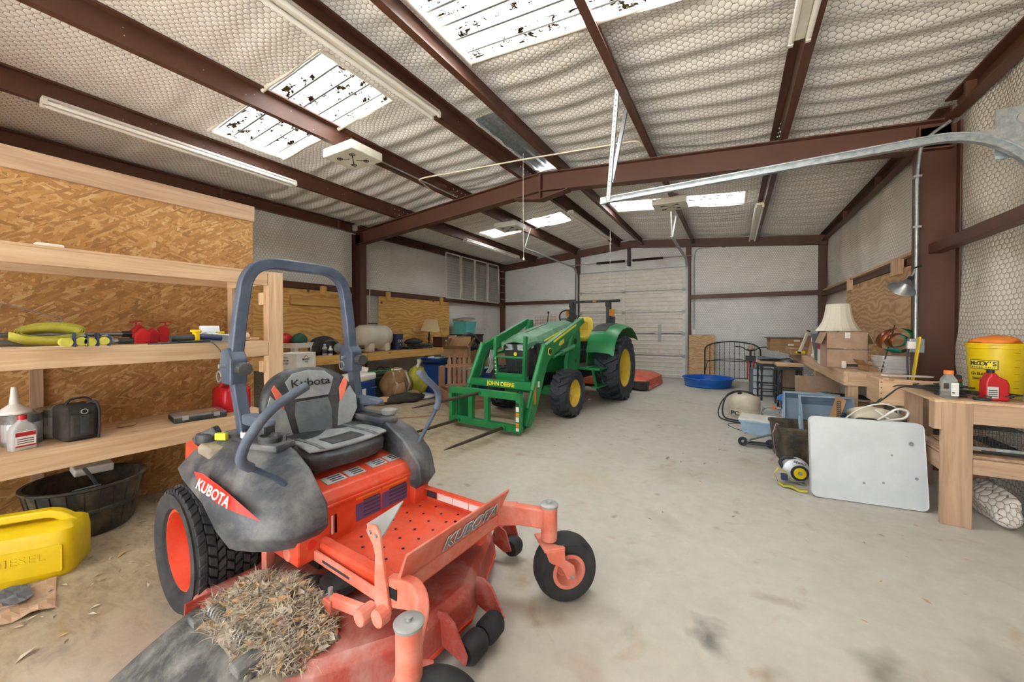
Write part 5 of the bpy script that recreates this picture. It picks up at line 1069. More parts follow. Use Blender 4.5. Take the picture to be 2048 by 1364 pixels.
# --- lower shelf
pcn = thing('paint_can', 'silver gallon paint can with drips beside the oil bottle', 'can', (-3.99, .53, ZL)); MB().lathe([(.001, 0), (.085, 0), (.085, .19), (.088, .195), (.082, .20), (.07, .192), (.001, .192)], n=28).build('body', 'galvanized', pcn, smooth=40); MB().tube(arc((0, 0, .12), .095, -20, 200, 14, 'yz'), .002, 5).build('bail', 'galv_dull', pcn); MB().lathe([(.0855, .03), (.0857, .14)], n=28, caps=False).build('label_band', 'decal_silver', pcn)
fnl = thing('funnel', 'white plastic funnel resting upside down on the paint can', 'funnel', (-3.99, .50, ZL+.201)); MB().lathe([(.075, 0), (.07, .02), (.022, .06), (.018, .10), (.012, .17), (.009, .17)], n=20, caps=False).build('cone', 'white', fnl, smooth=40, solid=.002)
pcn2 = dup(pcn, (-4.09, .68, ZL), 1.1, 'silver gallon paint can behind the black camera bag')
ob = thing('oil_bottle', 'silver oil quart bottle with red cap on the lower shelf', 'bottle', (-3.80, .505, ZL), .25)
MB().ring([[Vector((x*w, y*d, z)) for x, y in rrect(1, 1, .2, 3)] for w, d, z in ((.06, .105, 0), (.064, .11, .008), (.064, .11, .12), (.058, .09, .145), (.036, .04, .17), (.03, .032, .185))]).build('body', 'silver_plastic', ob, smooth=50); MB().cyl((0, 0, .184), (0, 0, .212), .019, n=16).build('cap', 'red_plastic', ob)
MB().bx(.0325, .0335, -.042, .042, .018, .115).build('label', 'decal_white', ob); MB().bx(.0335, .0342, -.042, .042, .085, .11).build('label_band', 'red_print', ob); MB().bx(.0335, .0342, -.042, .042, .02, .03).build('label_band', 'red_print', ob)
for k in range(3): MB().bx(.0335, .0342, -.034, .034, .04+k*.013, .045+k*.013).build('label_line', 'ink', ob)
cbag = thing('camera_bag', 'black padded shoulder case with handle on the lower shelf', 'bag', (-3.86, .74, ZL), .1)
MB().bx(-.11, .11, -.085, .085, 0, .235).build('case', 'dark_cloth', cbag, bevel=.03, seg=4); MB().bx(.108, .128, -.06, .05, .03, .18).build('front_pocket', 'dark_cloth', cbag, bevel=.012, seg=3); MB().bx(.127, .133, -.02, .02, .05, .17).build('flap_strap', 'vinyl_black', cbag)
MB().tube(fillet([(0, -.05, .235), (0, -.03, .27), (0, .05, .275), (0, .08, .235)], .02), .008, 6).build('handle', 'vinyl_black', cbag); MB().tube(fillet([(.06, .03, .235), (.10, .06, .26), (.12, .075, .20), (.115, .07, .0)], .03), .007, 6).build('shoulder_strap', 'vinyl_black', cbag); MB().tube([(.13, .016*math.cos(a), .195+.016*math.sin(a)) for a in [k*math.pi/6 for k in range(12)]], .003, 5, closed=True).build('ring', 'galv_dull', cbag)
org = thing('organizer_case', 'clear lidded black parts organizer on the lower shelf', 'case', (-3.86, 1.42, ZL), -.18); MB().bx(-.13, .13, -.17, .17, 0, .038).build('tray', 'jd_black', org, bevel=.006); MB().bx(-.13, .13, -.17, .17, .038, .055).build('lid', 'clear_plastic', org, bevel=.008); MB().bx(-.06, .09, -.12, .12, .0552, .0565).build('insert', 'kraft', org)
for y in (-.1, .1): MB().bx(.128, .136, y-.02, y+.02, .02, .055).build('latch', 'galv_dull', org)
gas = thing('gas_can', 'red plastic gas can on the lower shelf behind the roll bar', 'fuel can', (-3.98, 1.72, ZL), 0); MB().ring([[Vector((x*w, y*d, z)) for x, y in rrect(1, 1, .18, 4)] for w, d, z in ((.24, .21, 0), (.26, .23, .02), (.26, .23, .19), (.22, .20, .215), (.10, .12, .225))]).build('body', 'red_plastic', gas, smooth=40); MB().tube(fillet([(0, -.09, .21), (0, -.06, .275), (0, .06, .275), (0, .09, .21)], .03), .018, 8).build('handle', 'red_plastic', gas, smooth=50); MB().cyl((.05, .07, .21), (.05, .07, .25), .03, n=14).build('cap', 'red_plastic', gas)
pot = blob((0, 0, .012), (.04, .05, .02), 8, .2, flat_z=0).build('leaf_scrap', 'leaf_tan', smooth=80, loc=(-4.0, 1.02, ZL)); tag(pot, 'curled brown leaf lying on the lower shelf', 'leaf')
# ---------------------------------------------------------------- tub, fuel can and litter on the floor
tub = thing('muck_tub', 'large dirty black plastic tub under the shelf', 'tub', (-3.93, .80, 0)); MB().lathe([(.001, .01), (.22, .01), (.235, .03), (.29, .33), (.305, .34), (.305, .352), (.285, .352), (.275, .33), (.215, .035), (.001, .03)], n=40, caps=False).build('body', 'tub_black', tub, smooth=40); MB().lathe([(.263, .165), (.272, .175), (.272, .19), (.266, .20)], n=40, caps=False).build('hoop', 'tub_black', tub)
for k in range(24): a = k*math.pi/12; MB().beam((.232*math.cos(a), .232*math.sin(a), .03), (.291*math.cos(a), .291*math.sin(a), .33), .004, .012, (math.cos(a), math.sin(a), 0)).build('stave_rib', 'tub_black', tub)
blob((0, 0, .10), (.2, .2, .03), 3, .1).build('dust_layer', 'dusty_plastic', tub, smooth=80)
jack = thing('jack_handle', 'thin steel rod tool leaning out of the tub', 'tool', (-3.78, .80, .34)); MB().tube([(-.12, .10, -.20), (.0, .0, .03), (.04, -.05, .13)][::-1], .010, 8).build('rod', 'steel_pipe', jack, smooth=50)
MB().tube(fillet([(.035, -.10, -.01), (.06, -.10, .0), (.06, .02, .0), (.03, .02, -.01)], .02), .007, 6).build('hook', 'steel_pipe', jack)
shov = MB().ring([[Vector((x, y, z)) for x, y in ((-.06, -.10), (.06, -.10), (.075, .10), (-.075, .10))] for z in (0, .06)]).build('white_scoop', 'white', bevel=.01, loc=(-4.10, .86, .352), rot=(0, .2, 0)); tag(shov, 'white plastic scoop on the tub rim under the shelf', 'scoop')
can = thing('diesel_can', 'yellow plastic diesel fuel can lying near the shelf', 'fuel can', (-3.50, .44, 0), math.radians(59))
MB().ring([[Vector((x*w+ox, y*d, z)) for x, y in rrect(1, 1, .16, 4)] for w, d, z, ox in ((.50, .24, 0, 0), (.53, .27, .025, 0), (.53, .27, .20, 0), (.50, .24, .26, .01), (.42, .17, .285, .03), (.38, .12, .29, .04))]).build('body', 'yellow_plastic', can, smooth=40)
MB().tube(fillet([(-.20, 0, .25), (-.12, 0, .335), (.16, 0, .335), (.24, 0, .26)], .05), 1, prof=[(-.03, -.022), (.03, -.022), (.03, .022), (-.03, .022)]).build('handle', 'yellow_plastic', can, smooth=50, bevel=.008)
MB().ring([[Vector((x, -.136-.002*k, z)) for x, z in rrect(.34, .15, .01, 2, (.06, .115))] for k in (0, 1)]).build('embossed_panel', 'yellow_plastic', can); text('DIESEL', .06, 'yellow_plastic', can, frame((.06, -.1395, .135), (1, 0, 0), (0, 0, 1)), extrude=.002, xs=1.2)
MB().cyl((-.255, 0, .17), (-.30, 0, .20), .04, n=16).build('spout_cap', 'jd_black', can)
# dirt, leaves and torn paper on the floor by the shelf
lit = MB(); lit2 = MB(); lit3 = MB(); rn = random.Random(11)
for i in range(900):
    y = rn.uniform(-.2, 2.4); x = rn.uniform(-4.2, -2.55) if rn.random() < .75 else rn.uniform(-3.6, 1.3)
    if x > -2.7 and .5 < y < 2.3 and x < -.6: continue
    if x > -2.5: y = rn.uniform(2.4, 9)
    S = rn.uniform(.004, .022 if rn.random() < .85 else .045); a = rn.uniform(0, 6.28); E_ = Euler((rn.uniform(-.3, .3), rn.uniform(-.3, .3), a)).to_matrix()
    (lit, lit2, lit3)[rn.randrange(3)].add([Vector((x, y, .006))+E_ @ Vector(p)*S for p in ((-1, 0, 0), (-.2, .4, .2), (1, .1, .1), (.1, -.4, .15))], [(0, 1, 2, 3)])
lt = multi('leaf_litter', [(lit, 'leaf_tan'), (lit2, 'hay_dark'), (lit3, 'hay')]); tag(lt, 'dry leaf scraps and chaff scattered over the floor', 'leaves', kind='stuff')
pb = thing('torn_paper_bag', 'flattened torn paper bag printed in brown on the floor beside the yellow can', 'bag', onz(60, 1200)); MB().grid(lambda a, b: Vector((-.18+.34*a+.05*b, -.13+.24*b-.06*a*b, .012+.02*math.sin(9*a+4*b)*math.sin(5*b+1))), 9, 7).build('sheet', 'kraft_pale', pb, solid=.003); MB().grid(lambda a, b: Vector((-.14+.18*a, -.09+.10*b, .036+.012*math.sin(9*a+4*b))), 5, 4).build('printed_patch', 'vinyl_mid', pb, solid=.002)
# ---------------------------------------------------------------- boards and racks on the long wall
def board(x0, x1, y0, y1, z0, z1, name, mat, label, cleats=()):
    r = thing(name, label, 'board', ((x0+x1)/2, (y0+y1)/2, z0)); cx, cy = (x0+x1)/2, (y0+y1)/2
    MB().bx(x0-cx, x1-cx, y0-cy, y1-cy, 0, z1-z0).build('panel', mat, r)
    for (a, b, c, d) in cleats: MB().bx(x0-cx-.0, x1-cx+.04, a-cy, b-cy, c-z0, d-z0).build('hanging_cleat', 'lumber_yellow_z', r, bevel=.002)
    return r
board(-7.0, -6.985, 2.35, 5.10, .93, 2.13, 'plywood_sheet', 'plywood', 'knotty orange plywood sheet behind the bench with the laundry basket', ((2.75, 2.85, 2.05, 2.22), (4.55, 4.66, 2.05, 2.22)))
MB().bx(-6.984, -6.945, 3.95, 5.06, 1.83, 1.98).build('ledger_board', 'lumber_yellow_y', loc=(0, 0, 0)); lb = bpy.data.objects['ledger_board']; tag(lb, 'yellow pine ledger nailed across the plywood sheet', 'board')
q = MB().bx(-6.984, -6.945, 2.40, 3.20, 1.78, 1.88).build('ledger_board', 'lumber_yellow_y'); tag(q, 'short yellow pine ledger on the plywood behind the lumber post', 'board')
board(-7.0, -6.985, 5.97, 8.46, .95, 2.13, 'plywood_sheet', 'plywood', 'orange plywood sheet behind the table lamp', ((6.18, 6.29, 2.04, 2.24), (8.05, 8.16, 2.04, 2.24)))
rk = None
for k in range(4):
    y0 = 8.28+.705*k
    if rk is None:
        rk = thing('wire_rack_panel', 'white wire rack panel on the wall, first of four beside the plywood', 'rack', (-6.95, y0+.32, 2.25), 0, 'wire rack panels on the wall')
        fr = MB()
        for a, b in (((0, -.315, 0), (0, -.315, 1.26)), ((0, .315, 0), (0, .315, 1.26)), ((0, -.315, 0), (0, .315, 0)), ((0, -.315, 1.26), (0, .315, 1.26))): fr.beam(a, b, .03, .03, (1, 0, 0))
        fr.build('frame', 'white_enamel', rk)
        g = MB()
        for j in range(15): y = -.29+j*.0415; g.bx(-.004, .002, y-.003, y+.003, .01, 1.25)
        for j in range(16): z = .06+j*.075; g.bx(-.008, -.004, -.30, .30, z-.003, z+.003)
        go = g.build('wire_grid', 'galv_dull', rk); go['kind'] = 'stuff'
        for j in range(4): MB().bx(-.02, -.006, -.30, .30, .1+j*.32, .115+j*.32).build('support_bar', 'white_enamel', rk)
    else: dup(rk, (-6.95, y0+.32, 2.25), None, 'white wire rack panel on the wall, '+('', 'second of four from the plywood', 'third of four from the plywood', 'last of four beside the corner column')[k])
for k in range(5):
    o = MB().bx(-6.98, -6.86, 11.15, 11.36, 2.38+k*.24, 2.395+k*.24).build('shelf_bracket', 'galv_dull'); tag(o, 'grey metal bracket in the corner next to the wire rack panels', 'bracket', 'metal brackets in the corner')
# ---------------------------------------------------------------- workbenches on the long wall
def bench(name, label, x0, x1, y0, y1, z, posts, mat='lumber_yellow', front=-1, beamh=.14):
    r = thing(name, label, 'workbench', (0, 0, 0)); xf = x1 if front > 0 else x0; s = front
    MB().bx(x0, x1, y0, y1, z-.02, z).build('top', mat+'_y', r, bevel=.002)
    MB().bx(*sorted((xf, xf-s*.04)), y0, y1, z-.02-beamh, z-.02).build('front_beam', mat+'_y', r, bevel=.003)
    for y in (y0, y1-.04): MB().bx(x0+.04, x1-.04, y, y+.04, z-.02-beamh, z-.02).build('end_beam', mat+'_x', r, bevel=.003)
    for y in posts: MB().bx(*sorted((xf-s*.04, xf-s*.13)), y, y+.13, 0, z-.02).build('leg', mat+'_z', r, bevel=.003)
    for y in (y0+.1, y1-.2): MB().bx(*sorted((xf-s*(x1-x0-.05), xf-s*(x1-x0-.14))), y, y+.09, 0, z-.02).build('leg', mat+'_z', r, bevel=.003)
    return r
bench('workbench', 'yellow lumber workbench holding a laundry basket and duffel bag', -7.08, -6.33, 2.30, 5.12, .90, (2.6, 4.88), front=1)
bench('workbench', 'yellow lumber workbench holding the sprayer tank and table lamp', -6.80, -6.33, 5.14, 8.45, .90, (6.90, 8.2), front=1)
BZ = .902
bk_ = thing('laundry_basket', 'white plastic laundry basket of caps on the bench', 'basket', (-6.62, 3.82, BZ), .15)
m = MB(); fw = lambda k, z: [Vector((x*.26*k, y*.20*k, z)) for x, y in rrect(2, 2, .3, 3)]
m.ring([fw(.85, 0), fw(.88, .04)], True, False); m.ring([fw(.94, .16), fw(1, .24), fw(1.06, .245)], True, False); m.add(fw(.85, .0), [tuple(range(16))]); m.build('body', 'white', bk_, solid=.004)
for k in range(24):
    R_ = fw(.88, .04); R2 = fw(.94, .16); i = int(k*16/24); MB().beam(R_[i], R2[i], .018, .004).build('slat', 'white', bk_)
for i, (dx, dy, mt, lb_) in enumerate(((-.12, -.08, 'red_plastic', 'red cap lying in the laundry basket'), (.08, .05, 'green_cloth', 'dark green hard cap lying in the laundry basket'))):
    q = blob((0, 0, .07), (.11, .13, .12), 20+i, .12, flat_z=-.05).build('cap', mt, smooth=80, loc=Vector((-6.62+dx, 3.82+dy, BZ+.22))); tag(q, lb_, 'hat')
df = thing('duffel_bag', 'black duffel bag slumped on the bench', 'bag', (-6.64, 4.40, BZ)); blob((0, 0, .14), (.20, .30, .20), 31, .18, 20, 12, flat_z=0).build('body', 'dark_cloth', df, smooth=80); MB().tube(fillet([(.15, -.15, .15), (.18, -.08, .27), (.18, .12, .26), (.16, .2, .10)], .06), .014, 6).build('strap', 'vinyl_mid', df); blob((.18, .18, .12), (.07, .12, .09), 32, .2, flat_z=0).build('pocket', 'vinyl_grey', df, smooth=80)
for i, (y, h, mt, lb_) in enumerate(((4.25, .19, 'silver_plastic', 'slim silver spray bottle standing before the duffel bag'), (4.36, .15, 'white', 'white jar standing before the duffel bag'))):
    q = thing('bottle', lb_, 'bottle', (-6.40, y, BZ)); MB().lathe([(.001, 0), (.04, 0), (.042, .01), (.042, h*.75), (.018, h*.88), (.018, h)], n=16).build('body', mt, q, smooth=40); MB().cyl((0, 0, h), (0, 0, h+.02), .02, n=12).build('cap', 'decal_silver', q); MB().lathe([(.0425, h*.2), (.0425, h*.6)], n=16, caps=False).build('label', 'decal_dark', q)
vs_ = thing('bench_vise', 'small dark bench vise on the corner of the bench', 'vise', (-6.42, 5.02, BZ)); MB().bx(-.05, .05, -.05, .05, 0, .03).bx(-.03, .03, -.04, .0, .03, .12).bx(-.06, .06, -.05, .01, .10, .15).build('body', 'jd_black', vs_, bevel=.006); MB().bx(-.06, .06, .03, .07, .08, .15).build('jaw', 'jd_black', vs_, bevel=.006); MB().cyl((0, .07, .09), (0, .15, .09), .010, n=8).cyl((0, .14, .05), (0, .14, .13), .005, n=6).build('screw', 'galvanized', vs_)
for k in range(4):
    r = carton('white_box', ('lowest', 'second', 'third', 'topmost')[k]+' white printed box in the stack before the bench', (-5.98+.01*k, 3.50-.012*k, .255*k), (.36, .44, .25), .30+.02*k, 'white_card', None, 'white printed boxes in a stack', False)
    MB().bx(.180, .1808, -.10, .10, .03, .22).build('print', 'white_card', r); text('BUCKET', .045, 'ink', r, frame((.1812, .0, .15), (0, 1, 0), (0, 0, 1)), bold=.001); MB().tube([(.181, .045*math.cos(a), .15+.055*math.sin(a)) for a in [math.pi*.15+q*math.pi*.7/10 for q in range(11)]], .004, 5).build('logo_arch', 'red_print', r); text('BOSS', .03, 'ink', r, frame((.1812, 0, .115), (0, 1, 0), (0, 0, 1)))
    for j, tx in enumerate(('1. WALL', '2. DRYER', '3. SHEET')): text(tx, .036, 'ink', r, frame((-.02, -.2212, .19-j*.05), (1, 0, 0), (0, 0, 1)))
tk = thing('sprayer_tank', 'white horizontal poly sprayer tank on moulded legs on the bench', 'tank', (-6.68, 5.55, BZ), math.radians(94)); m = MB()
m.lathe([(.001, -.42), (.14, -.41), (.22, -.37), (.255, -.30), (.258, -.19), (.262, -.17), (.258, -.15), (.255, 0), (.258, .15), (.262, .17), (.258, .19), (.255, .30), (.22, .37), (.14, .41), (.001, .42)], (0, 0, .31), 'x', 36); m.build('shell', 'tank_white', tk, smooth=50)
for x in (-.22, .22): MB().bx(x-.07, x+.07, -.22, .22, 0, .25).build('leg', 'tank_white', tk, bevel=.03, seg=3)
MB().lathe([(.09, .54), (.095, .58), (.07, .585)], (0, 0, 0), n=20).build('neck', 'tank_white', tk, smooth=40); MB().cyl((0, 0, .58), (0, 0, .605), .10, n=20).build('lid', 'jd_black', tk); MB().cyl((-.41, 0, .10), (-.46, 0, .10), .03, n=10).build('outlet', 'jd_black', tk)
bb = thing('bucket', 'navy blue plastic bucket beside the sprayer tank', 'bucket', (-6.72, 6.26, BZ)); MB().lathe([(.001, .003), (.125, .003), (.145, .35), (.152, .352), (.152, .365), (.142, .365), (.122, .01), (.001, .01)], n=28, caps=False).build('body', 'blue_deep', bb, smooth=40); MB().tube(arc((0, 0, .30), .155, 200, 340, 14, 'yz'), .003, 5).build('bail', 'galv_dull', bb); text('DO', .08, 'white', bb, frame((.138, -.02, .20), (.15, 1, 0), (.06, 0, 1))); text('it', .06, 'white', bb, frame((.134, -.02, .12), (.15, 1, 0), (.06, 0, 1)))
for i, (y, w, z, mt, lb_) in enumerate(((6.80, .80, 0, 'jd_black', 'long black gun case flat on the bench'), (6.90, .70, .06, 'vinyl_black', 'thin dark case on top of the long black case'))):
    q = thing('hard_case', lb_, 'case', (-6.60, y, BZ+z), .1*i+1.5); MB().bx(-w/2, w/2, -.12, .12, 0, .055).build('shell', mt, q, bevel=.02, seg=3); MB().tube([(-.06, -.125, .03), (-.04, -.15, .03), (.04, -.15, .03), (.06, -.125, .03)], .008, 6).build('handle', mt, q); MB().bx(-w/2+.02, w/2-.02, -.1215, .1215, .026, .030).build('seam', 'galv_dull', q)
q = thing('tarp_bundle', 'crumpled dark olive cloth bundle piled on the cases', 'cloth', (-6.72, 6.78, BZ+.118)); blob((0, 0, .05), (.14, .26, .08), 41, .25, 18, 10, flat_z=0, fold=.05).build('cloth', 'dark_cloth', q, smooth=80)
lp = thing('table_lamp', 'table lamp with tan square shade and dark turned stem', 'lamp', (-6.70, 7.32, BZ)); MB().lathe([(.001, 0), (.085, 0), (.085, .02), (.05, .035), (.02, .06), (.035, .10), (.018, .14), (.03, .19), (.042, .24), (.02, .29), (.03, .33), (.015, .37), (.012, .47)], n=20).build('stem', 'dark_steel', lp, smooth=50)
def shade(parent, z0, h, b, t_, mat, n=4, rot=0, ribs=True):
    rb = [Vector((b*math.cos(rot+k*2*math.pi/n), b*math.sin(rot+k*2*math.pi/n), z0)) for k in range(n)]; rt_ = [Vector((t_*math.cos(rot+k*2*math.pi/n), t_*math.sin(rot+k*2*math.pi/n), z0+h)) for k in range(n)]
    o = MB().ring([rb, rt_], True, False).build('lamp_shade', mat, parent, solid=.004)
    return o
so = shade(lp, .42, .30, .27, .17, 'shade_tan', 4, math.pi/4+.45); so.location = (0, 0, 0); so.rotation_euler = (.0, .10, 0)
q = thing('metal_box', 'brown metal ammunition box on the bench behind the table lamp', 'box', (-6.62, 7.70, BZ), .1); MB().bx(-.14, .14, -.18, .18, 0, .26).build('body', 'brown_steel', q, bevel=.008); MB().bx(-.145, .145, -.185, .185, .23, .265).build('lid', 'brown_steel', q, bevel=.006); MB().bx(.141, .145, -.03, .03, .15, .18).build('label', 'white', q)
carton('small_carton', 'small pale carton with round print at the bench end', (-6.60, 8.10, BZ), (.20, .18, .30), .1, 'kraft_pale')
dk = thing('dark_cabinet', 'dark brown chest under the teal tote', 'chest', (-6.72, 8.95, 0)); MB().bx(-.32, .30, -.38, .38, 0, 1.18).build('body', 'dark_steel', dk, bevel=.01); MB().bx(-.34, .32, -.40, .40, 1.18, 1.22).build('top', 'dark_steel', dk, bevel=.006); [MB().bx(.30, .312, -.34, .34, .08+.36*k, .40+.36*k).build('drawer_front', 'dark_steel', dk, bevel=.004) for k in range(3)]
tt = tote('storage_tote', 'teal plastic storage tote on the dark chest', (-6.70, 8.82, 1.222), (.42, .60, .36), .12, 'teal_plastic'); MB().ring([[Vector((x*k, y*k, z)) for x, y in rrect(.44, .62, .05)] for z, k in ((0, 1), (.03, 1), (.05, .93))]).build('lid', 'dusty_plastic', tt, loc=(0, -.04, .40), rot=(.12, .06, 0), label='weathered beige lid lying askew')
# heap of goods between the bench and the tractor
tote('storage_tote', 'open navy tote under the bench edge', (-6.06, 6.72, 0), (.42, .62, .40), .1, 'blue_plastic'); q = thing('paper_bundle', 'bundle of papers and rags in the open navy tote', 'papers', (-6.06, 6.72, .30)); blob((0, 0, .08), (.17, .25, .09), 51, .25, 16, 8, fold=.08).build('rags', 'kraft_pale', q, smooth=80); [MB().box((.02, -.12+.12*k, .17), (.16, .10, .012), (.2, .3*k-.3, .3)).build('paper', 'white_card', q) for k in range(3)]
tote('storage_tote', 'second navy tote between the first one and the slatted crate', (-5.55, 6.45, 0), (.46, .62, .64), .05, 'blue_plastic', 'blue_deep'); tote('storage_tote', 'navy tote with a lid under the leaning cardboard flaps', (-5.05, 7.0, 0), (.48, .66, .48), -.05, 'blue_plastic', 'teal_plastic')
q = thing('tote_lid_stack', 'shallow blue sled filled with books and papers on the totes', 'tray', (-5.52, 6.40, .672), .15); MB().ring([[Vector((x*k, y*k, z)) for x, y in rrect(.55, .85, .10)] for z, k in ((0, .8), (.06, .97), (.10, 1), (.10, .95), (.07, .90), (.03, .76))], True, False, False).add([Vector((x*.78, y*.78, .02)) for x, y in rrect(.55, .85, .10)], [tuple(range(20))]).build('tray', 'blue_plastic', q, smooth=40); [MB().box((-.05+.06*k, -.1+.12*k, .09+.015*k), (.30, .22, .03), (0, .05*k, .4*k)).build('book', ('white_card', 'jd_black', 'decal_silver')[k], q, bevel=.003) for k in range(3)]
q = carton('flap_box', 'open cardboard box with tall printed flaps on the blue sled', (-5.12, 6.48, .79), (.50, .62, .18), .55, 'kraft', [(1, 0, 1.1), (-1, 0, 2.0), (0, 1, 1.25), (0, -1, .3)]); text('HOLLAND', .10, 'ink', q, frame((.265, .0, .27), (0, 1, 0), (.45, 0, .9)), bold=.002)
carton('tall_carton', 'tall plain cardboard box beside the loader arm', (-5.0, 7.66, 0), (.50, .50, 1.02), .2, 'kraft'); carton('floor_carton', 'plain cardboard box on the floor behind the loader cross tube', (-4.35, 7.9, 0), (.5, .55, .62), -.1, 'kraft_pale')
for i, (x, y, z, r_, mt, lb_) in enumerate(((-5.85, 8.12, .62, (.26, .34, .30), 'dark_cloth', 'black bag heaped behind the cardboard flaps'), (-5.45, 8.78, .66, (.28, .34, .30), 'olive_cloth', 'dark green duffel heaped behind the cardboard boxes'), (-5.05, 8.35, .60, (.26, .30, .42), 'strap_yellow', 'yellow cloth heap behind the loader arm'), (-5.95, 9.32, .45, (.3, .3, .62), 'dark_cloth', 'large dark bag heap near the corner'))):
    q = thing('cloth_bundle', lb_, 'bag', (x, y, 0)); blob((0, 0, z), r_, 60+i, .2, 20, 12, flat_z=0).build('heap', mt, q, smooth=80); MB().bx(-.22, .22, -.25, .25, 0, z).build('box_under', 'kraft', q)
q = thing('car_seat', 'black curved child seat shell above the cardboard flaps', 'seat', (-5.60, 7.50, .0)); MB().bx(-.2, .2, -.2, .2, 0, .85).build('box_under', 'kraft', q); MB().tube(fillet([(-.1, -.25, 1.05), (0, -.12, 1.24), (.05, .1, 1.25), (.1, .3, 1.05), (.12, .42, .98)], .1), [.05]*len(fillet([(-.1, -.25, 1.05), (0, -.12, 1.24), (.05, .1, 1.25), (.1, .3, 1.05), (.12, .42, .98)], .1)), 8).build('shell', 'jd_black', q, smooth=60); blob((0, 0, .95), (.2, .25, .14), 71, .1).build('cushion', 'dark_cloth', q, smooth=80)
tote('storage_tote', 'black tote with yellow lid in the corner behind the tractor hood', (-5.75, 10.2, 0), (.55, .75, 1.02), .0, 'jd_black', 'yellow_plastic', taper=.95); q = blob((0, 0, .12), (.18, .2, .14), 80, .2, flat_z=0).build('tool_bag', 'yellow_plastic', smooth=80, loc=(-5.75, 10.15, 1.052)); tag(q, 'yellow and black tool bag on the corner tote', 'bag')
q = thing('red_toolbox', 'red tool case stacked near the corner column', 'case', (-6.35, 10.05, 0)); MB().bx(-.25, .25, -.3, .3, 0, .85).build('crate', 'dark_cloth', q, bevel=.02); MB().bx(-.2, .2, -.22, .22, .85, 1.06).build('case', 'red_plastic', q, bevel=.03); blob((.05, 0, 1.1), (.12, .15, .05), 81, .2).build('rag', 'white', q, smooth=80)
wr = thing('wire_grid_rack', 'rusty wire grid rack leaning on the far wall', 'rack', (-5.35, YB-.16, 1.45)); g = MB()
for k in range(9): g.cyl((-.36+k*.09, 0, 0), (-.36+k*.09, 0, .32), .005, n=5)
for k in range(4): g.cyl((-.38, 0, .01+k*.10), (.38, 0, .01+k*.10), .005, n=5)
go = g.build('wire_grid', 'cutter_red', wr); go['kind'] = 'stuff'
for x in (-.3, .3): MB().cyl((x, 0, -1.45), (x, 0, 0), .008, n=6).build('leg', 'cutter_red', wr)
# slatted wooden crate with picket back
cr_ = thing('slatted_crate', 'brown wooden crate with a picket back behind the spear frame', 'crate', (-4.36, 5.58, 0), math.radians(-35))
MB().bx(-.6, .6, -.26, .26, .02, .04).build('bottom', 'crate_x', cr_)
for y in (-.26, .25): MB().bx(-.6, .6, y, y+.014, 0, .26).build('side_board', 'crate_x', cr_)
for x in (-.6, .586): MB().bx(x, x+.014, -.26, .26, 0, .26).build('end_board', 'crate_y', cr_)
for k in range(5): MB().prism([(-.225+k*.095, .25), (-.155+k*.095, .25), (-.155+k*.095, .80+.06*(k % 2)), (-.19+k*.095, .90+.06*(k % 2)), (-.225+k*.095, .80+.06*(k % 2))], -.03, -.012, 'x').build('picket', 'crate_z', cr_)
for z in (.32, .68): MB().bx(-.012, .006, -.27, .32, z, z+.06).build('picket_rail', 'crate_y', cr_)
for k in range(4): MB().tube([(0, .15+.03*k, .66), (.08, .25, .62+.03*k), (.05, .36, .68-.02*k), (-.02, .30, .55+.02*k)], .004, 5).build('twine', 'cream_plastic', cr_)
MB().bx(-.6, -.5, -.25, -.15, .26, .66).build('corner_post', 'crate_z', cr_); MB().tube(arc((-.55, .0, .30), .36, 20, 110, 8, 'xz'), .012, 6).build('red_hose', 'red_plastic', cr_)
# cooler, bags, tools before the bench
co = thing('cooler', 'blue cooler with white lid beside the mower', 'cooler', (-5.86, 4.52, 0), .35); co.scale = (1.22, 1.12, 1.26)
MB().bx(-.17, .17, -.24, .24, 0, .36).build('body', 'blue_plastic', co, bevel=.025, seg=3); MB().bx(-.18, .18, -.25, .25, .36, .46).build('lid', 'white', co, bevel=.03, seg=3); MB().bx(.172, .176, -.20, -.06, .12, .26).build('label', 'decal_white', co)
MB().tube(fillet([(.172, .10, .25), (.20, .10, .25), (.20, .20, .25), (.172, .20, .25)], .02), .012, 6).build('side_handle', 'blue_plastic', co); MB().box((.02, .10, .50), (.16, .14, .05), (.3, .2, .3)).build('paper', 'white_card', co)
sb = thing('canvas_pack', 'tan and brown canvas pack slumped against the bench', 'bag', (-5.78, 5.35, 0)); blob((0, 0, .26), (.26, .34, .34), 90, .2, 22, 14, flat_z=0).build('body', 'brown_cloth', sb, smooth=80); blob((.18, -.1, .2), (.12, .16, .18), 91, .15, flat_z=0).build('pocket', 'kraft', sb, smooth=80); [ribbon([(.22, -.25+.16*k, .1), (.27, -.2+.16*k, .3), (.12, -.18+.16*k, .56)], .05, 'strap', 'leaf_grey', sb, (0, 1, 0)) for k in range(3)]
q = thing('trash_bag', 'tan plastic sack knotted beside the canvas pack', 'bag', (-5.86, 6.02, 0)); blob((0, 0, .26), (.22, .24, .32), 92, .25, 20, 12, flat_z=0, fold=.06).build('sack', 'strap_yellow', q, smooth=80); MB().tube([(0, 0, .55), (.04, .02, .64), (.02, .06, .70)], [.04, .03, .06], 8).build('knot', 'white', q, smooth=70)
q = thing('black_satchel', 'black satchel with loop handles under the bench', 'bag', (-6.58, 5.75, 0)); MB().bx(-.2, .2, -.28, .28, .18, .42).build('body', 'dark_cloth', q, bevel=.05, seg=3); MB().bx(-.22, .22, -.30, .30, 0, .18).build('plinth', 'kraft', q); [MB().tube(arc((x, 0, .42), .13, 0, 180, 12, 'yz'), .012, 6).build('handle', 'vinyl_mid', q) for x in (-.1, .1)]
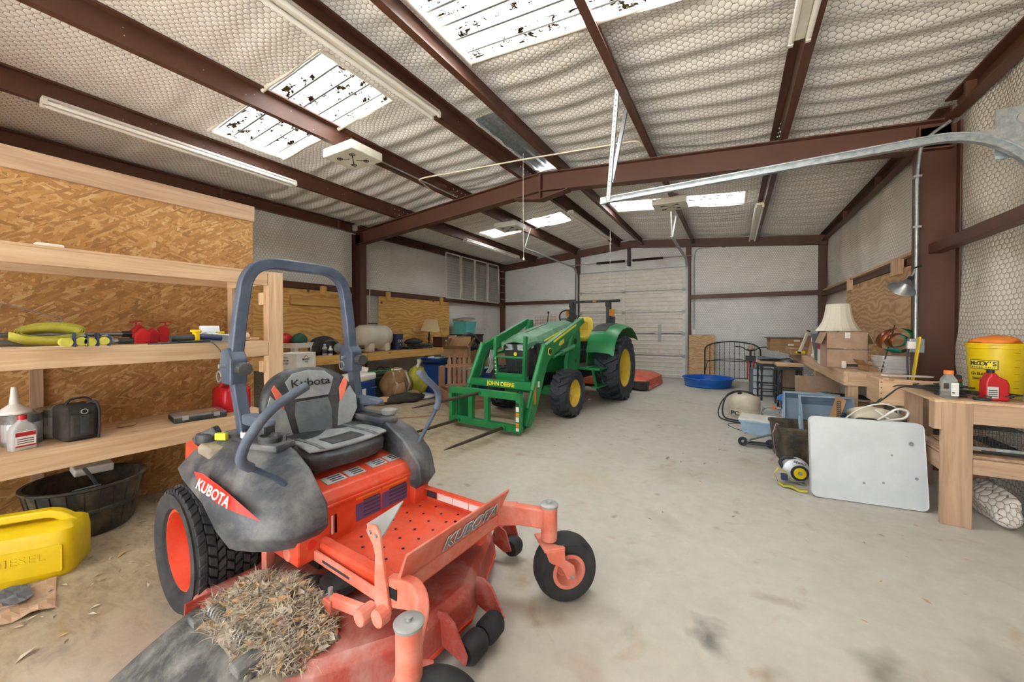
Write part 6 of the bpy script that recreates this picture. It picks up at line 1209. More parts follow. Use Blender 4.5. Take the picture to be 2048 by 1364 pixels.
q = thing('folded_tarps', 'stack of folded green tarps under the bench', 'cloth', (-6.35, 5.35, 0)); MB().bx(-.18, .18, -.22, .22, 0, .38).build('box_under', 'jd_black', q); [MB().bx(-.17+.01*k, .17, -.2, .2-.01*k, .38+.035*k, .413+.035*k).build('fold', ('olive_cloth', 'dark_cloth', 'olive_cloth')[k], q, bevel=.012) for k in range(3)]
q = thing('garden_stake', 'green handled pole with white tip lying across the cooler', 'pole', (0, 0, 0)); MB().cyl((-5.92, 4.55, .59), (-5.62, 5.15, .60), .012, n=8).build('shaft', 'jd_green', q); MB().cyl((-5.62, 5.15, .60), (-5.55, 5.30, .605), .013, n=8).build('tip', 'white', q); MB().cyl((-5.64, 5.11, .60), (-5.63, 5.14, .60), .022, n=10).build('collar', 'jd_letter', q)
q = thing('rag_heap', 'heap of dark rags and straps on the floor before the canvas pack', 'rags', (-5.48, 5.28, 0)); blob((0, 0, .05), (.28, .42, .10), 94, .3, 26, 10, flat_z=0, fold=.1).build('rags', 'dark_cloth', q, smooth=80); blob((.05, .2, .08), (.14, .16, .10), 95, .3, flat_z=0).build('leather_scrap', 'brown_cloth', q, smooth=80); MB().tube(fillet([(.0, -.3, .03), (.12, -.1, .02), (.1, .2, .02), (.2, .4, .02)], .1), .01, 6).build('strap', 'kraft', q)
q = blob((0, 0, .04), (.20, .12, .07), 96, .3, 22, 10, flat_z=0, fold=.1).build('grey_rag', 'decal_silver', smooth=80, loc=onz(850, 797), rotz=.6); tag(q, 'crumpled pale grey rag on the floor near the crate', 'rag')
q = blob((0, 0, .04), (.13, .16, .09), 97, .3, 22, 10, flat_z=0, fold=.08).build('tan_glove', 'leaf_tan', smooth=80, loc=(-5.55, 4.85, 0)); tag(q, 'tan work glove on the floor beside the cooler', 'glove')
q = thing('chain_hook', 'rusty chain with an orange hook on the floor behind the mower seat', 'chain', (-5.0, 4.1, 0))
for k in range(16): a = k*.42; MB().tube([(.03*k*.9-.1+.02*math.cos(b), .02*math.sin(k*.9)+.014*math.sin(b)*(1 if k % 2 else .3), .02+.014*math.sin(b)*(0 if k % 2 else 1)) for b in [j*math.pi/4 for j in range(8)]], .006, 5, closed=True).build('link', 'spear_steel' if k > 6 else 'cutter_red', q)
MB().tube(arc((.45, .0, .014), .07, 0, 280, 12, 'xy'), .012, 6).build('hook', 'dark_steel', q); MB().tube([(.5, .05, .012), (.9, .5, .012), (1.2, .7, .012)], .008, 5).build('rope', 'kraft', q)
q = thing('broom_handle', 'pale wooden pole leaning on the post behind the shelf', 'pole', (0, 0, 0)); MB().cyl((-4.05, 2.35, 0), (-4.45, 2.25, 1.30), .016, n=8).build('pole', 'lumber_z', q, smooth=50)
# ================================================================ bench side
plytag = board(1.775, 1.79, 6.15, 9.0, .92, 2.13, 'plywood_sheet', 'plywood_pale', 'pale plywood sheet on the wall behind the wind spinner', ())
for a, b in ((6.35, 6.62), (8.60, 8.78)): MB().bx(-.05, -.0, a-7.575, b-7.575, 1.14, 1.34).build('hanging_cleat', 'lumber_z', plytag, bevel=.002)
q = MB().bx(1.745, 1.80, 5.62, 10.9, 2.24, 2.275).build('ledger_board', 'lumber_y', bevel=.002); tag(q, 'long pale lumber strip laid along the wall girt', 'board')
RZ = .92
bench('workbench', 'long pale lumber workbench holding the lamp shade and cardboard box', 1.08, 1.74, 5.56, 10.35, RZ, (5.58, 7.5, 9.9), 'lumber', -1)
nb = thing('workbench', 'near lumber workbench with a wide plank leg and cable tangle', 'workbench', (0, 0, 0))
MB().bx(1.26, 1.77, 3.90, 4.60, .875, .893).build('top', 'lumber_y', nb, bevel=.002); MB().bx(1.297, 1.452, 3.895, 3.933, 0, .875).build('leg', 'lumber_old_z', nb, bevel=.004); MB().bx(1.262, 1.297, 3.90, 3.99, .68, .875).build('cleat', 'lumber_old_z', nb); MB().bx(1.452, 1.77, 3.90, 3.938, .735, .875).build('end_beam', 'lumber_old_x', nb, bevel=.003); MB().bx(1.452, 1.77, 3.90, 3.938, .385, .49).build('lower_beam', 'lumber_old_x', nb, bevel=.003)
for x in (1.30, 1.66): MB().bx(x, x+.09, 4.50, 4.59, 0, .875).build('leg', 'lumber_old_z', nb, bevel=.003)
MB().bx(1.325, 1.363, 3.934, 4.50, .36, .48).build('lower_rail', 'lumber_old_y', nb, bevel=.003); MB().bx(1.325, 1.77, 3.94, 4.49, .49, .508).build('lower_shelf', 'lumber_old_y', nb)
for k in range(4): MB().bx(1.34+.07*k, 1.39+.07*k, 4.0, 4.4+.02*k, .509+.012*k, .52+.012*k).build('loose_slat', 'lumber_old_y', nb)
# wire pet crate under the near bench
pc_ = thing('wire_crate', 'black wire mesh crate on the lower shelf of the near bench', 'crate', (1.62, 4.28, .56)); g = MB()
for k in range(17): g.bx(-.13+k*.0165, -.128+k*.0165, -.26, .30, .12, .122); g.bx(-.13+k*.0165, -.128+k*.0165, -.262, -.26, 0, .12)
for k in range(34): g.bx(-.13, .14, -.26+k*.0168, -.258+k*.0168, .12, .122)
for k in range(8): g.bx(-.13, .14, -.262, -.26, .0+k*.016, .002+k*.016)
go = g.build('wire_mesh', 'jd_black', pc_); go['kind'] = 'stuff'; MB().bx(-.14, .145, -.275, -.26, -.02, .0).build('edge_bar', 'galvanized', pc_); MB().bx(-.14, .145, -.27, .30, -.038, -.02).build('tray', 'jd_black', pc_)
# insulation batt bulging behind the bench
q = blob((0, 0, .12), (.08, .30, .13), 120, .3, 30, 14, flat_z=0, fold=.08).build('insulation_roll', 'net_right', smooth=80, loc=(1.66, 4.2, 0)); tag(q, 'torn white insulation batt bulging out under the near bench', 'insulation')
# --- on the near bench
NZ = .894
bt = thing('sports_bottle', 'clear plastic bottle with orange cap on the near bench', 'bottle', (1.375, 4.03, NZ)); MB().ring([[Vector((x*w, y*w, z)) for x, y in rrect(1, 1, .3, 3)] for w, z in ((.075, 0), (.082, .006), (.082, .11), (.078, .135), (.045, .165), (.042, .175))]).build('body', 'clear_plastic', bt, smooth=50); MB().cyl((0, 0, .175), (0, 0, .20), .026, n=18).build('cap', 'decal_orange', bt); MB().bx(.0, .038, -.0425, -.0415, .02, .115).build('label', 'decal_white', bt); [MB().bx(.004, .034, -.0432, -.0425, .03+.013*k, .036+.013*k).build('label_line', 'decal_silver', bt) for k in range(6)]; MB().bx(-.038, -.012, -.0425, -.0415, .07, .11).build('mark', 'ink', bt)
ro = thing('oil_jug', 'red quart oil jug with black cap on the near bench', 'bottle', (1.60, 4.04, NZ), .1); MB().ring([[Vector((x, y*.075, z)) for x, y in ((x0, -.5), (x1, -.5), (x1, .5), (x0, .5))] for x0, x1, z in ((-.055, .06, 0), (-.058, .062, .01), (-.058, .062, .12), (-.052, .05, .15), (-.035, .005, .175), (-.034, .0, .195))]).build('body', 'red_plastic', ro, smooth=35, bevel=.012, seg=3); MB().cyl((-.017, 0, .194), (-.017, 0, .215), .019, n=16).build('cap', 'jd_black', ro); MB().bx(-.05, .005, -.0395, -.0382, .02, .10).build('label', 'decal_silver', ro); [MB().bx(-.045, 0, -.0402, -.0395, .03+.014*k, .036+.014*k).build('label_line', 'ink', ro) for k in range(4)]
q = MB().bx(-.04, .04, -.02, .02, 0, .02).build('black_clip', 'jd_black', loc=(1.53, 4.0, NZ), bevel=.004); tag(q, 'small flat black box beside the red oil jug', 'box')
bu = thing('bucket', 'yellow plastic bucket with lettering on the near bench', 'bucket', (1.735-.02, 4.31, NZ)); MB().lathe([(.001, .002), (.125, .002), (.128, .01), (.145, .36), (.152, .362), (.152, .385), (.155, .387), (.155, .40), (.145, .40), (.125, .02), (.001, .015)], n=40, caps=False).build('body', 'yellow_plastic', bu, smooth=40)
ba_ = math.radians(-137)
def on_bucket(a, z, body, size, **kw): d = Vector((math.cos(a), math.sin(a), 0)); t_ = Vector((-math.sin(a), math.cos(a), 0)); r_ = .128+.017*z/.36+.0045; return text(body, size, kw.pop('mat', 'ink'), bu, frame(d*r_+Vector((0, 0, z)), t_, (0, 0, 1)), **kw)
m = MB(); m.lathe([(.1395+.0006, .205), (.1425+.0006, .275)], n=20, caps=False, ang=math.radians(62)); m.xf(Matrix.Rotation(ba_-math.radians(31), 4, 'Z')); m.build('logo_panel', 'ink', bu); m = MB(); m.lathe([(.1395+.0012, .210), (.1425+.0012, .270)], n=20, caps=False, ang=math.radians(58)); m.xf(Matrix.Rotation(ba_-math.radians(29), 4, 'Z')); m.build('logo_field', 'jd_letter', bu)
for i, ch_ in enumerate("McCOY'S"): on_bucket(ba_+math.radians(-23+7.8*i), .247, ch_, .042, bold=.0015)
for i, ch_ in enumerate("BUILDING SUPPLY"): on_bucket(ba_+math.radians(-24+3.4*i), .219, ch_, .016)
for i, ch_ in enumerate("Go Build"): on_bucket(ba_+math.radians(-24+5*i), .17, ch_, .034)
for i, ch_ in enumerate("Something."): on_bucket(ba_+math.radians(-24+4.2*i), .135, ch_, .028)
for k in range(6): on_bucket(ba_+math.radians(68), .08+.05*k, '—', .03)
q = thing('orange_bag', 'orange plastic bag spilling over the yellow bucket', 'bag', (1.72, 4.31, NZ+.385)); blob((0, 0, .02), (.12, .11, .05), 130, .3, 20, 10, fold=.1).build('film', 'decal_orange', q, smooth=80)
gc = thing('green_can', 'small green and black can beside the yellow bucket', 'can', (1.57, 4.52, NZ)); MB().bx(-.04, .04, -.03, .03, 0, .13).build('body', 'jd_black', gc, bevel=.008); MB().bx(-.041, .041, -.031, .031, .02, .07).build('label', 'decal_green' if 'decal_green' in MATS else 'jd_green', gc); MB().bx(-.0412, .0412, -.0312, .0312, .08, .095).build('label_band', 'red_print', gc)
rn = random.Random(77)
for k in range(9):
    q = thing('cable', 'black tangled cable heaped on the near bench', 'cable', (0, 0, 0), 0, 'tangled cables on the near bench'); P = []
    x, y = rn.uniform(1.32, 1.65), rn.uniform(4.12, 4.42)
    for j in range(9): P.append((min(1.72, max(1.29, x+rn.uniform(-.16, .16))), min(4.57, max(3.98, y+rn.uniform(-.3, .3))), NZ+.007+.012*(k % 4)+rn.uniform(0, .02)))
    MB().tube(fillet(P, .09, 4), .0055, 6).build('wire', 'jd_black', q, smooth=70)
for i, (P, lb_, mt) in enumerate((([(1.40, 4.3, NZ+.02), (1.25, 4.5, NZ+.015), (1.19, 4.55, .82), (1.12, 4.5, .76), (1.0, 4.45, .72)], 'black cable drooping off the near bench', 'jd_black'), ([(1.38, 4.5, NZ+.02), (1.24, 4.62, NZ+.01), (1.17, 4.62, .80), (1.10, 4.6, .70)], 'thin black cord drooping behind the first cable', 'jd_black'), ([(1.24, 4.5, .66), (1.2, 4.4, .74), (1.1, 4.35, .77), (1.0, 4.38, .73), (.9, 4.35, .66), (.84, 4.33, .60)], 'white power cord looped over the blue tote', 'white'))):
    q = MB().tube(fillet(P, .08, 5), .006, 6).build('cable', mt, smooth=70); tag(q, lb_, 'cable')
wb = thing('wooden_box', 'open pine box on the far end of the near bench', 'box', (1.36, 4.80, .72), .0); [MB().bx(x, x+.08, .04, .12, -.72, 0).build('leg', 'lumber_old_z', wb, bevel=.003) for x in (-.2, .12)]; MB().bx(-.22, .22, -.19, -.17, 0, .23).build('front_board', 'lumber_x', wb, bevel=.002); MB().bx(-.22, -.20, -.17, .18, 0, .23).build('side_board', 'lumber_y', wb, bevel=.002)
[MB().cyl((-.205, -.192, .05+.05*k), (-.205, -.189, .05+.05*k), .005, n=6).build('screw', 'dark_steel', wb) for k in range(4)]; MB().beam((-.18, -.20, .235), (.2, .05, .19), .05, .016).build('lid_slat', 'lumber_x', wb); MB().beam((-.15, -.05, .25), (.2, .12, .24), .07, .012).build('lid_slat', 'white_card', wb)
q = MB().beam((1.55, 5.12, 1.32), (1.38, 4.99, .10), .05, .012, (1, 0, 0)).build('yellow_level', 'yellow_plastic'); tag(q, 'yellow flat bar leaning between the two benches', 'level')
# --- on the far bench
bx_ = carton('cardboard_box', 'printed cardboard box with an open flap under the white lamp shade', (1.19, 6.18, RZ+.001), (.39, .30, .43), .06, 'kraft_pale', [(-1, 0, -1.2), (1, 0, -1.15)]); MB().bx(-.19, .19, -.145, .145, .40, .425).build('inner', 'kraft_pale', bx_); MB().bx(-.19, -.03, -.1515, -.1508, .222, .232).build('print_bar', 'ink', bx_); text('MARSHMALLOW WHITE', .022, 'ink', bx_, frame((.085, -.1515, .223), (1, 0, 0), (0, 0, 1))); MB().bx(-.02, .03, -.1525, -.15, .36, .43).build('tape', 'white', bx_); MB().bx(-.05, -.01, -.1525, -.15, .0, .08).build('tape', 'white', bx_); MB().bx(.0, .13, -.1515, -.1508, .015, .05).build('bar_code', 'ink', bx_)
ls = thing('floor_lamp', 'lamp with a large white bell shade behind the cardboard box', 'lamp', (1.24, 6.72, RZ)); MB().lathe([(.001, 0), (.09, 0), (.09, .02), (.02, .04), (.025, .15), (.012, .2), (.012, .60)], n=18).build('stem', 'dark_steel', ls, smooth=50)
m = MB(); m.ring([[Vector((r_*math.cos(k*math.pi/8), r_*math.sin(k*math.pi/8), z)) for k in range(16)] for r_, z in ((.245, .44), (.205, .50), (.165, .58), (.14, .68), (.125, .81))], True, False); m.build('lamp_shade', 'shade_white', ls, solid=.004)
for k in range(8): a = k*math.pi/4; MB().tube([(r_*math.cos(a), r_*math.sin(a), z) for r_, z in ((.247, .44), (.207, .50), (.167, .58), (.142, .68), (.127, .81))], .004, 5).build('shade_rib', 'shade_white', ls)
rwb = thing('charcoal_bag', 'red and white paper sack beside the cardboard box', 'bag', (1.06, 6.55, RZ)); MB().ring([[Vector((x*w, y*d, z)) for x, y in rrect(1, 1, .2, 3)] for w, d, z in ((.10, .16, 0), (.11, .18, .02), (.11, .17, .22), (.09, .14, .29))]).build('sack', 'white', rwb, smooth=50); MB().ring([[Vector((x*w, y*d, z)) for x, y in rrect(1, 1, .2, 3)] for w, d, z in ((.1115, .1735, .20), (.1115, .171, .225), (.092, .142, .291))]).build('red_band', 'red_print', rwb, smooth=50); MB().cyl((0, -.088, .07), (0, -.093, .07), .035, n=14).build('mark', 'ink', rwb)
mg = thing('magazine', 'grey-edged magazine in the stack by the wind spinner', 'magazine', (1.51, 5.72, RZ+.001), .1, 'magazines in a stack'); MB().bx(-.11, .11, -.14, .14, 0, .0095).build('pages', 'white_card', mg); MB().bx(-.111, .112, -.141, .141, .0095, .0108).build('cover', 'decal_silver', mg)
for k in range(1, 16): dup(mg, (1.51+rn.uniform(-.012, .012), 5.72+rn.uniform(-.012, .012), RZ+.001+k*.0112), .1+rn.uniform(-.06, .06))
sbx = carton('small_carton', 'small flattened open carton before the magazines', (1.36, 5.76, RZ+.001), (.16, .18, .06), .3, 'kraft', [(1, 0, .4), (-1, 0, .9)])
ws_ = thing('wind_spinner', 'copper, green and blue metal wind spinner on a black stake', 'garden ornament', (1.40, 5.62, RZ)); MB().tube([(0, -.02, .0), (.08, -.10, .5), (.082, -.10, .52)], .006, 8).build('stake', 'jd_black', ws_)
paint('copper', '#8a4a22', .3, .6); paint('spin_green', '#0d8a4a', .25, .3); paint('spin_teal', '#3aa6a8', .25, .3)
c0 = Vector((.10, -.12, .35))
def blade(r_, a0, a1, w, mat):
    n = 16; pts = []
    for i in range(n+1):
        t_ = i/n; a = math.radians(a0+(a1-a0)*t_); k = math.sin(math.pi*t_)
        pts.append([c0+Vector((math.cos(a)*r_, -.03*math.sin(a*1.3), math.sin(a)*r_*.82)), c0+Vector((math.cos(a)*(r_-w*k-.003), -.05-.02*k, math.sin(a)*(r_-w*k-.003)*.82))])
    return MB().ring(pts, False, False).build('blade', mat, ws_, smooth=70, solid=.002)
blade(.165, 95, 215, .05, 'copper'); blade(.165, 85, -15, .055, 'spin_green'); blade(.10, 80, 250, .04, 'copper'); blade(.085, 95, -120, .05, 'spin_teal'); blade(.16, -110, -30, .05, 'spin_green'); blade(.15, 225, 280, .05, 'spin_teal')
cl_ = thing('clamp_lamp', 'aluminium clamp work lamp clipped to the conduit on the column', 'lamp', (0, 0, 0)); ap = Vector((1.50, 5.24, 1.87)); ax = Vector((-.42, -.25, -.60)).normalized(); M_ = Matrix.Translation(ap) @ ax.to_track_quat('Z', 'Y').to_matrix().to_4x4()
MB().lathe([(.02, -.01), (.03, .0), (.045, .03), (.105, .095), (.11, .10), (.112, .105)], n=28, caps=False).xf(M_).build('reflector', 'galvanized', cl_, smooth=50, solid=.002); MB().cyl((0, 0, -.05), (0, 0, .0), .022, n=14).xf(M_).build('socket', 'jd_black', cl_); MB().tube([(1.50, 5.25, 1.89), (1.545, 5.27, 1.94), (1.565, 5.29, 1.99)], .008, 6).build('arm', 'galvanized', cl_); MB().tube(fillet([(1.55, 5.27, 2.0), (1.60, 5.26, 2.02), (1.61, 5.32, 2.02)], .02), .008, 6).build('clamp', 'jd_black', cl_)
q = thing('plug_adapter', 'white plug adapter with black cord on the outlet box', 'plug', (1.525, 5.225, 1.20)); MB().bx(-.03, .03, -.02, .02, 0, .075).build('body', 'white', q, bevel=.006); MB().tube(fillet([(-.02, 0, .0), (-.03, .0, -.08), (-.03, -.02, -.22), (-.05, -.1, -.3)], .05), .008, 6).build('cord', 'jd_black', q, smooth=60)
# stacked flat cartons, folded frames, bins toward the corner
for k in range(3):
    r = carton('flat_carton', ('lowest', 'middle', 'topmost')[k]+' of three long brown cartons stacked at the bench end', (.98, 9.95, RZ+.002+.088*k), (.62, .42, .085), .08, 'kraft', None, 'long brown cartons', False); MB().bx(-.1+.1*k, 0+.1*k, -.2112, -.2102, .02, .055).build('shipping_label', 'white', r)
q = MB().bx(-.36, .34, -.25, .24, 0, .008).build('dark_board', 'dark_steel', loc=(.97, 9.95, RZ+.268), rotz=.05); tag(q, 'thin dark board on top of the long brown cartons', 'board')
r = carton('wood_plank_box', 'long tan carton lying along the bench before the brown cartons', (1.0, 8.95, RZ+.002), (.40, 1.1, .13), .12, 'kraft'); MB().bx(-.1, .1, -.556, -.551, .03, .08).build('label', 'jd_letter', r); r.scale = (.7, .8, .8)
ff = thing('folded_bed_rail', 'white metal folding frame propped on the bench', 'frame', (1.10, 8.45, RZ), .3); ff.rotation_euler = (0, .35, .3)
for x in (-.09, .09): MB().bx(x-.018, x+.018, -.02, .02, .02, .42).build('rail', 'white_enamel', ff, bevel=.004); MB().bx(x-.02, x+.02, -.022, .022, 0, .03).build('foot', 'jd_black', ff); MB().bx(x-.02, x+.02, -.022, .022, .41, .435).build('cap', 'jd_black', ff)
for z in (.12, .34): MB().bx(-.09, .09, -.008, .008, z, z+.02).build('cross_rail', 'galv_dull', ff)
MB().bx(-.07, .07, .005, .018, .14, .34).build('panel', 'kraft', ff)
q = thing('picture_frames', 'stack of framed pictures leaning behind the white frame', 'frames', (1.22, 8.15, RZ), .5); [MB().box((.03*k, .02*k, .17), (.02, .28, .34), (0, .25-.05*k, 0)).build('picture', ('kraft', 'dark_steel', 'lumber_z')[k], q, bevel=.003) for k in range(3)]
q = thing('brass_candlestick', 'brass candlestick standing on the bench', 'candlestick', (1.22, 7.78, RZ)); paint('brass', '#b08d34', .3, .8); MB().lathe([(.001, 0), (.06, 0), (.055, .02), (.015, .04), (.02, .1), (.012, .14), (.018, .2), (.03, .24), (.012, .25)], n=18).build('stem', 'brass', q, smooth=50); MB().lathe([(.03, .24), (.04, .30), (.03, .33), (.001, .335)], n=14).build('glass', 'clear_plastic', q, smooth=50)
q = thing('grey_waste_bin', 'tapered dark grey waste bin on the bench behind the red sack', 'bin', (1.16, 7.25, RZ)); MB().ring([[Vector((x*w, y*w, z)) for x, y in rrect(1, 1, .08, 3)] for w, z in ((.16, 0), (.24, .38), (.25, .38), (.25, .40), (.23, .40), (.15, .02))], True, True).build('body', 'vinyl_mid', q, smooth=40)
q = thing('appliance', 'small white and chrome appliance near the candlestick', 'appliance', (1.20, 8.0, RZ)); MB().bx(-.06, .06, -.08, .08, .0, .05).bx(-.05, .05, -.03, .03, .05, .25).bx(-.06, .06, -.1, .08, .25, .33).build('body', 'white', q, bevel=.015, seg=3); MB().cyl((0, -.06, .06), (0, -.06, .18), .04, n=14).build('bowl', 'galvanized', q)
# ---------------------------------------------------------------- against the far wall
hb = thing('bed_headboard', 'black iron bed headboard leaning on the far wall', 'headboard', (-.02, YB-.33, 0)); hb.rotation_euler = (-.08, 0, 0)
P = fillet([(-.62, 0, 0), (-.62, 0, .90), (-.45, 0, 1.0), (0, 0, 1.07), (.45, 0, 1.0), (.62, 0, .90), (.62, 0, 0)], [0, .15, .12, .25, .12, .15, 0], 6); MB().tube(P, .016, 8).build('outer_hoop', 'jd_black', hb, smooth=60)
MB().tube(fillet([(-.60, 0, .30), (-.56, 0, .52), (-.45, 0, .56), (0, 0, .62), (.45, 0, .56), (.56, 0, .52), (.60, 0, .30)], [0, .1, .1, .2, .1, .1, 0], 5), .010, 8).build('inner_hoop', 'jd_black', hb, smooth=60); MB().cyl((-.61, 0, .55), (.61, 0, .55), .009, n=8).cyl((-.61, 0, .12), (.61, 0, .12), .009, n=8).build('cross_bar', 'jd_black', hb)
for k in range(10): x = -.50+k*.111; zt = 1.06-.25*abs(x)**1.6; MB().cyl((x, 0, .12), (x, 0, zt), .006, n=6).build('spindle', 'jd_black', hb); [MB().lathe([(.001, -.018), (.014, 0), (.001, .018)], (x, 0, z), n=8).build('collar', 'jd_black', hb) for z in (.34, .75)]
pn = MB().bx(-.31, .31, -.008, .008, 0, 1.22).build('panel_board', 'panel_board', loc=(-.72, YB-.30, 0), rot=(-.08, 0, 0)); tag(pn, 'tall wood-grain panel leaning on the far wall beside the door', 'board')
pool = thing('wading_pool', 'round blue plastic wading pool on the floor', 'pool', (-.52, 10.28, 0)); MB().lathe([(.001, .004), (.47, .004), (.50, .02), (.505, .09), (.515, .10), (.52, .19), (.56, .195), (.565, .21), (.555, .222), (.53, .215), (.505, .20), (.49, .03), (.001, .02)], n=48, caps=False).build('shell', 'pool_blue' if 'pool_blue' in MATS else 'blue_plastic', pool, smooth=45)
# bicycle seen end on
bi = thing('bicycle', 'small bicycle with red forks parked behind the stools', 'bicycle', (.36, 10.42, 0), math.radians(-92))
def wheelring(x, r_): MB().tube([(x+r_*math.cos(a), 0, r_+.02+r_*math.sin(a)) for a in [k*math.pi/16 for k in range(32)]], .020, 8, closed=True).build('tire', 'tyre_dark', bi, smooth=60); [MB().cyl((x, 0, r_+.02), (x+r_*math.cos(k*math.pi/4), 0, r_+.02+r_*math.sin(k*math.pi/4)), .002, n=4).build('spoke', 'galv_dull', bi) for k in range(8)]; MB().cyl((x, -.04, r_+.02), (x, .04, r_+.02), .02, n=10).build('hub', 'galv_dull', bi)
wheelring(.48, .24); wheelring(-.48, .24)
for s in (-1, 1): MB().tube([(.48, s*.055, .26), (.44, s*.055, .50), (.40, s*.05, .66)], .016, 8).build('fork_leg', 'red_plastic', bi, smooth=60); MB().bx(.37, .43, s*.055-.02, s*.055+.02, .60, .74).build('fork_crown', 'red_plastic', bi, bevel=.006)
MB().tube([(.40, 0, .68), (.36, 0, .92)], .018, 8).tube([(.37, 0, .80), (-.10, 0, .62), (-.12, 0, .30), (.35, 0, .70)], .016, 8).tube([(-.12, 0, .30), (-.48, 0, .26), (-.12, 0, .62), (-.16, 0, .86)], .012, 8).build('frame', 'jd_black', bi, smooth=60)
MB().tube(fillet([(.34, -.30, .98), (.36, -.16, .97), (.37, -.08, .90), (.37, .08, .90), (.36, .16, .97), (.34, .30, .98)], .05), .012, 8).build('handlebar', 'jd_black', bi, smooth=60); MB().bx(.40, .46, -.10, .10, .66, .78).build('number_plate', 'jd_black', bi, bevel=.01); MB().ring([[Vector((-.18+x*w, y*d, z)) for x, y in rrect(1, 1, .3)] for w, d, z in ((.22, .12, .86), (.26, .15, .89), (.22, .12, .91))]).build('saddle', 'dark_cloth', bi, smooth=50); MB().lathe([(.001, 0), (.05, 0), (.045, .05), (.03, .10), (.001, .12)], (.38, 0, .92), n=14).build('lamp', 'kraft_pale', bi, smooth=50)
# bar stools
st0 = None
for k, (x, y, rz) in enumerate(((.62, 8.95, .15), (.86, 8.42, .05))):
    lb_ = ('black bar stool with a pale seat under the grey drop sheet', 'black turned-leg bar stool next to the workbench leg')[k]
    if st0 is None:
        st0 = thing('bar_stool', lb_, 'stool', (x, y, 0), rz, 'black bar stools')
        for i in (-1, 1):
            for j in (-1, 1): MB().lathe([(.016, 0), (.02, .04), (.014, .08), (.02, .16), (.013, .20), (.021, .30), (.014, .36), (.02, .46), (.014, .52), (.022, .60), (.022, .72)], (i*.16, j*.16, 0), n=10).build('leg', 'jd_black', st0, smooth=50)
        for z in (.18, .30):
            for s in (-1, 1): MB().cyl((-.16, s*.16, z), (.16, s*.16, z), .010, n=8).build('stretcher', 'jd_black', st0); MB().cyl((s*.16, -.16, z+.04), (s*.16, .16, z+.04), .010, n=8).build('stretcher', 'jd_black', st0)
        MB().bx(-.185, .185, -.185, .185, .66, .72).build('apron', 'jd_black', st0); MB().bx(-.19, .19, -.19, .19, .72, .765).build('seat', 'lumber_x', st0, bevel=.008)
    else: dup(st0, (x, y, 0), rz, lb_)
q = thing('drop_sheet', 'crumpled grey plastic drop sheet draped over the bar stool', 'sheet', (.80, 9.0, 0)); MB().grid(lambda a, b: Vector((-.36+.85*a, -.30+.55*b, (.80 if a < .62 else .80-(a-.62)*1.7)+.03*math.sin(14*b+3*a)*math.sin(6*a+b)-.0)), 22, 14).build('sheet', 'vinyl_mid', q, smooth=70, solid=.003)
dw = thing('drawer_unit', 'grey plastic drawer unit behind the bar stools', 'drawers', (.52, 9.48, 0), .1); MB().bx(-.2, .2, -.18, .18, 0, .56).build('frame', 'vinyl_mid', dw, bevel=.008); [MB().bx(-.17, .17, -.195, -.178, .03+.135*k, .145+.135*k).build('drawer', 'decal_silver', dw, bevel=.008) for k in range(4)]
carton('tall_carton', 'tall narrow plain carton standing behind the bar stools', (.98, 9.35, 0), (.22, .30, .62), .1, 'kraft_pale')
# propane / water tank with cable
pt = thing('round_tank', 'white round plastic tank with black lettering on the floor', 'tank', (.16, 7.08, 0)); MB().lathe([(.001, .0), (.19, .0), (.215, .03), (.22, .11), (.212, .12), (.222, .13), (.225, .24), (.215, .30), (.16, .345), (.05, .37), (.001, .372)], n=36).build('shell', 'cream_plastic', pt, smooth=45); MB().lathe([(.222, .118), (.226, .122), (.222, .126)], n=36, caps=False).build('seam', 'cream_plastic', pt); text('PC', .085, 'ink', pt, frame((-.125, -.184, .07), (.83, -.56, 0), (0, 0, 1)), xs=1.3, bold=.003); MB().cyl((-.06, -.06, .35), (-.06, -.06, .40), .03, n=12).build('valve', 'jd_black', pt)
q = thing('power_cable', 'thick black cable draped over the round white tank', 'cable', (0, 0, 0)); MB().tube(fillet([(.34, 7.05, .30), (.25, 7.0, .40), (.05, 7.0, .415), (-.09, 6.92, .34), (-.14, 6.78, .15), (-.12, 6.70, .02), (.05, 6.62, .012), (.20, 6.6, .012)], .12), .012, 8).tube(fillet([(.30, 7.02, .36), (.1, 7.0, .42), (-.12, 6.98, .30), (-.20, 6.85, .10), (-.18, 6.70, .012), (.0, 6.5, .012), (.15, 6.48, .012)], .12), .010, 8).build('cable', 'jd_black', q, smooth=70); MB().tube(fillet([(.12, 6.5, .008), (-.08, 6.35, .008), (.0, 6.15, .008), (.18, 5.95, .008), (.14, 5.9, .008)], .1), .004, 6).build('thin_lead', 'jd_black', q)
wj = thing('water_jug', 'clear plastic jug with orange cap beside the round tank', 'jug', (.52, 7.02, 0)); MB().lathe([(.001, 0), (.12, 0), (.14, .03), (.14, .10), (.12, .15), (.05, .18), (.001, .185)], n=24).build('body', 'clear_plastic', wj, smooth=45); MB().cyl((.03, -.03, .175), (.03, -.03, .21), .028, n=14).build('cap', 'decal_orange', wj)
for s in (-1, 1): MB().tube(arc((s*.12, 0, .13), .045, -60, 200, 10, 'xz'), .008, 6).build('handle', 'clear_plastic', wj)
bj = thing('blue_pump', 'bright blue domed pump beside the clear jug', 'pump', (.74, 7.35, 0)); paint('bright_blue', '#1f6fc0', .35); MB().lathe([(.001, .36), (.08, .35), (.125, .31), (.13, .27), (.09, .26), (.085, .25)], n=24).build('dome', 'bright_blue', bj, smooth=45); MB().lathe([(.085, .255), (.08, .15), (.06, .05), (.075, .02), (.075, 0), (.001, 0)], n=20).build('body', 'blue_plastic', bj, smooth=45)
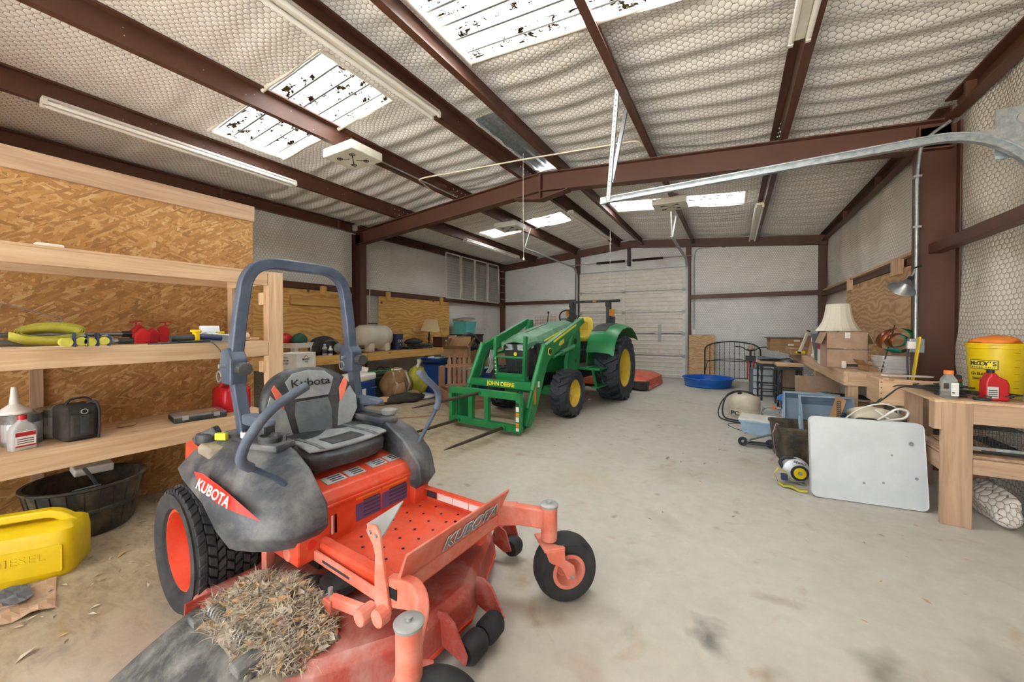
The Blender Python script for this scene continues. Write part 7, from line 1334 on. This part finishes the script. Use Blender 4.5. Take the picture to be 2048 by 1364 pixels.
ct = tote('storage_tote', 'pale blue translucent tote with a lid on the floor', (.33, 6.08, 0), (.44, .36, .18), -.12, 'tote_clear' if 'tote_clear' in MATS else 'decal_silver', 'white_card')
sc_ = thing('kick_scooter', 'black kick scooter deck with silver bar lying on the floor', 'scooter', (.26, 5.32, 0), .1); MB().ring([[Vector((x, y*w, z)) for y, z in ((-.05, 0.03), (.05, .03), (.05, .055), (-.05, .055))] for x, w in ((-.14, .6), (-.08, 1), (.10, 1), (.15, .7))]).build('deck', 'jd_black', sc_, bevel=.008); MB().lathe([(.02, -.015), (.05, -.015), (.052, 0), (.05, .015), (.02, .015)], (.13, 0, .052), 'y', 18, caps=False).build('wheel', 'tyre_dark', sc_); MB().lathe([(.02, -.015), (.05, -.015), (.052, 0), (.05, .015), (.02, .015)], (-.15, 0, .052), 'y', 18, caps=False).build('wheel', 'tyre_dark', sc_); MB().tube([(-.10, 0, .07), (.28, .22, .16)], .014, 8).build('bar', 'galvanized', sc_); MB().lathe([(.001, -.02), (.025, -.015), (.025, .015), (.001, .02)], (-.09, 0, .075), n=10).build('hinge', 'galvanized', sc_)
bt_ = thing('black_tub', 'scuffed black plastic tub beside the white table', 'tub', (.60, 5.02, 0), .15); MB().ring([[Vector((x*w, y*d, z)) for x, y in rrect(1, 1, .12, 4)] for w, d, z in ((.34, .40, 0), (.36, .42, .02), (.42, .50, .36), (.445, .525, .36), (.445, .525, .385), (.41, .49, .385), (.34, .40, .03))]).build('body', 'tub_black', bt_, smooth=40)
q = thing('pink_ribbon', 'pink ribbon hanging over the edge of the black tub', 'ribbon', (.40, 4.88, 0)); ribbon([(.03, 0, .385), (.0, -.02, .40), (-.03, -.03, .30), (-.02, -.03, .18), (.0, -.02, .08), (-.02, -.05, .03), (-.05, -.06, .006)], .03, 'ribbon', 'pink' if 'pink' in MATS else 'mower_dusty', q, (0, 1, 0))
tb = tote('storage_tote', 'pale blue open tote tipped on its side against the black tub', (.93, 5.28, .48), (.46, .62, .30), .1, 'tote_pale' if 'tote_pale' in MATS else 'decal_silver'); tb.rotation_euler = (1.25, 0, .12); tb.location = (.86, 5.50, .26)
tb2 = tote('storage_tote', 'second pale tote nested behind the tipped tote', (.93, 5.28, .48), (.50, .60, .28), .1, 'tote_pale' if 'tote_pale' in MATS else 'decal_silver'); tb2.rotation_euler = (1.35, 0, -.05); tb2.location = (.80, 5.80, .28)
oc = carton('open_carton', 'open cardboard box of folded jeans under the far bench', (1.08, 6.75, .12), (.52, .52, .32), .05, 'kraft_pale', [(-1, 0, -.9), (0, 1, 1.4)]); MB().bx(-.24, .24, -.24, .24, -.12, .0).build('riser', 'kraft', oc)
q = thing('denim_pile', 'crumpled blue jeans piled in the open cardboard box', 'clothes', (1.05, 6.72, .40)); [blob((-.08+.09*k, -.05+.05*k, .03+.01*k), (.15, .14, .06), 140+k, .3, 20, 10, fold=.1).build('garment', ('blue_deep', 'decal_silver', 'vinyl_mid')[k], q, smooth=80) for k in range(3)]
q = thing('gift_wrap_roll', 'green and purple wrapping roll lying on the pale totes', 'roll', (.82, 6.02, .53)); MB().cyl((-.16, -.02, 0), (.04, .0, 0), .03, n=12).build('green_wrap', 'spin_green', q); MB().cyl((.04, 0, 0), (.22, .02, 0), .028, n=12).build('purple_wrap', 'decal_purple', q); MB().bx(-.15, .2, -.05, .05, -.53, -.03).build('carton_under', 'kraft', q)
wtb = thing('white_laptop_tray', 'white edged black tray under the far bench', 'tray', (1.30, 6.35, .50)); MB().bx(-.16, .16, -.2, .2, 0, .035).build('tray', 'jd_black', wtb); MB().bx(-.165, .165, -.205, -.20, .005, .03).build('edge', 'white', wtb); MB().bx(-.14, .14, -.18, .18, -.5, 0).build('support_carton', 'kraft', wtb)
# blue tote and lamp parts behind the table
bl = tote('storage_tote', 'blue-grey tote of cords behind the white table', (1.06, 4.52, .34), (.44, .34, .26), .05, 'steel_blue' if 'steel_blue' in MATS else 'vinyl_grey'); blob((.02, 0, .27), (.19, .13, .09), 150, .2, fold=.05).build('cushion', 'cream_plastic', bl, smooth=80); MB().bx(-.2, .2, -.15, .15, -.34, 0).build('carton_under', 'kraft', bl)
q = thing('spiral_notebooks', 'coil-bound books standing beside the blue-grey tote', 'books', (.83, 4.50, 0)); MB().bx(-.08, .05, -.12, .12, 0, .56).build('carton_under', 'kraft', q); MB().box((0, 0, .66), (.03, .22, .22), (0, .25, 0)).build('book', 'kraft', q); [MB().tube([(-.01+.014*math.cos(a), -.115, .58+.018*k+.014*math.sin(a)) for a in [j*math.pi/4 for j in range(8)]], .002, 4, closed=True).build('coil', 'jd_black', q) for k in range(10)]
q = thing('white_bracket', 'white plastic hanger frame lying on the blue-grey tote', 'hanger', (1.14, 4.36, .60)); MB().tube(fillet([(-.10, -.02, 0), (.05, -.02, .14), (.12, -.02, .12), (.10, -.02, .06), (-.08, -.02, .01)], .04), .010, 6).tube([(-.09, -.02, .11), (.07, -.02, -.02)], .009, 6).build('frame', 'white', q, smooth=60)
# white folding table leaning
tb_ = thing('folding_table', 'white plastic folding table leaning in front of the benches', 'table', (.935, 4.055, 0), math.radians(7)); tb_.rotation_euler = (math.radians(-7), 0, math.radians(7))
paint('table_white', '#d4dadd', .5, 0, '#bfc4c4', .2, 3); MB().ring([[Vector((x*k, yy, z)) for x, z in rrect(.73, .66, .045, 5, (0, .333))] for yy, k in ((-.022, .99), (-.028, 1.0), (.018, 1.0))]).build('top', 'table_white', tb_, bevel=.004)
MB().ring([[Vector((x, yy, z)) for x, z in rrect(.68, .60, .03, 4, (0, .333))] for yy in (.018, .024)]).build('underside', 'table_white', tb_); MB().tube(fillet([(-.05, -.01, .655), (-.03, -.01, .668), (.07, -.01, .668), (.09, -.01, .655)], .02), .010, 6).build('handle', 'jd_black', tb_); MB().tube([(-.30, .035, .1), (.30, .035, .1)], .012, 6).build('folded_leg', 'galv_dull', tb_); MB().tube([(-.30, .035, .5), (.30, .035, .5)], .012, 6).build('folded_leg', 'galv_dull', tb_)
for x, z, w in ((.28, .50, .016), (-.02, .16, .010), (.30, .24, .012), (.16, .40, .008), (.10, .18, .010)): MB().lathe([(.001, 0), (w, 0), (w*.7, .0006), (.001, .0007)], (x, -.0290, z), 'y', 7).build('scuff', 'vinyl_grey', tb_)
# circular saw and strap on the floor
sw_ = thing('circular_saw', 'yellow and grey circular saw resting on its side', 'power saw', (.50, 4.27, 0), .2); MB().lathe([(.001, -.035), (.08, -.035), (.105, -.02), (.11, 0), (.11, .03), (.001, .03)], (0, 0, .115), 'y', 26).build('guard', 'decal_silver', sw_, smooth=40); MB().lathe([(.03, -.038), (.066, -.042), (.07, -.036)], (.02, 0, .10), 'y', 24, caps=False).build('ring', 'jd_black', sw_, solid=.004); MB().lathe([(.018, -.046), (.045, -.048), (.048, -.042)], (.02, 0, .10), 'y', 20, caps=False).build('yellow_ring', 'yellow_plastic', sw_, solid=.004); MB().cyl((.02, -.05, .10), (.02, -.035, .10), .014, n=10).build('arbor', 'galv_dull', sw_)
text('DEWALT', .024, 'ink', sw_, frame((.02, -.0372, .19), (1, 0, -.25), (.25, 0, 1)), bold=.0006); MB().box((-.02, -.02, .03), (.20, .09, .006), (0, .35, 0)).build('shoe', 'galvanized', sw_); MB().tube(fillet([(-.09, 0, .12), (-.13, 0, .18), (-.08, 0, .23), (.0, 0, .21)], .04), .016, 8).build('handle', 'jd_black', sw_, smooth=60); MB().cyl((0, .03, .12), (0, .12, .12), .045, n=14).build('motor', 'yellow_plastic', sw_)
sr = thing('tie_strap', 'yellow tie-down strap looped around the circular saw', 'strap', (.36, 4.16, 0)); ribbon([(0, .0, .02), (-.03, -.01, .10), (.0, -.01, .15), (.06, -.02, .12), (.10, -.02, .05)], .045, 'loop', 'strap_yellow', sr, (0, 1, 0)); ribbon([(.0, -.03, .03), (.04, -.06, .012), (.09, -.09, .03), (.14, -.10, .008), (.2, -.12, .02)], .045, 'tail', 'strap_yellow', sr, (.3, 1, .2)); MB().bx(.02, .07, -.03, .02, .05, .10).build('buckle', 'blue_deep', sr, bevel=.005)
q = MB().add([(-.03, 0, .004), (.02, -.01, .004), (.03, .03, .01), (.0, .025, .035)], [(0, 1, 2, 3)]).build('paper_scrap', 'white_card', loc=onz(1178, 800)); tag(q, 'small white paper scrap on the floor between the tractor tyres', 'paper')
q = MB().box((1.66, 3.2, 2.0), (.01, .01, .01)) if False else None
